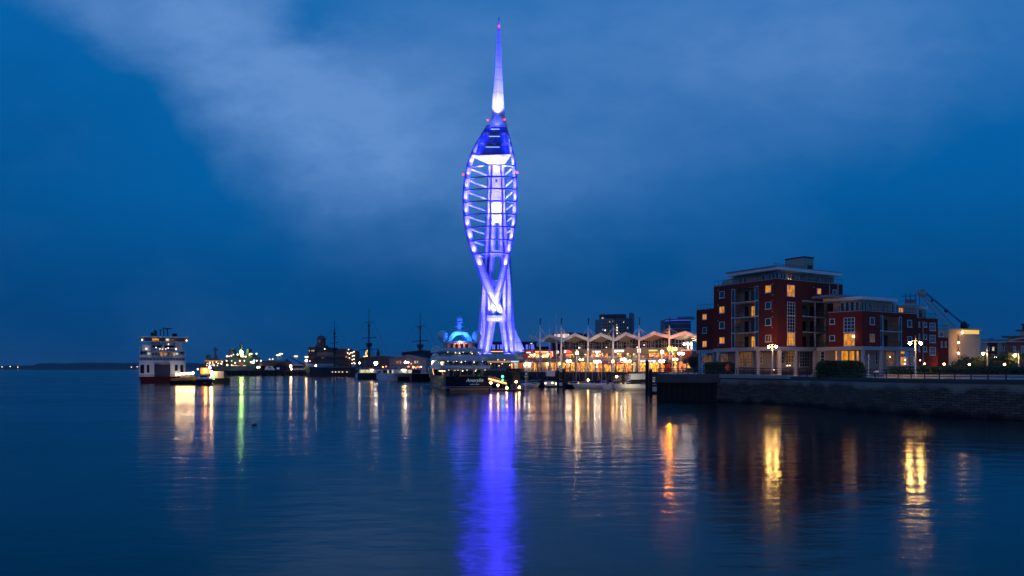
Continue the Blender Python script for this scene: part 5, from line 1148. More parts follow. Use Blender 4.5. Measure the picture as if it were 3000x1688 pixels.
def motorboat(L=10, H=1.5, cab=2.0, hullm='gel', top='gel', fly=False):
    T = thing('motor_boat', 'x', 'motor boat'); B = L * .34
    hull(MB(), L, B, H, .5, stern=.95).build('hull', MT[hullm], T)
    MB().loft([[(x, -w, H - .05), (x, w, H - .05), (x, w * .8, h), (x, -w * .8, h)] for x, w, h in ((L * .22, B * .4, H + cab * .5), (L * .5, B * .38, H + cab * .52), (L * .72, B * .2, H + .15))]).build('deckhouse', MT[top], T)
    w = MB().loft([[(x, -ww, H + .28), (x, ww, H + .28), (x, ww * .86, h), (x, -ww * .86, h)] for x, ww, h in ((L * .2, B * .395, H + cab * .48), (L * .48, B * .39, H + cab * .48), (L * .62, B * .26, H + cab * .3))]).build('window', MT['glass'], T)
    if fly:
        MB().loft([[(x, -ww, H + cab * .5), (x, ww, H + cab * .5), (x - .3, ww * .95, H + cab), (x - .3, -ww * .95, H + cab)] for x, ww in ((L * .05, B * .36), (L * .5, B * .34))]).build('flybridge', MT[top], T)
        MB().path([(L * .1, -B * .3, H + cab), (L * .12, -B * .28, H + cab + .9), (L * .12, B * .28, H + cab + .9), (L * .1, B * .3, H + cab)], .1, 5).build('radar_arch', MT[top], T)
    MB().path([(L * .5, -B * .42, H + .75), (L * .8, -B * .26, H + .95), (L * .99, 0, H + 1.1), (L * .8, B * .26, H + .95), (L * .5, B * .42, H + .75)], .03, 4).build('bow_rail', MT['alu'], T)
    return T
S1 = sailboat(); S2 = sailboat(9.2, 11.5, 'gel', 'navy'); S3 = sailboat(12, 22.5, 'navy', 'grey')
M1 = motorboat(9.5, 1.5, 2.2, 'navy', 'gel'); M2 = motorboat(11, 1.7, 3.6, 'gel', 'gel', True); M3 = motorboat(8, 1.2, 2.4, 'gel', 'gel')
usedb = set()
def put(pr, px, D, rz, label, group='boats moored in the marina', sc_=1, mastz=None):
    o = pr if pr.name not in usedb else copy_tree(pr); usedb.add(pr.name); p = W(px, 0, D)
    return place(o, (p.x, p.y, 0), R(rz), label, group, sc_)
put(M1, 1593, 228, 180, 'navy hulled motor boat with white cabin at the left end of the marina', sc_=.85)
c_ = put(M2, 1614, 226, 92, 'white flybridge motor cruiser moored stern on right of the navy boat')
for x, y in ((1598, 1123), (1618.5, 1122), (1629.5, 1124)): p = W(x, y, 224); tag(MB().sph(p, .28, 6).build('pontoon_light', MT['lampsmall']), {1598: 'left bright pontoon light under the flybridge cruiser', 1618.5: 'middle bright pontoon light under the flybridge cruiser', 1629.5: 'right bright pontoon light under the flybridge cruiser'}[x], 'light', 'lights on the pontoons')
put(M3, 1640, 224, 85, 'small boat with a blue awning seen between two dark piles')
put(M1, 1652, 214, 8, 'dark hulled motor boat pointing right, beside the right pile of the pair', sc_=.8)
put(S1, 1676, 220, 12, 'white sailing boat moored bow right, first right of the dark motor boat', sc_=.75)
put(S2, 1701, 214, 100, 'white sailing boat showing a rounded stern, left of the tall pontoon light')
put(S1, 1722, 216, 70, 'white sailing boat angled away, second rounded stern of the row')
put(S2, 1766, 212, 184, 'pale blue sailing boat lying broadside with a dark blue sail cover')
put(S1, 1778, 209, 98, 'white sailing boat with a broad oval stern, right of the broadside boat')
put(S2, 1791, 216, 80, 'white sailing boat squeezed between the oval stern and the motor boat')
put(M3, 1812, 208, 88, 'small white motor boat moored stern on left of the dark pile')
put(M2, 1836, 206, 35, 'white motor cruiser with dark side windows right of the dark pile', sc_=.7)
put(M2, 1893, 196, 186, 'large white motor yacht pointing left under the truss gangway', sc_=.85)
put(M3, 1917, 190, 75, 'small dark boat in the gap beside the sheet pile wall', sc_=.7)
# tall masted yachts in front of the tower
put(S3, 1432, 214, 165, 'tall masted dark yacht directly left of the tower legs', 'tall yachts before the tower', 1.0)
put(S3, 1478, 226, 172, 'tall masted dark yacht in front of the gap between the tower legs', 'tall yachts before the tower', 1.08)
put(S3, 1512, 240, 10, 'dark yacht with its mast in front of the right tower leg', 'tall yachts before the tower', .85)
put(S3, 1466, 250, 10, 'dark yacht with a shorter mast between the tower legs', 'tall yachts before the tower', .9)
put(S3, 1567, 236, 5, 'tall masted yacht right of the tower with a mast above the canopy tip', 'tall yachts before the tower', 1.07)
put(S1, 1500, 222, 20, 'white hulled yacht behind the dark pile gantry', 'tall yachts before the tower', .9)
put(S1, 1545, 244, 15, 'white sailing boat just left of the navy motor boat', 'boats moored in the marina', .9)
# masts along the wharf belong to more boats
for i, (x, rz) in enumerate(((1608, 80), (1648, 95), (1691, 88), (1745, 92), (1814, 84))):
    put(S1 if i % 2 else S2, x, 231, rz, 'sailing boat in the back row against the wharf wall, number ' + 'one two three four five'.split()[i] + ' from the left', 'back row of moored sailing boats', .85)

def pile(label, px, D, ytop, r=.42, grp='dark mooring piles'):
    p = W(px, ytop, D); T = thing('mooring_pile', label, 'pile', (p.x, D, 0), grp); MB().lathe([(r, -2), (r, p.z)], (p.x, D, 0), 10).build('shaft', MT['black'], T); MB().lathe([(r * 1.05, p.z), (r * .1, p.z + .5)], (p.x, D, 0), 10).build('cap', MT['grey'], T)
pile('tall dark pile, left one of the close pair left of the canopy mast', 1634.5, 215, 1086); pile('tall dark pile, right one of the close pair', 1651.5, 213, 1082); pile('dark pile in front of the truss gangway', 1826, 195, 1091)
pile('tallest dark pile beside the sheet pile wall', 1895, 165, 1058, .34); pile('dark pile nearest the sheet pile wall', 1906.5, 163, 1085, .38)
for x in (1161, 1166, 1172, 1178, 1184, 1191, 1199, 1207, 1214): pass
T = thing('pile_gantry', 'black timber pile gantry with cross beam in front of the tower sea wall', 'pier', W(1502, 1140, 195))
for x in (1486.5, 1507, 1518): p = W(x, 1083, 195 if x < 1500 else 192); MB().box(p.x - .45, p.x + .45, p.y - .4, p.y + .4, -2, p.z).build('post', MT['black'], T)
a, b = W(1482, 1080, 194), W(1522, 1080, 194); MB().box(a.x, b.x, 193.2, 194.4, a.z - .75, a.z).build('beam', MT['black'], T)
def pontoon(label, x0, x1, D, z=.55, d=3):
    a, b = W(x0, 0, D).x, W(x1, 0, D).x; T = thing('pontoon', label, 'pontoon', ((a + b) / 2, D, 0), 'floating pontoons'); MB().box(a, b, D, D + d, -.3, z - .12).build('float', MT['black'], T); MB().box(a - .05, b + .05, D - .05, D + d + .05, z - .119, z).build('decking', MT['timber'], T)
pontoon('floating pontoon under the moored boats left of the dark pile', 1597, 1682, 222); pontoon('floating pontoon in front of the black gantry', 1440, 1535, 186); pontoon('floating pontoon under the large white motor yacht', 1806, 1878, 203)
pontoon('long pontoon behind the white sailing boats', 1684, 1800, 224); pontoon('short pontoon at the foot of the sheet pile wall', 1899, 1926, 164)
for x, y, D, l in ((1485, 1136.5, 186, 'low pontoon light left of the black gantry'), (1521, 1135, 186, 'low pontoon light right of the black gantry'), (1512, 1118.5, 190, 'small light between the gantry posts'), (1723, 1113.5, 212, 'tall white pontoon light among the sailing boats'), (1807, 1103.5, 205, 'white light at the top of the truss gangway'), (1839, 1128, 202, 'low light beside the white cruiser'), (1438, 1122, 184, 'bright light under the left end of the glowing gangway'), (1459, 1129, 184, 'round white light below the middle of the glowing gangway')):
    p = W(x, y, D); T = thing('pontoon_light', l, 'light', (p.x, D, .5), 'lights on the pontoons'); MB().tube((p.x, D, .5), (p.x, D, p.z), .05).build('post', MT['alu'], T); MB().sph(p, .26, 6).build('lamp_globe', MT['lamp'], T)
p = W(1541, 1095, 190); T = thing('navigation_beacon', 'thin white pole beacon with a small top mark standing in the water', 'beacon', (p.x, p.y, 0)); MB().tube((p.x, p.y, -1), (p.x, p.y, p.z), .12).build('pole', MT['alu'], T); MB().box(p.x - .45, p.x + .45, p.y - .1, p.y + .1, p.z - .9, p.z - .7).sph((p.x, p.y, p.z), .3, 5).build('top_mark', MT['white'], T)
T = thing('green_beacon', 'pole with two green navigation lights, one above the other, by the glowing gangway', 'beacon', W(1472.5, 1140, 186)); p = W(1472.5, 1103, 186); MB().tube((p.x, 186, 0), (p.x, 186, p.z + .5), .1).build('pole', MT['dark'], T)
for y in (1103.3, 1114): MB().sph(W(1472.5, y, 185.6), .3, 6).build('green_light', MT['green_light'], T)
# glowing gangway and truss gangway
def gangway(name, label, a, b, w, h, mt, lit, zig):
    T = thing(name, label, 'gangway', a); a, b = Vector(a), Vector(b); up = Vector((0, 0, h)); bk = Vector((0, w, 0)); n = zig
    d = MB().hexa([a, b, b + bk, a + bk], [a + Vector((0, 0, .15)), b + Vector((0, 0, .15)), b + bk + Vector((0, 0, .15)), a + bk + Vector((0, 0, .15))]).build('walkway', MT['grey'], T)
    for o in (Vector((0, 0, 0)), bk):
        m = MB().tube(a + up + o, b + up + o, .09, n=5).tube(a + o, b + o, .1, n=5)
        for k in range(n):
            p, q = a.lerp(b, k / n) + o, a.lerp(b, (k + 1) / n) + o; m.tube(p, (p + q) / 2 + up, .07, n=4); m.tube((p + q) / 2 + up, q, .07, n=4)
        m.build('side_truss', mt, T)
    if lit: MB().tube(a + Vector((0, -.12, .3)), b + Vector((0, -.12, .3)), .16, n=6).build('light_strip', lit, T)
    return T
gangway('boarding_gangway', 'gangway with a glowing orange light strip descending to the pontoon beside the yacht', W(1431, 1113, 186), W(1484, 1127, 184), 1.4, 1.0, mat('gangway_orange_lit_steel', (.5, .2, .12), .5), glow('gangway_strip', (1, .42, .12), 3), 9)  # orange light falling on the trusses is put into the steel colour
gangway('truss_gangway', 'pale lit truss gangway rising to the wharf above the white motor yacht', W(1797, 1117, 210), W(1893, 1106, 196), 1.8, 1.3, MT['cream'], None, 12)
gangway('short_gangway', 'white zigzag truss gangway end beside the sheet pile wall', W(1905, 1119, 172), W(1925, 1118, 172), 1.4, 1.0, MT['white'], None, 2)
spot(None, W(1850, 1120, 190), W(1850, 1108, 203), 700, (1, .75, .4), 120, .8); spot(None, W(1912, 1130, 164), W(1914, 1113, 172), 500, (1, .85, .6), 110, .8)
# ---------------------------------------------------------------- superyacht (local x towards the bow, y to port, stern at the origin)
def superyacht():
    gel = mat('yacht_white_blue_tinted', (.56, .70, .80), .3)  # white paint with the tower and sky's blue light mixed into the colour
    T = thing('superyacht', 'huge navy hulled yacht with tiered pale decks and blue lit radar arch, stern on', 'yacht')
    st = [(0, 6.1, 3.75, 5.9), (2, 6.2, 3.75, 6.1), (12, 6.25, 3.8, 6.2), (22, 6.2, 3.9, 6.1), (23.5, 6.2, 4.6, 6.0), (30, 6.2, 5.4, 5.7), (45, 5.4, 6.2, 3.8), (55, 3.4, 6.8, 1.6), (62, .3, 7.4, .1)]
    m = MB(); m.loft([[(x - (.0 if i < 7 else (i - 6) * 2.2), -b, -.6), (x - (.0 if i < 7 else (i - 6) * 2.2), b, -.6), (x, w, z), (x, w - .25, z), (x, -w + .25, z), (x, -w, z)] for i, (x, w, z, b) in enumerate(st)]); m.build('hull', MT['navy'], T)
    s = MB()
    for z0 in (.62, 1.0):
        s.loft([[(x - .04, w, z0), (x - .04, -w, z0), (x - .04, -w, z0 + .1), (x - .04, w, z0 + .1)] for x, w in ((-.05, 6.05), (.0, 6.05))])
        s.loft([[(x, w, z0), (x, w + .02, z0), (x, w + .02, z0 + .1), (x, w, z0 + .1)] for x, w in ((-.05, 6.03), (2, 6.15), (22, 6.18), (30, 5.85))])
    s.build('boot_stripe', MT['lilac'], T)
    MB().box(-1.6, -.1, -5.2, 5.2, .1, .5).build('swim_platform', MT['teak'], T)
    def plan(x0, x1, w, nose): return [(x0, -w), (x0, w), (x0 + 2, w + .15), (x1 - nose, w), (x1, w * .35), (x1, -w * .35), (x1 - nose, -w), (x0 + 2, -w - .15)]
    MB().prism(plan(1.2, 50, 5.5, 9), 3.3, 3.7).build('main_deck', MT['teak'], T)
    D = [(5.55, 6.75, 1.5, 40, 6.2), (7.95, 9.2, 4.2, 37, 6.0), (10.5, 11.55, 7.6, 34, 5.4)]
    for z0, z1, x0, x1, w in D:
        m = MB(); P = plan(x0, x1, w, 7); Q = plan(x0 + .5, x1 + .4, w - .5, 7)
        m.loft([[(x, y, z0) for x, y in Q], [(x, y, z0 + .35) for x, y in P], [(x - .1 * (x < x0 + 3), y * 1.02, z1) for x, y in P]]); dk = m.build('deck_overhang', gel, T)
        # wave shaped wings
        for sgn in (1, -1):
            MB().loft([[(x, sgn * (w - .1), z0 + .3), (x, sgn * (w + .25), z0 + .3), (x, sgn * (w + .1), zt), (x, sgn * (w - .2), zt)] for x, zt in ((x0 + 5, z1 - .2), (x0 + 9, z1 + .2), (x0 + 12, z1 + .7), (x0 + 16, z1 + 1.25), (x0 + 19, z1 + 1.4), (x0 + 22, z1 + 1.1), (x0 + 28, z1 + .1))]).build('side_wing', gel, dk)
        l = MB(); q = [(x0 + .8, w * k / 5) for k in range(-4, 5)]
        for i, (x, y) in enumerate(q): MB().sph((x, y, z0 - .05), .1, 4).build('downlight', MT['lampsmall'], dk) if i % 2 == 0 else None
        r = MB(); r.path([(x0 + .3, -w + .2, z1 + .35), (x0 + .3, w - .2, z1 + .35)], .035, 4)
        for k in range(9): r.tube((x0 + .3, -w + .2 + (2 * w - .4) * k / 8, z1), (x0 + .3, -w + .2 + (2 * w - .4) * k / 8, z1 + .35), .03, n=4)
        r.build('rail', MT['alu'], dk)
    gl = mat('yacht_dark_glass', (.02, .015, .02), .08, spec=.8)
    for z0, z1, x0, x1, w in ((3.7, 5.6, 7.5, 42, 4.9), (6.0, 8.0, 9.5, 36, 4.6), (8.6, 10.55, 12.5, 33, 4.0)):
        h = MB().prism(plan(x0, x1, w, 8), z0, z1 + .3).build('saloon', gl, T)
        for k in range(6):
            y = -w + 2 * w * k / 5; MB().box(x0 - .16, x0 - .02, y - .08, y + .08, z0, z1).build('frame', MT['cream'], h)
        for sgn in (1, -1): MB().box(x0 - .14, x0 + .5, sgn * (w - .02) - .55, sgn * (w - .02) + .1, z0, z1).build('corner_panel', MT['cream'], h); MB().tube((x0 - 3.2, sgn * (w - .2), z0 - .4), (x0 - 3.2, sgn * (w - .2), z1 + .1), .12).build('post', MT['cream'], h)
        p = MB().sph((x0 - 1.6, .6, z1 - .35), .16, 6).build('ceiling_light', MT['lampsmall'], h); MB().sph((x0 - 1.6, -3, z1 - .4), .12, 5).build('ceiling_light', MT['lampsmall'], h)
    MB().box(5, 6.6, -3.4, 1.4, 3.7, 4.2).build('stern_table', MT['teak'], T); MB().box(9.6, 10.6, -3.4, 3.2, 9.1, 9.8).build('sofa', gel, T)
    # sun deck bar, warm lit, and blue arch
    orl = mat('coral_lit_wall', (.75, .42, .32), .6)
    b = MB().prism(plan(13.5, 27, 3.6, 5), 11.4, 13.2).build('sky_lounge', orl, T); MB().prism(plan(12.2, 28, 3.9, 5), 13.2, 13.7).build('lounge_roof', gel, b)
    for y in (-2.2, -.8, .6, 2.0): MB().box(13.35, 13.48, y, y + .7, 11.5, 12.9).build('window', MT['glass'], b)
    for y in (-1.6, -1, -.4, .3, .9, 1.5): MB().sph((13.0, y, 13.0), .07, 4).build('downlight', MT['lampsmall'], b)
    MB().loft([[(13.4, y, z), (17.2, y * .92, z), (17.0, yi * .92, zi), (13.6, yi, zi)] for y, z, yi, zi in ((-3.6, 13.7, -2.5, 13.7), (-3.1, 14.9, -1.9, 14.6), (-2.2, 16.0, -1.3, 15.2), (-1.2, 16.4, -.9, 15.5), (1.2, 16.4, .9, 15.5), (2.2, 16.0, 1.3, 15.2), (3.1, 14.9, 1.9, 14.6), (3.6, 13.7, 2.5, 13.7))]).build('radar_arch', gel, T, False)
    m = MB().lathe([(.85, 16.2), (.6, 17.4), (.55, 18.9), (1.1, 19.0), (1.1, 19.2)], (15, 0, 0), 8); m.build('mast', gel, T); MB().tube((15, -2.1, 17.0), (15, 2.6, 17.0), .12).tube((14.6, 1.2, 17.9), (14.6, -1.2, 17.9), .08).build('radar_bar', gel, T)
    MB().sph((15, 0, 20.0), .95, 10).build('radome', gel, T, True)
    for s_ in (1, -1): MB().lathe([(.6, 13.2), (.6, 13.9), (1.3, 14.3), (1.5, 15.1), (1.3, 16.0), (.7, 16.6), (.05, 16.8)], (14, s_ * 4.9, 0), 12).build('radome', gel, T, True)
    MB().tube((1.8, -1.6, 3.7), (1.8, -1.6, 10.6), .09, .04).build('ensign_staff', MT['alu'], T)
    # name on the transom
    F = Fac((0, 10), (1, 10))
    for s, z, h, sl in (('Amaryllis', 2.35, 1.25, .35), ('GEORGE TOWN', 1.55, .34, 0)):
        c = bpy.data.curves.new('n', 'FONT'); c.body = s; c.size = h; c.extrude = .015; c.align_x = 'CENTER'; c.shear = sl
        t = bpy.data.objects.new('t', c); COL.objects.link(t); me = bpy.data.meshes.new_from_object(t.evaluated_get(bpy.context.evaluated_depsgraph_get())); bpy.data.objects.remove(t)
        me.transform(Matrix(((0, 0, -1, -.12), (-1, 0, 0, -1.6), (0, 1, 0, z), (0, 0, 0, 1)))); me.materials.clear(); me.materials.append(mat('name_letters_' + s[:3], (.5, .7, .85), .4, emit=(.3, .55, .8), es=.35)); me.name = 'name_lettering'
        o = bpy.data.objects.new('name_lettering', me); COL.objects.link(o); o.parent = T
    for x, y, z, c in ((26, 6.4, 7.2, (1, .6, .2)),): MB().sph((27, 6.0, 7.6), .5, 7, 1.5).build('boarding_light', MT['lampsmall'], T); MB().path([(27, 6.2, 7.0), (25, 6.3, 5.2), (22.6, 6.35, 4.1)], .09, 5).build('bulwark_trim', MT['strip'], T)
    for x in (14, 17, 20, 9, 12): MB().sph((x, 5.1, 5.2), .12, 5).build('side_light', MT['lampsmall'], T)
    for l, t, p, cc, a in (((12.0, 0, 13.8), (14.2, 3.0, 15.0), 2600, (.012, .13, 1), 90), ((12.0, 0, 13.8), (14.2, -3.0, 15.0), 2600, (.012, .13, 1), 90), ((10.5, 0, 14.2), (15, 0, 17), 9000, (.01, .05, 1), 100), ((11.5, 0, 13.1), (13.6, 0, 12), 260, (1, .35, .2), 150),
                        ((4.5, 2, 5.5), (7.5, 0, 4), 60, (1, .62, .25), 150), ((6.5, 2, 7.9), (9.5, 0, 6.5), 45, (1, .62, .25), 150), ((9.5, 1, 10.4), (12.5, 0, 9), 45, (1, .62, .25), 150)): spot(T, l, t, p, cc, a, .8)
    return T
Y = superyacht(); place(Y, (-11.6, 191.5, 0), math.atan2(45, -11))

# ---------------------------------------------------------------- catamaran harbour ferries
def catamaran(L, wm, deckm, lightc):
    T = thing('harbour_ferry', 'x', 'ferry'); h = MB()
    h.loft([[(x, -w, z0), (x, w, z0), (x, w, z1), (x, -w, z1)] for x, w, z0, z1 in ((0, 1.2, .6, 3.0), (1.6, 2.6, .1, 3.05), (4, 3.4, -.3, 3.1), (L, 3.6, -.3, 3.1))]); h.build('hull', MT['gel'], T)
    MB().prism([(L * .56, -3.8), (L * .86, -3.8), (L * .83, -3.62), (L * .59, -3.62)][:4], -.1, 1.9).build('fender_float', MT['black'], T)
    MB().loft([[(x, -w, 3.1), (x, w, 3.1), (x + .3, w * .97, z), (x + .3, -w * .97, z)] for x, w, z in ((1.2, 2.2, 4.9), (3.2, 3.2, 5.6), (L, 3.4, 5.6))]).build('cabin', MT['gel'], T)
    MB().box(.6, L + .2, -3.6, 3.6, 5.6, 5.8).build('upper_deck', MT[deckm], T)
    for x0, x1, s in wm: w = MB().box(x0, x1, -3.5, -3.36, 3.7, 5.2).build('window', MT[s], T)
    MB().box(1.1, 2.6, -2.9, -2.6, 3.9, 4.8).build('wheelhouse_window', MT['glass'], T)
    r = MB()
    for k in range(int(L / 1.1)): r.tube((1.5 + k * 1.1, -3.4, 5.8), (1.5 + k * 1.1, -3.4, 7.4 if k % 2 else 6.8), .05, n=4)
    r.tube((1.5, -3.4, 6.8), (L, -3.4, 6.8), .05, n=4).tube((1.5, -3.4, 6.3), (L, -3.4, 6.3), .04, n=4); r.build('deck_rail', MT['lilac'], T)
    MB().box(L * .12, L * .98, -3.2, 3.2, 7.4, 7.55).build('awning', MT['navy'], T)
    for k in range(8): MB().box(L * .2 + k * L * .09, L * .2 + k * L * .09 + .9, -2.6, -1.8, 5.8, 6.6).build('bench', MT['blue' if k % 2 else 'lilac'], T)
    MB().tube((L * .35, 0, 7.5), (L * .35, 0, 10.5), .1).tube((L * .35 - 1, 0, 9.6), (L * .35 + 1, 0, 9.6), .06).build('mast', MT['lilac'], T)
    MB().box(L * .67, L * .75, -3.62, -3.42, 5.1, 5.35).build('side_lamp', MT['lamp'], T); spot(T, (L * .71, -4.3, 5.6), (L * .71, -3.4, 4.3), 60, (1, .9, .55), 140, .8)
    return T
c1 = catamaran(15, ((3.6, 6.4, 'pale_lit'), (6.9, 8.6, 'pale_lit'), (8.9, 9.4, 'pale_lit')), 'lilac', 0)
p = W(1043, 0, 418); place(c1, (p.x, p.y, 0), R(-8), 'smaller white catamaran ferry with bright cream windows, left of the other one', 'catamaran harbour ferries')
c2 = catamaran(21, ((4.2, 6.2, 'glass'), (6.5, 7.0, 'pale_lit'), (7.4, 8.5, 'glass'), (8.8, 9.4, 'pale_lit'), (17.3, 19.8, 'pale_lit')), 'blue', 0)
p = W(1105, 0, 366); place(c2, (p.x, p.y, 0), R(-7), 'larger white and blue catamaran ferry moored by the black piles', 'catamaran harbour ferries')
for i, x in enumerate((1214, 1220, 1226, 1233)):
    pile('black landing pile, ' + 'first second third fourth'.split()[i] + ' of four between the catamaran and the navy yacht', x - 4, 345, 1084, .6, 'black landing piles')

# ---------------------------------------------------------------- car ferry, bow on
def car_ferry():
    T = thing('car_ferry', 'white car ferry with a red hull band seen bow on with warm lit decks', 'ferry'); k = 7.8
    def Lx(px): return (px - 477) / k
    def z(py): return EYE + (HY - py) / 7.0
    def bx(name, x0, x1, y0, y1, d0, d1, m, par=None): return MB().box(Lx(x0), Lx(x1), d0, d1, z(y1), z(y0)).build(name, MT[m] if isinstance(m, str) else m, par or T)
    def taper(name, pts, m): return MB().loft(pts).build(name, MT[m], T)
    X0, X1 = Lx(408), Lx(545)
    MB().loft([[(X0 + .8, 2.5, -1), (X1 - .8, 2.5, -1), (X1, 60, -1), (X0, 60, -1)], [(X0, 0, z(1103)), (X1, 0, z(1103)), (X1, 60, z(1103)), (X0, 60, z(1103))]]).build('lower_hull', MT['hullred'], T)
    w = MB(); W0 = z(1103); W1 = z(1056); F = Fac((X0, 1e-6), (X1, 1e-6)); F.n = Vector((0, -1))
    holes = [(Lx(452) - X0, Lx(499) - X0, W0 - 1, z(1066)), (Lx(412) - X0, Lx(423) - X0, z(1094), z(1069)), (Lx(430) - X0, Lx(438) - X0, z(1092), z(1069)), (Lx(512) - X0, Lx(521) - X0, z(1087), z(1069)), (Lx(529) - X0, Lx(537) - X0, z(1092), z(1069))]
    F.wall(w, 0, X1 - X0, W0, W1, holes, -2.2, 0); w.box(X0, X0 + .4, 2.2, 60, W0, W1); w.box(X1 - .4, X1, 2.2, 60, W0, W1); w.build('bow_plating', MT['gel'], T)
    bx('ramp', 452, 499, 1068, 1103, .6, 1.2, mat('ramp_navy', (.02, .03, .08), .6)); bx('ramp_head', 452, 499, 1062, 1067.5, -.6, .5, 'grey')
    bx('bow_void_shade', 410, 540, 1066, 1100, 3, 3.5, mat('void_shade', (.03, .02, .03), .8))  # dark slab paints the shade seen through the bow openings
    bx('deck_gap_shade', 411, 542, 1048, 1056, 1.5, 60, 'dark')  # solid dark block stands for the shade in the open deck gap
    for a, b in ((409, 445), (515, 541)): bx('bulwark', a, b, 1039.5, 1048, .2, 4, 'gel')
    bx('lounge_front', 430, 528, 1030, 1048.1, 4, 50, 'gel'); bx('promenade_deck', 411, 542, 1027.5, 1029.5, 2.5, 60, 'gel')
    for a, s in ((432, 'pale_lit'), (446, 'dark'), (454, 'dark'), (463, 'dark'), (470.5, 'warm'), (482, 'warm'), (491, 'dark'), (502, 'warm_dim'), (508, 'pale_lit'), (516, 'pale_lit')): bx('window', a, a + 6, 1033.5, 1041, 3.85, 4.05, s)
    bx('upper_lounge', 441, 518, 1000, 1028, 8, 48, mat('ferry_blue_house', (.12, .2, .38), .6)); bx('side_house', 415, 441, 1009, 1027.4, 9, 48, 'gel'); bx('side_house', 518, 536, 1003, 1027.4, 10, 48, 'gel')
    for a, y in ((428, 1021), (457, 1017), (468, 1021), (476, 1022), (486, 1021), (493, 1018), (517, 1021), (494, 1007)): MB().sph((Lx(a), 7.4, z(y)), .34 if a in (428, 517) else .2, 6).build('deck_lamp', MT['lampsmall'], T)
    bx('bridge', 409, 553, 988, 1000, 6.5, 14, mat('bridge_front', (.07, .085, .10), .3)); bx('bridge_roof', 408, 556, 983.5, 988, 5.8, 15, 'gel'); bx('bridge_sill', 408, 554, 998.5, 1000.5, 6.1, 14.5, 'gel')
    for a, b, s in ((446, 465, 'warm'), (486, 496, 'pale_lit'), (500, 511, 'warm_dim')): bx('window', a, b, 990.5, 997, 6.35, 6.6, s)
    for a in (416, 549): MB().sph((Lx(a), 6.0, z(995)), .3, 6).build('wing_light', MT['lampsmall'], T)
    bx('side_screen', 541, 545, 1028, 1090, 4, 60, 'gel'); bx('side_screen', 408, 411, 1015, 1048, 4, 50, 'gel')
    r = MB()
    for y, a, b, d in ((1027.5, 411, 542, 2.6), (1039.5, 446, 514, 3.6), (1000, 441, 518, 7.6), (1056, 410, 543, .4)):
        za = z(y); r.tube((Lx(a), d, za + 1), (Lx(b), d, za + 1), .06, n=4).tube((Lx(a), d, za + .5), (Lx(b), d, za + .5), .04, n=4)
        n_ = int((b - a) / 9)
        for q in range(n_ + 1): r.tube((Lx(a + (b - a) * q / n_), d, za), (Lx(a + (b - a) * q / n_), d, za + 1), .05, n=4)
    r.build('rail', MT['gel'], T)
    bx('bow_stripe', 410, 451, 1098, 1100, -.03, .02, 'navy'); bx('bow_stripe', 500, 543, 1098, 1100, -.03, .02, 'navy')
    for a in (441, 478, 517): bx('house_pillar', a - 1, a + 1, 1000, 1028, 7.8, 8.1, 'gel')
    bx('house_window', 446, 473, 1011, 1017, 7.9, 8.05, 'navy'); bx('house_window', 483, 514, 1011, 1017, 7.9, 8.05, 'navy'); bx('house_window', 446, 514, 1022, 1026, 7.9, 8.05, 'navy')
    for a in (411, 536): bx('lifeboat', a, a + 9, 1021, 1028, 12, 20, 'gel')
    m = MB(); m.tube((Lx(469), 9, z(984)), (Lx(470), 9, z(964)), .2); m.tube((Lx(492), 9, z(984)), (Lx(490), 9, z(960)), .25); m.tube((Lx(478), 9, z(959.5)), (Lx(505), 9, z(959.5)), .22); m.tube((Lx(464), 9, z(964)), (Lx(476), 9, z(964)), .15); m.tube((Lx(481), 9, z(984)), (Lx(478.5), 9, z(957)), .22); m.build('radar_mast', MT['dark'], T)
    for a, b, y in ((441, 450, 971), (451, 456, 963), (457, 460, 966), (506, 521, 973)): bx('funnel' if a > 500 else 'vent_stack', a, b, y, 984, 12, 16, 'navy')
    for l, t, p, c in (((Lx(520), -6, 4), (Lx(505), 0, z(1080)), 350, (1, .85, .6)), ((Lx(430), -8, 3), (Lx(430), 0, z(1075)), 160, (1, .7, .75)), ((Lx(475), -1, z(1064)), (Lx(475), 1, z(1085)), 20, (1, .8, .4))): spot(T, l, t, p, c, 90, .8)
    return T
CF = car_ferry(); place(CF, ((477 - CX) / FPX * 300, 300, 0), R(26))

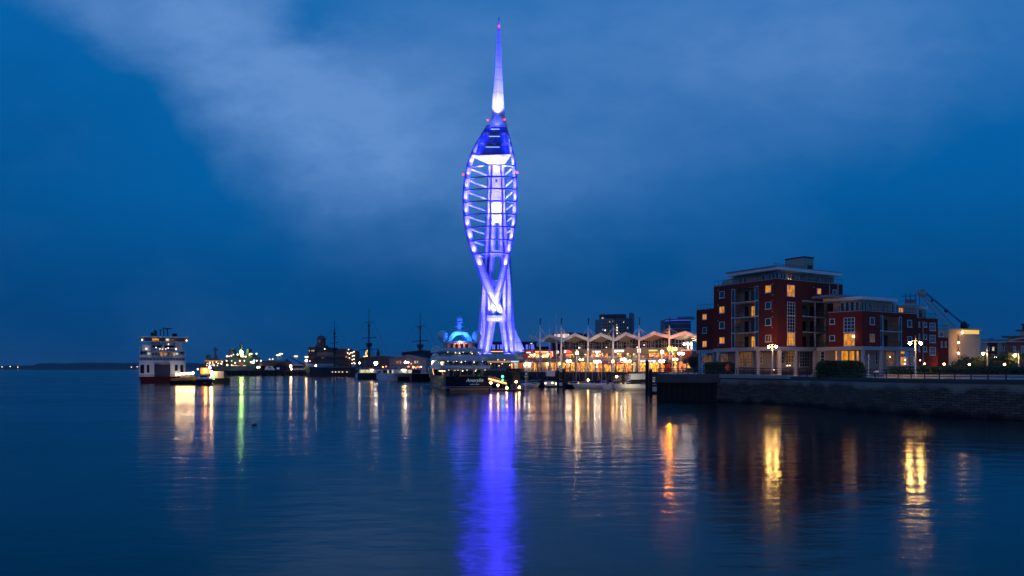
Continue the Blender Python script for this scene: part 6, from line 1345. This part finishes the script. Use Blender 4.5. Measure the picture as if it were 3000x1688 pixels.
# work boats clustered by the ferry
def workboats():
    D = 268; p = W(548, 0, D); T = thing('work_barge', 'dark low barge with yellow bulwark and a dazzling row of deck lights', 'barge')
    hull(MB(), 13, 4.6, 1.4, .6, .5, .05, .9).build('hull', MT['navy'], T); MB().loft([[(x, -w, 1.5), (x, w, 1.5), (x, w, z), (x, -w, z)] for x, w, z in ((6, 2.2, 2.5), (9, 2.1, 2.8), (11, 1.4, 3.0), (12.4, .5, 3.1))]).build('bulwark', MT['yellow'], T)
    MB().box(.4, 5.6, -2, 2, 1.4, 2.2).build('cargo', MT['orange'], T); MB().box(3, 8.5, -1.2, 1.6, 1.6, 3.2).build('deck_machinery', MT['cream'], T)
    for k in range(8): MB().sph((2 + k * .85, -.6, 3.75 + k * .07), .26, 6).build('deck_light', MT['star'], T)
    m = MB(); [m.tube((1.8 + k * 1.5, -.4, 2), (1.8 + k * 1.5, -.4, 4.6), .05) for k in range(5)]; m.build('stanchions', MT['orange'], T); place(T, (p.x - 5.8, p.y, 0), R(8))
    D = 262; p = W(577, 0, D); T = thing('pilot_boat', 'small white and navy launch with an orange lit wheelhouse in front of the barges', 'boat')
    m = MB(); m.loft([[(-2.9, 0, 2.0), (2.9, 0, 2.0), (2.9, 6, 1.6), (-2.9, 6, 1.6)], [(-2.2, .3, -.4), (2.2, .3, -.4), (2.4, 6, -.4), (-2.4, 6, -.4)]]); m.build('hull', MT['navy'], T); MB().box(-3.0, 3.0, -.1, 6, 2.0, 2.35).build('deck_edge', MT['gel'], T)
    MB().box(-2.0, 1.4, 1.5, 4.5, 2.35, 3.7).build('deckhouse', MT['gel'], T); MB().box(-1.6, 1.0, 1.38, 1.5, 2.8, 3.4).build('window', MT['glass'], T)
    MB().box(-1.4, 1.5, 2.4, 4.4, 3.9, 6.2).build('wheelhouse', mat('orange_lit_panel', (1, .4, .03), .5, emit=(1, .30, .02), es=.9), T)
    MB().sph((.3, 2.1, 5.2), .45, 6).build('lamp', MT['lamp'], T); MB().sph((-2.3, 2.1, 5.7), .3, 5).build('lamp', MT['lampsmall'], T); MB().sph((2.5, 1, 3.3), .25, 5).build('port_light', glow('magenta_light', (1, .02, .2), 5), T); MB().sph((3.1, 0, 2.1), .22, 5).build('starboard_light', MT['green_light'], T)
    MB().tube((-.6, 3, 6.2), (-.6, 3, 7.8), .05).tube((.2, 3, 6.2), (.2, 3, 7.9), .05).tube((1, 3, 6.2), (1, 3, 7.6), .05).build('aerials', MT['red'], T); MB().lathe([(.5, -.12), (.75, 0), (.5, .12)], (.2, -.2, .7), 10).build('bow_fender', MT['orange'], T); place(T, (W(599, 0, D).x, D, 0), R(22))
    D = 285; T = thing('cargo_barge', 'black square barge carrying a pale cabin with one dazzling white lamp', 'barge'); MB().box(-6, 5.2, 0, 8, -.5, 2.1).build('hull', MT['black'], T); MB().box(-2, 3, 1, 5, 2.1, 4.8).build('cabin', mat('pale_cabin', (.5, .45, .42), .7), T); MB().box(3.1, 4.6, 1, 3, 2.1, 3.2).build('crate', MT['green'], T)
    MB().sph((-1.7, -.1, 4.6), .5, 7).build('lamp', MT['star'], T); m = MB(); m.tube((0, 2, 4.8), (0, 2, 6.6), .05).tube((1.2, 2, 4.8), (1.2, 2, 6.4), .05); m.build('mast', MT['grey'], T); place(T, (W(632, 0, D).x, D, 0), R(22))
workboats()

# ---------------------------------------------------------------- naval ships and the jetty beyond
MT['lampfar'] = glow('lamp_far', (1.0, .72, .42), 2.6)
def naval():
    D = 640
    def lt(T, pts, mt='lampfar', r=.7, d=0):
        for i, (x, y) in enumerate(pts): MB().sph(W(x, y, D - 6 + d), r * (1, .7, .85, .6)[i % 4], 5).build('deck_light', MT[mt], T)
    def bx(T, name, x0, x1, y0, y1, m, d0=0, d1=14): a, b = W(x0, y0, D), W(x1, y1, D); return MB().box(a.x, b.x, D + d0, D + d1, b.z, a.z).build(name, MT[m] if isinstance(m, str) else m, T)
    ng = mat('naval_grey', (.09, .10, .12), .6)
    T = thing('naval_ship', 'grey ship with rows of yellow deck lights and a cross shaped mast', 'ship', W(628, 1101, D), 'naval ships')
    bx(T, 'hull', 596, 662, 1070, 1101, ng); bx(T, 'superstructure', 602, 656, 1056, 1070, ng, -1); bx(T, 'deck', 601, 657, 1054.5, 1056, 'grey', -2)
    for i, x in enumerate(range(603, 655, 4)): bx(T, 'window', x, x + 2.6, 1056.5, 1059, 'warm', -2.4, -1.2)
    lt(T, ((615, 1062), (623, 1061), (634, 1061), (607, 1065), (614, 1065), (624, 1066), (639, 1065), (646, 1065), (649, 1066), (606, 1071), (614, 1070.5), (621, 1070), (627, 1070.5), (637, 1071), (651, 1060)))
    m = MB(); m.tube(W(631, 1056, D), W(631, 1017, D), 1.2, .4); m.tube(W(624, 1025.5, D), W(639, 1025.5, D), .5); m.tube(W(626, 1021, D), W(637, 1021, D), .3); m.tube(W(635, 1055, D), W(635, 1042, D), .6); m.build('mast', ng, T); MB().sph(W(611, 1047, D), 2.4, 6).build('radome', ng, T); bx(T, 'gun_house', 611, 624, 1050, 1054.5, ng)
    MB().sph(W(614.5, 1077.5, 560), .9, 6).build('violet_lamp', glow('violet_lamp_glow', (.5, .35, 1), 40), T)
    T = thing('naval_ship', 'larger grey ship with two funnels, white lights and a dazzling green lamp on its mast', 'ship', W(705, 1101, D + 30), 'naval ships')
    bx(T, 'hull', 656, 746, 1068, 1101, ng, 2, 20); bx(T, 'superstructure', 660, 742, 1047, 1068, ng, 3, 18); bx(T, 'bridge', 676, 728, 1040, 1047, ng, 4, 16); bx(T, 'aft_house', 727, 738, 1037, 1050, ng, 1, 14)
    for a, b, c, d, y in ((669, 681, 672, 680, 1021), (719, 730, 722, 728, 1022)):
        P, Q, Rr, S_ = W(a, 1042, D), W(b, 1042, D), W(d, y, D), W(c, y, D); MB().loft([[P, Q, Q + Vector((0, 9, 0)), P + Vector((0, 9, 0))], [S_, Rr, Rr + Vector((0, 9, 0)), S_ + Vector((0, 9, 0))]]).build('funnel', ng, T)
    MB().path([W(707, 1042, D), W(706, 1010, D), W(706, 1003, D)], 2.4, 6, .4).tube(W(702, 1012, D), W(712, 1010, D), .4).build('mast', ng, T); MB().sph(W(707, 1031.5, D - 8), 1.3, 6).build('green_lamp', glow('green_lamp_glow', (.50, 1.0, .18), 90), T)
    lt(T, ((665, 1044), (671, 1044), (678, 1042.5), (684, 1039), (696, 1039), (705, 1039), (712, 1039), (706, 1044), (710, 1044.5), (715, 1044.5), (720, 1045), (731, 1041), (734, 1037), (738, 1037), (664, 1057.5), (679, 1057.5), (703, 1057.5), (716, 1057.5), (689, 1063.5), (734, 1060.5), (738, 1061.5)), r=.8)
    lt(T, ((685, 1071), (690, 1071), (694, 1071.5), (700, 1071), (715, 1071), (719, 1071)), r=.4); lt(T, ((666, 1069.5), (679, 1070)), 'lampfar', .9)
    A = [W(694, 1061, D - 5), W(709, 1063, D - 5), W(712, 1075, D - 5)]; MB().loft([A, [p + Vector((0, 2, 0)) for p in A]]).build('bow_flare', mat('glowing_red_plate', (.35, .09, .09), .7, emit=(.6, .1, .1), es=.25), T)  # no lamp here: a faint red glow is added to the plate colour
    T = thing('dock_mast', 'thin lattice mast with pale green lights right of the bigger naval ship', 'mast', W(750, 1090, D)); MB().tube(W(750, 1090, D), W(751, 1036, D), .5, .3).tube(W(747, 1042, D), W(753, 1040, D), .3).build('pole', MT['dark'], T)
    lt(T, ((744, 1057), (752, 1057), (751.5, 1036.5), (744, 1063), (736, 1061.5), (742, 1063)), 'lampw2', .8)
MT['lampw2'] = glow('pale_green_lamp', (.7, 1.0, .7), 4)
naval()
def jetty():
    D = 612; a, b = W(655, 1086, D), W(1062, 1086, D)
    struct('jetty_deck', MB().box(a.x, b.x, D, D + 260, a.z - 1.2, a.z), MT['black'])
    m = MB(); x = a.x
    while x < b.x: m.box(x, x + 1.1, D + .2, D + 1.2, -2, a.z - 1.2); x += 5.2
    m.box(a.x, b.x, D + 5, D + 6, -2, a.z - 1.2); struct('jetty_piles', m, mat('jetty_pile_timber', (.02, .016, .02), .9))
    z0 = a.z; D2 = 640
    def zy(y): return EYE + (HY - y) / FPX * D2
    def shed(label, x0, x1, ye, yr, rm='roofgrey', dep=16):
        A, B = W(x0, 0, D2), W(x1, 0, D2); T = thing('dock_shed', label, 'shed', (A.x, D2, z0)); MB().box(A.x, B.x, D2, D2 + dep, z0, zy(ye)).build('wall', MT['brick2'] if x0 % 2 else MT['roofdark'], T)
        MB().loft([[(A.x - .5, D2 - .6, zy(ye)), (A.x - .5, D2 + dep / 2, zy(yr)), (A.x - .5, D2 + dep, zy(ye))], [(B.x + .5, D2 - .6, zy(ye)), (B.x + .5, D2 + dep / 2, zy(yr)), (B.x + .5, D2 + dep, zy(ye))]]).build('roof', MT[rm], T); return T
    shed('long low shed with a pale slate roof on the jetty, leftmost', 752, 800, 1072, 1064.5); shed('low shed with pale roof right of the gabled shed', 833, 857, 1071, 1064.5); shed('long low pale roofed shed below the clock tower building', 858, 975, 1072, 1065.5); shed('dark long building with chimneys behind the jetty sheds', 765, 838, 1062, 1056, 'roofdark')
    A = thing('gabled_shed', 'dark gabled shed facing the water between two long roofs', 'shed', W(815, 1086, 634)); P = [(802, 1086), (802, 1071), (816, 1065), (830, 1071), (830, 1086)]
    MB().loft([[W(x, y, 634) for x, y in P], [W(x, y, 634) + Vector((0, 5, 0)) for x, y in P]]).build('wall', MT['black'], A); MB().box(W(811, 0, 634).x, W(819, 0, 634).x, 633.7, 633.9, W(0, 1082, 634).z, W(0, 1077, 634).z).build('window', MT['bluelit_dim'], A)
    T = thing('chimney', 'dark chimney block standing left of the clock tower building', 'chimney', W(838, 1086, 650)); p, q = W(836.5, 0, 650), W(840.5, 0, 650); MB().box(p.x, q.x, 650, 653, z0, zy(1052)).build('stack', MT['black'], T)
    for x, yt, l in ((815, 1041, 'tall twin dock floodlight, leftmost of the four'), (823, 1037, 'tallest dock floodlight, second from the left'), (867, 1044.5, 'third tall dock floodlight, standing alone'), (898, 1046, 'fourth tall dock floodlight, beside the clock tower building')):
        p = W(x, yt, 660); T = thing('dock_floodlight', l, 'floodlight', (p.x, 660, z0), 'tall dock floodlights'); MB().lathe([(.35, z0), (.2, p.z)], (p.x, 660, 0), 6).build('pole', MT['cream'], T); MB().lathe([(1.5, -.3), (1.9, .1), (1.0, .5)], p, 10).build('lamp_ring', MT['lampsmall'], T)
    for x, y, r, mt, l in ((754.5, 1076.5, .8, 'lampsmall', 'left of a pair of small pinkish lights low on the jetty'), (759.5, 1076, .8, 'lampsmall', 'right of a pair of small pinkish lights low on the jetty'), (851.5, 1073, .9, 'lamp', 'bright yellow light low on the jetty below the third floodlight'), (764.5, 1057, .6, 'lampsmall', 'small light right of the pale green mast'), (786, 1062, .5, 'lampsmall', 'small light above the leftmost shed roof'), (790, 1053, .5, 'lampsmall', 'small light above the dark long building, left'), (799, 1052.5, .5, 'lampsmall', 'small light above the dark long building, right'), (897, 1057, .9, 'lamp', 'round light below the fourth floodlight'), (908, 1058, .4, 'lampsmall', 'small light at the left corner of the clock tower building'), (925.5, 1072, .6, 'lampw', 'white light over the bow of the old warship'), (922.5, 1101.5, .7, 'lampsmall', 'light at the waterline under the bow of the old warship'), (854, 1082, .4, 'lampw', 'small white light on the jetty edge')):
        p = W(x, y, 606 if y > 1070 else 655); T = thing('dock_lamp', l, 'lamp', (p.x, p.y, z0), 'small lamps on the jetty'); MB().tube((p.x, p.y, z0 if y < 1100 else 0), p, .15).build('post', MT['dark'], T); MB().sph(p, r, 5).build('lamp_globe', MT[mt], T)
    vans = (('parked white van on the jetty left of the gabled shed', 790, MT['gel']), ('parked pale car on the jetty, right of the yellow light', 866, MT['lilac']), ('parked silver car on the jetty, rightmost of the cars', 888, MT['alu']))
    for l, x, m_ in vans:
        p = W(x, 0, 618); L, H = (7.5, 3.6) if 'van' in l else (6.5, 2.2); T = thing('parked_van' if 'van' in l else 'parked_car', l, 'van' if 'van' in l else 'car', (p.x, p.y, z0))
        MB().loft([[(p.x - L / 2 + a, p.y - 1.4, z0 + h), (p.x + L / 2 - b, p.y - 1.4, z0 + h), (p.x + L / 2 - b, p.y + 1.4, z0 + h), (p.x - L / 2 + a, p.y + 1.4, z0 + h)] for a, b, h in ((0, 0, .5), (0, 0, H * .5), (.6, 1.2, H * .62), (1, 1.7, H))]).build('body', m_, T)
        for s in (-1, 1): MB().loft([[(p.x + s * L * .3 + .5 * math.cos(a), p.y + yy, z0 + .5 + .5 * math.sin(a)) for a in [k * .785 for k in range(8)]] for yy in (-1.5, -1.1)]).build('wheel', MT['black'], T)
        MB().box(p.x - L * .25, p.x + L * .2, p.y - 1.42, p.y - 1.36, z0 + H * .62, z0 + H * .85).build('window', MT['glass'], T)
MT['orng'] = glow('orange_lamp', (1, .20, .02), 2.5)
MT['lampd'] = glow('lamp_orange_dock', (1, .25, .02), 22)
MT['bluelit_dim'] = glow('dim_blue_window', (.2, .35, .7), .5)
jetty()
def dockyard():
    D = 690; z0 = 4
    def zy(y): return EYE + (HY - y) / FPX * D
    def X(x): return W(x, 0, D).x
    T = thing('dockyard_building', 'long old brick dockyard building with a square clock tower, small lights at its right end', 'building', (X(906), D, z0))
    def bx(n, x0, x1, y0, y1, d0, d1, m): return MB().box(X(x0), X(x1), D + d0, D + d1, zy(y1), zy(y0)).build(n, MT[m] if isinstance(m, str) else m, T)
    db = mat('dark_dock_brick', (.12, .05, .05), .9, var=.3)
    bx('wall', 906, 925, 1018, 1086, -3, 16, db); bx('wall', 925, 985, 1028, 1086, 0, 18, db); bx('wall', 985, 1022, 1024, 1086, -1, 18, db); bx('wall', 1022, 1042, 1028, 1086, 1, 18, 'roofdark')
    bx('cornice', 905, 926, 1016.5, 1018, -4, 16, 'roofgrey'); bx('parapet', 925, 1020, 1022, 1024, -1.6, 17, 'roofdark'); bx('roof', 928, 985, 1024, 1028, 0, 17, 'roofdark'); bx('string_course', 923, 1020, 1042, 1044, -1.6, 0, 'roofgrey'); bx('roof_block', 940, 965, 1017, 1024, 4, 14, 'roofdark')
    t = bx('tower', 927, 946, 990, 1022, 2, 10, db); bx('tower_base', 923, 952, 1012, 1022, 1, 12, 'roofdark'); bx('tower_cornice', 926, 947, 988, 990.5, 1, 11, 'roofgrey'); bx('tower_top', 929, 944, 984, 988, 3, 9, db)
    MB().tube((X(938), D + 6, zy(984)), (X(938), D + 6, zy(977)), .25).build('flagpole', MT['dark'], T)
    c = MB().lathe([(1.6, 0), (1.6, .3)], (0, 0, 0), 12); c.v = [Vector((X(934) + v.x, D + 1.8 - v.z, zy(998) + v.y)) for v in c.v]; c.build('clock_face', MT['roofgrey'], T)
    for x in (908, 912, 916, 921): bx('window', x, x + 2, 1026, 1030, -3.3, -3, 'pale_lit' if x != 912 else 'glass')
    for i in range(14): bx('window', 927 + i * 4.0, 929.4 + i * 4.0, 1033, 1040.5, -.3, 0, mat('pale_sash', (.25, .25, .3), .6) if i == 0 else bpy.data.materials['pale_sash'])
    for i in range(22): bx('window', 909 + i * 5, 911 + i * 5, 1048, 1054, -3.4 if i < 3 else -1.4, -3 if i < 3 else -1, 'glass')
    bx('window', 1013, 1018, 1043.5, 1048, -1.4, -1, 'warm')
    for i, (x, y) in enumerate(((1022.5, 1024.5), (1020, 1034.5), (1029, 1034), (1034, 1033.5), (1038.5, 1031), (1025, 1038), (1034, 1044), (1038.5, 1042.5), (1025, 1049), (1033.5, 1054.5), (1038.5, 1052.5), (1038.5, 1063), (1033, 1065), (953, 1023), (1041, 1066))): MB().sph((X(x), D - 2, zy(y)), .5, 5).build('wall_light', MT['lampsmall'], T)
    D = 720
    T = thing('church_tower', 'small floodlit cream church tower behind the middle mast of the old warship', 'tower', (X(1076), D, z0)); bx('tower', 1070, 1082, 1030, 1048, 0, 8, mat('floodlit_stone', (.8, .65, .4), .7)); bx('belfry', 1073, 1080, 1025, 1030, 1, 7, bpy.data.materials['floodlit_stone'])
    c = MB().lathe([(1.3, 0), (1.3, .3)], (0, 0, 0), 10); c.v = [Vector((X(1076) + v.x, D - .1 - v.z, zy(1037) + v.y)) for v in c.v]; c.build('clock_face', MT['dark'], T)
    spot(T, (X(1076), D - 16, zy(1052)), (X(1076), D, zy(1036)), 26000, (1, .78, .4), 70, .8); bx('lit_roof', 1062, 1070, 1043, 1047, 2, 8, bpy.data.materials['floodlit_stone'])
    # dark terminal sheds
    def hall(name, label, x0, x1, ye, yr, D_, m, rm, cat='building'):
        T = thing(name, label, cat, (W(x0, 0, D_).x, D_, z0)); xm = (x0 + x1) / 2; P = [W(x0, 1092, D_), W(x0, ye, D_), W(xm, yr, D_), W(x1, ye, D_), W(x1, 1092, D_)]
        MB().loft([P, [p + Vector((0, 30, 0)) for p in P]]).build('wall', MT[m] if isinstance(m, str) else m, T); Q = [W(x0 - 1.5, ye, D_), W(xm, yr - 1, D_), W(x1 + 1.5, ye, D_)]
        r = MB(); v = Vector((0, -.8, .3)); w_ = Vector((0, 31, .3)); r.add([q + v for q in Q] + [q + w_ for q in Q] + [q + v + Vector((0, 0, -.9)) for q in Q], [(0, 1, 4, 3), (1, 2, 5, 4), (0, 6, 7, 1), (1, 7, 8, 2)]); r.build('roof', MT[rm], T); return T
    hall('terminal_hall', 'long dark low terminal building behind the smaller catamaran', 1042, 1195, 1050, 1045, 500, 'roofdark', 'roofdark'); hall('terminal_hall', 'dark wide roofed hall behind the third mast', 1178, 1300, 1034, 1028, 470, 'roofdark', 'roofdark')
    T = hall('harbour_shed', 'pale mauve gabled harbour shed with lit windows behind the larger catamaran', 1141, 1249, 1053, 1041.5, 420, mat('mauve_cladding', (.36, .27, .28), .8), 'roofgrey')
    F = Fac((W(1141, 0, 420).x, 419.8), (W(1249, 0, 420).x, 419.8))
    for a, b, s in ((1162, 1165, 'warm'), (1167, 1170, 'warm'), (1172, 1175, 'pale_lit'), (1214, 1218, 'pale_lit'), (1221, 1225, 'pale_lit')): window(T, F, a, b, 1057, 1066, s, 1, 1, 0, .1, 'dark')
    LQ = ('wide white lamp cluster under the aerial of the mauve shed', 'smaller white lamp right beside the wide white cluster of the mauve shed', 'orange lamp between the two catamarans, left of the pair', 'orange lamp between the two catamarans, right of the pair', 'dazzling orange lamp at the heart of the landing stage lights',
          'orange lamp just left of the dazzling one on the landing stage', 'low orange lamp nearest beneath the dazzling one', 'orange lamp first to the right of the dazzling one', 'orange lamp second to the right of the dazzling one', 'orange lamp nearest to the bow of the navy yacht', 'highest orange lamp, above the dazzling one and below the white cluster', 'small pale lamp at the right end, beside the yacht bow')
    for i, (x, y, mt, r) in enumerate(((1188, 1062, 'lampw', .9), (1196, 1062, 'lampsmall', .8), (1121.5, 1075.5, 'lampd', .45), (1131, 1074, 'orng', .7), (1211, 1076, 'lampd', .75), (1197, 1074, 'orng', .8), (1202, 1079, 'orng', .6), (1218, 1078, 'orng', .7), (1223, 1075, 'orng', .6), (1229, 1076, 'orng', .7), (1205, 1066, 'orng', .6), (1234, 1075, 'lampsmall', .5))):
        p = W(x, y, 402); Tn = thing('quay_lamp', LQ[i], 'lamp', (p.x, p.y, 3.4), 'orange and white lamps of the landing stage'); MB().tube((p.x, p.y, 3.4), p, .08).build('post', MT['dark'], Tn); MB().sph(p, r * .7, 5).build('lamp_globe', MT[mt], Tn)
    struct('landing_stage', MB().box(W(1050, 0, 400).x, W(1262, 0, 400).x, 398, 470, -2, 3.4), MT['black'])
    for i, (x, y) in enumerate(((1053, 1063.5), (1100.5, 1069), (1104, 1063), (1098, 1063))): p = W(x, y, 480); tag(MB().sph(p, .5, 5).build('wall_light', MT['lampw']), ('tiny white light at the left end', 'tiny greenish white light in the middle', 'tiny white light at the right', 'faint white light left of the brightest')[i] + ' of the dark terminal building', 'light', 'small lights of the dark terminal')
    T = thing('signal_gantry', 'small dark A frame crane gantry right of the middle warship mast', 'crane', W(1107, 1048, 500)); m = MB()
    for a, b in ((1104, 1107), (1112, 1109), (1107, 1108)): m.tube(W(a, 1047, 500), W(b, 1024, 500), .35, n=5)
    m.tube(W(1105, 1040, 500), W(1111, 1040, 500), .3); m.sph(W(1108, 1033, 500), 1.2, 5); m.build('frame', MT['dark'], T)
dockyard()
MT['hullblack'] = mat('warship_black', (.012, .014, .018), .5)
def warship():
    a, b = Vector((W(905, 0, 590).x, 590, 0)), Vector((W(1245, 0, 520).x, 520, 0)); T = thing('old_warship', 'black hulled three masted old warship with red waterline and bare yards', 'ship', a); d = (b - a); L = d.length; d.normalize(); n = Vector((-d.y, d.x, 0))
    def P(t, w, z): return a + d * L * t + n * w + Vector((0, 0, z))
    st = [(-.045, .3, 8.6), (0, 2.5, 7.9), (.06, 6, 7.4), (.2, 8.5, 7.1), (.8, 8.5, 7.1), (.95, 6, 7.6), (1, 3.5, 8.2)]
    for nm, z0, z1, m in (('hull', 2.0, None, 'hullblack'), ('waterline_band', -.5, 1.99, 'hullred')):
        MB().loft([[P(max(t, -.045 if z1 is None else .005), w, z1 or z), P(max(t, -.045 if z1 is None else .005), -w, z1 or z), P(max(t, .0), -w * .9, z0), P(max(t, .0), w * .9, z0)] for t, w, z in st]).build(nm, MT[m], T)
    MB().loft([[P(t, w + .1, z), P(t, -w - .1, z), P(t, -w - .1, z + .35), P(t, w + .1, z + .35)] for t, w, z in st[1:]]).build('rail_cap', MT['lilac'], T)
    MB().loft([[P(t, 2.6, 7.4), P(t, -2.6, 7.4), P(t, -2.6, 9.6), P(t, 2.6, 9.6)] for t in (.42, .5)]).build('deckhouse', MT['lilac'], T)
    for t in (.3, .33, .36, .39, .43): MB().sph(P(t, -8.7, 3.4), .28, 4).build('port_light', MT['lampsmall'], T)
    MB().path([P(-.03, 0, 8.6), P(-.2, 0, 16)], .5, 6, .2).build('bowsprit', MT['black'], T)
    tops = []
    for px, yt, yards in ((980, 935, ((968, 5), (988, 5), (1005, 9), (975, 2))), (1081, 902, ((945, 10), (990, 17), (1013, 6), (1024, 22))), (1231, 912, ((956, 10), (999, 18), (1018, 6), (1030, 8)))):
        k = (px - CX) / FPX; t = (k * a.y - a.x) / (d.x - k * d.y) / L; b0 = P(t, 0, 6); Dm = b0.y
        def zz(y): return EYE + (HY - y) / FPX * Dm
        zt = zz(yt); h = zt - 6; tops.append((t, zt)); m = MB().tube(b0, P(t, 0, 6 + h * .42), .85, .75, 8).tube(P(t, .0, 6 + h * .38), P(t, 0, 6 + h * .72), .55, .4, 6).tube(P(t, 0, 6 + h * .68), P(t, 0, zt), .3, .1, 5).build('mast', MT['mastbrown'], T)
        MB().lathe([(1.9, 6 + h * .36), (2.5, 6 + h * .4), (2.5, 6 + h * .42)], (b0.x, b0.y, 0), 8).build('fighting_top', MT['dark'], m); MB().lathe([(1.0, 6 + h * .70), (1.3, 6 + h * .72)], (b0.x, b0.y, 0), 6).build('crosstrees', MT['dark'], m)
        for y, hw in yards:
            w = hw * Dm / FPX * 1.25; c = P(t, 0, zz(y)); MB().path([c + Vector((-w, .7, -.3)), c + Vector((0, -1, 0)), c + Vector((w, .7, .5))], .26, 5).build('yard', MT['mastbrown'], m)
        r = MB()
        for s in (-1, 1):
            for q in range(4): r.tube(P(t + .012 * (q - 1.5), s * 8, 7), P(t, 0, 6 + h * .4), .07, n=3); r.tube(P(t, s * 2.3, 6 + h * .42), P(t, 0, 6 + h * .71), .06, n=3)
            r.tube(P(t + s * .1, 0, 7.5), P(t, 0, 6 + h * .41), .08, n=3); r.tube(P(t + s * .17, 0, 7.5), P(t, 0, 6 + h * .72), .07, n=3); r.tube(P(t + s * .2, 0, 7.5), P(t, 0, 6 + h * .96), .06, n=3)
        r.build('rigging', MT['dark'], m)
MT['mastbrown'] = mat('mast_brown', (.06, .025, .02), .7)
warship()
# floating mooring buoy on the open water
p = W(745, 1245, 74); T = thing('mooring_buoy', 'small dark buoy floating alone on the open water', 'buoy', (p.x, 74, 0)); MB().lathe([(.05, -.15), (.28, -.05), (.3, .08), (.12, .16)], (p.x, 74, 0), 8).build('float', MT['dark'], T); MB().tube((p.x, 74, .1), (p.x, 74, .26), .04).build('eye', MT['grey'], T)
# ---------------------------------------------------------------- evening haze
def haze():
    m = bpy.data.materials.new('evening_haze'); m.use_nodes = True; nt = m.node_tree; N = nt.nodes
    for n in list(N):
        if n.type == 'BSDF_PRINCIPLED': N.remove(n)
    v = N.new('ShaderNodeVolumePrincipled'); v.inputs['Color'].default_value = (.8, .88, 1, 1); v.inputs['Density'].default_value = .00006
    nt.links.new(v.outputs[0], N['Material Output'].inputs['Volume'])
    tag(MB().box(-9500, 9500, -80, 14500, -3, 190).build('haze', m), None, None, None, 'stuff')
haze()
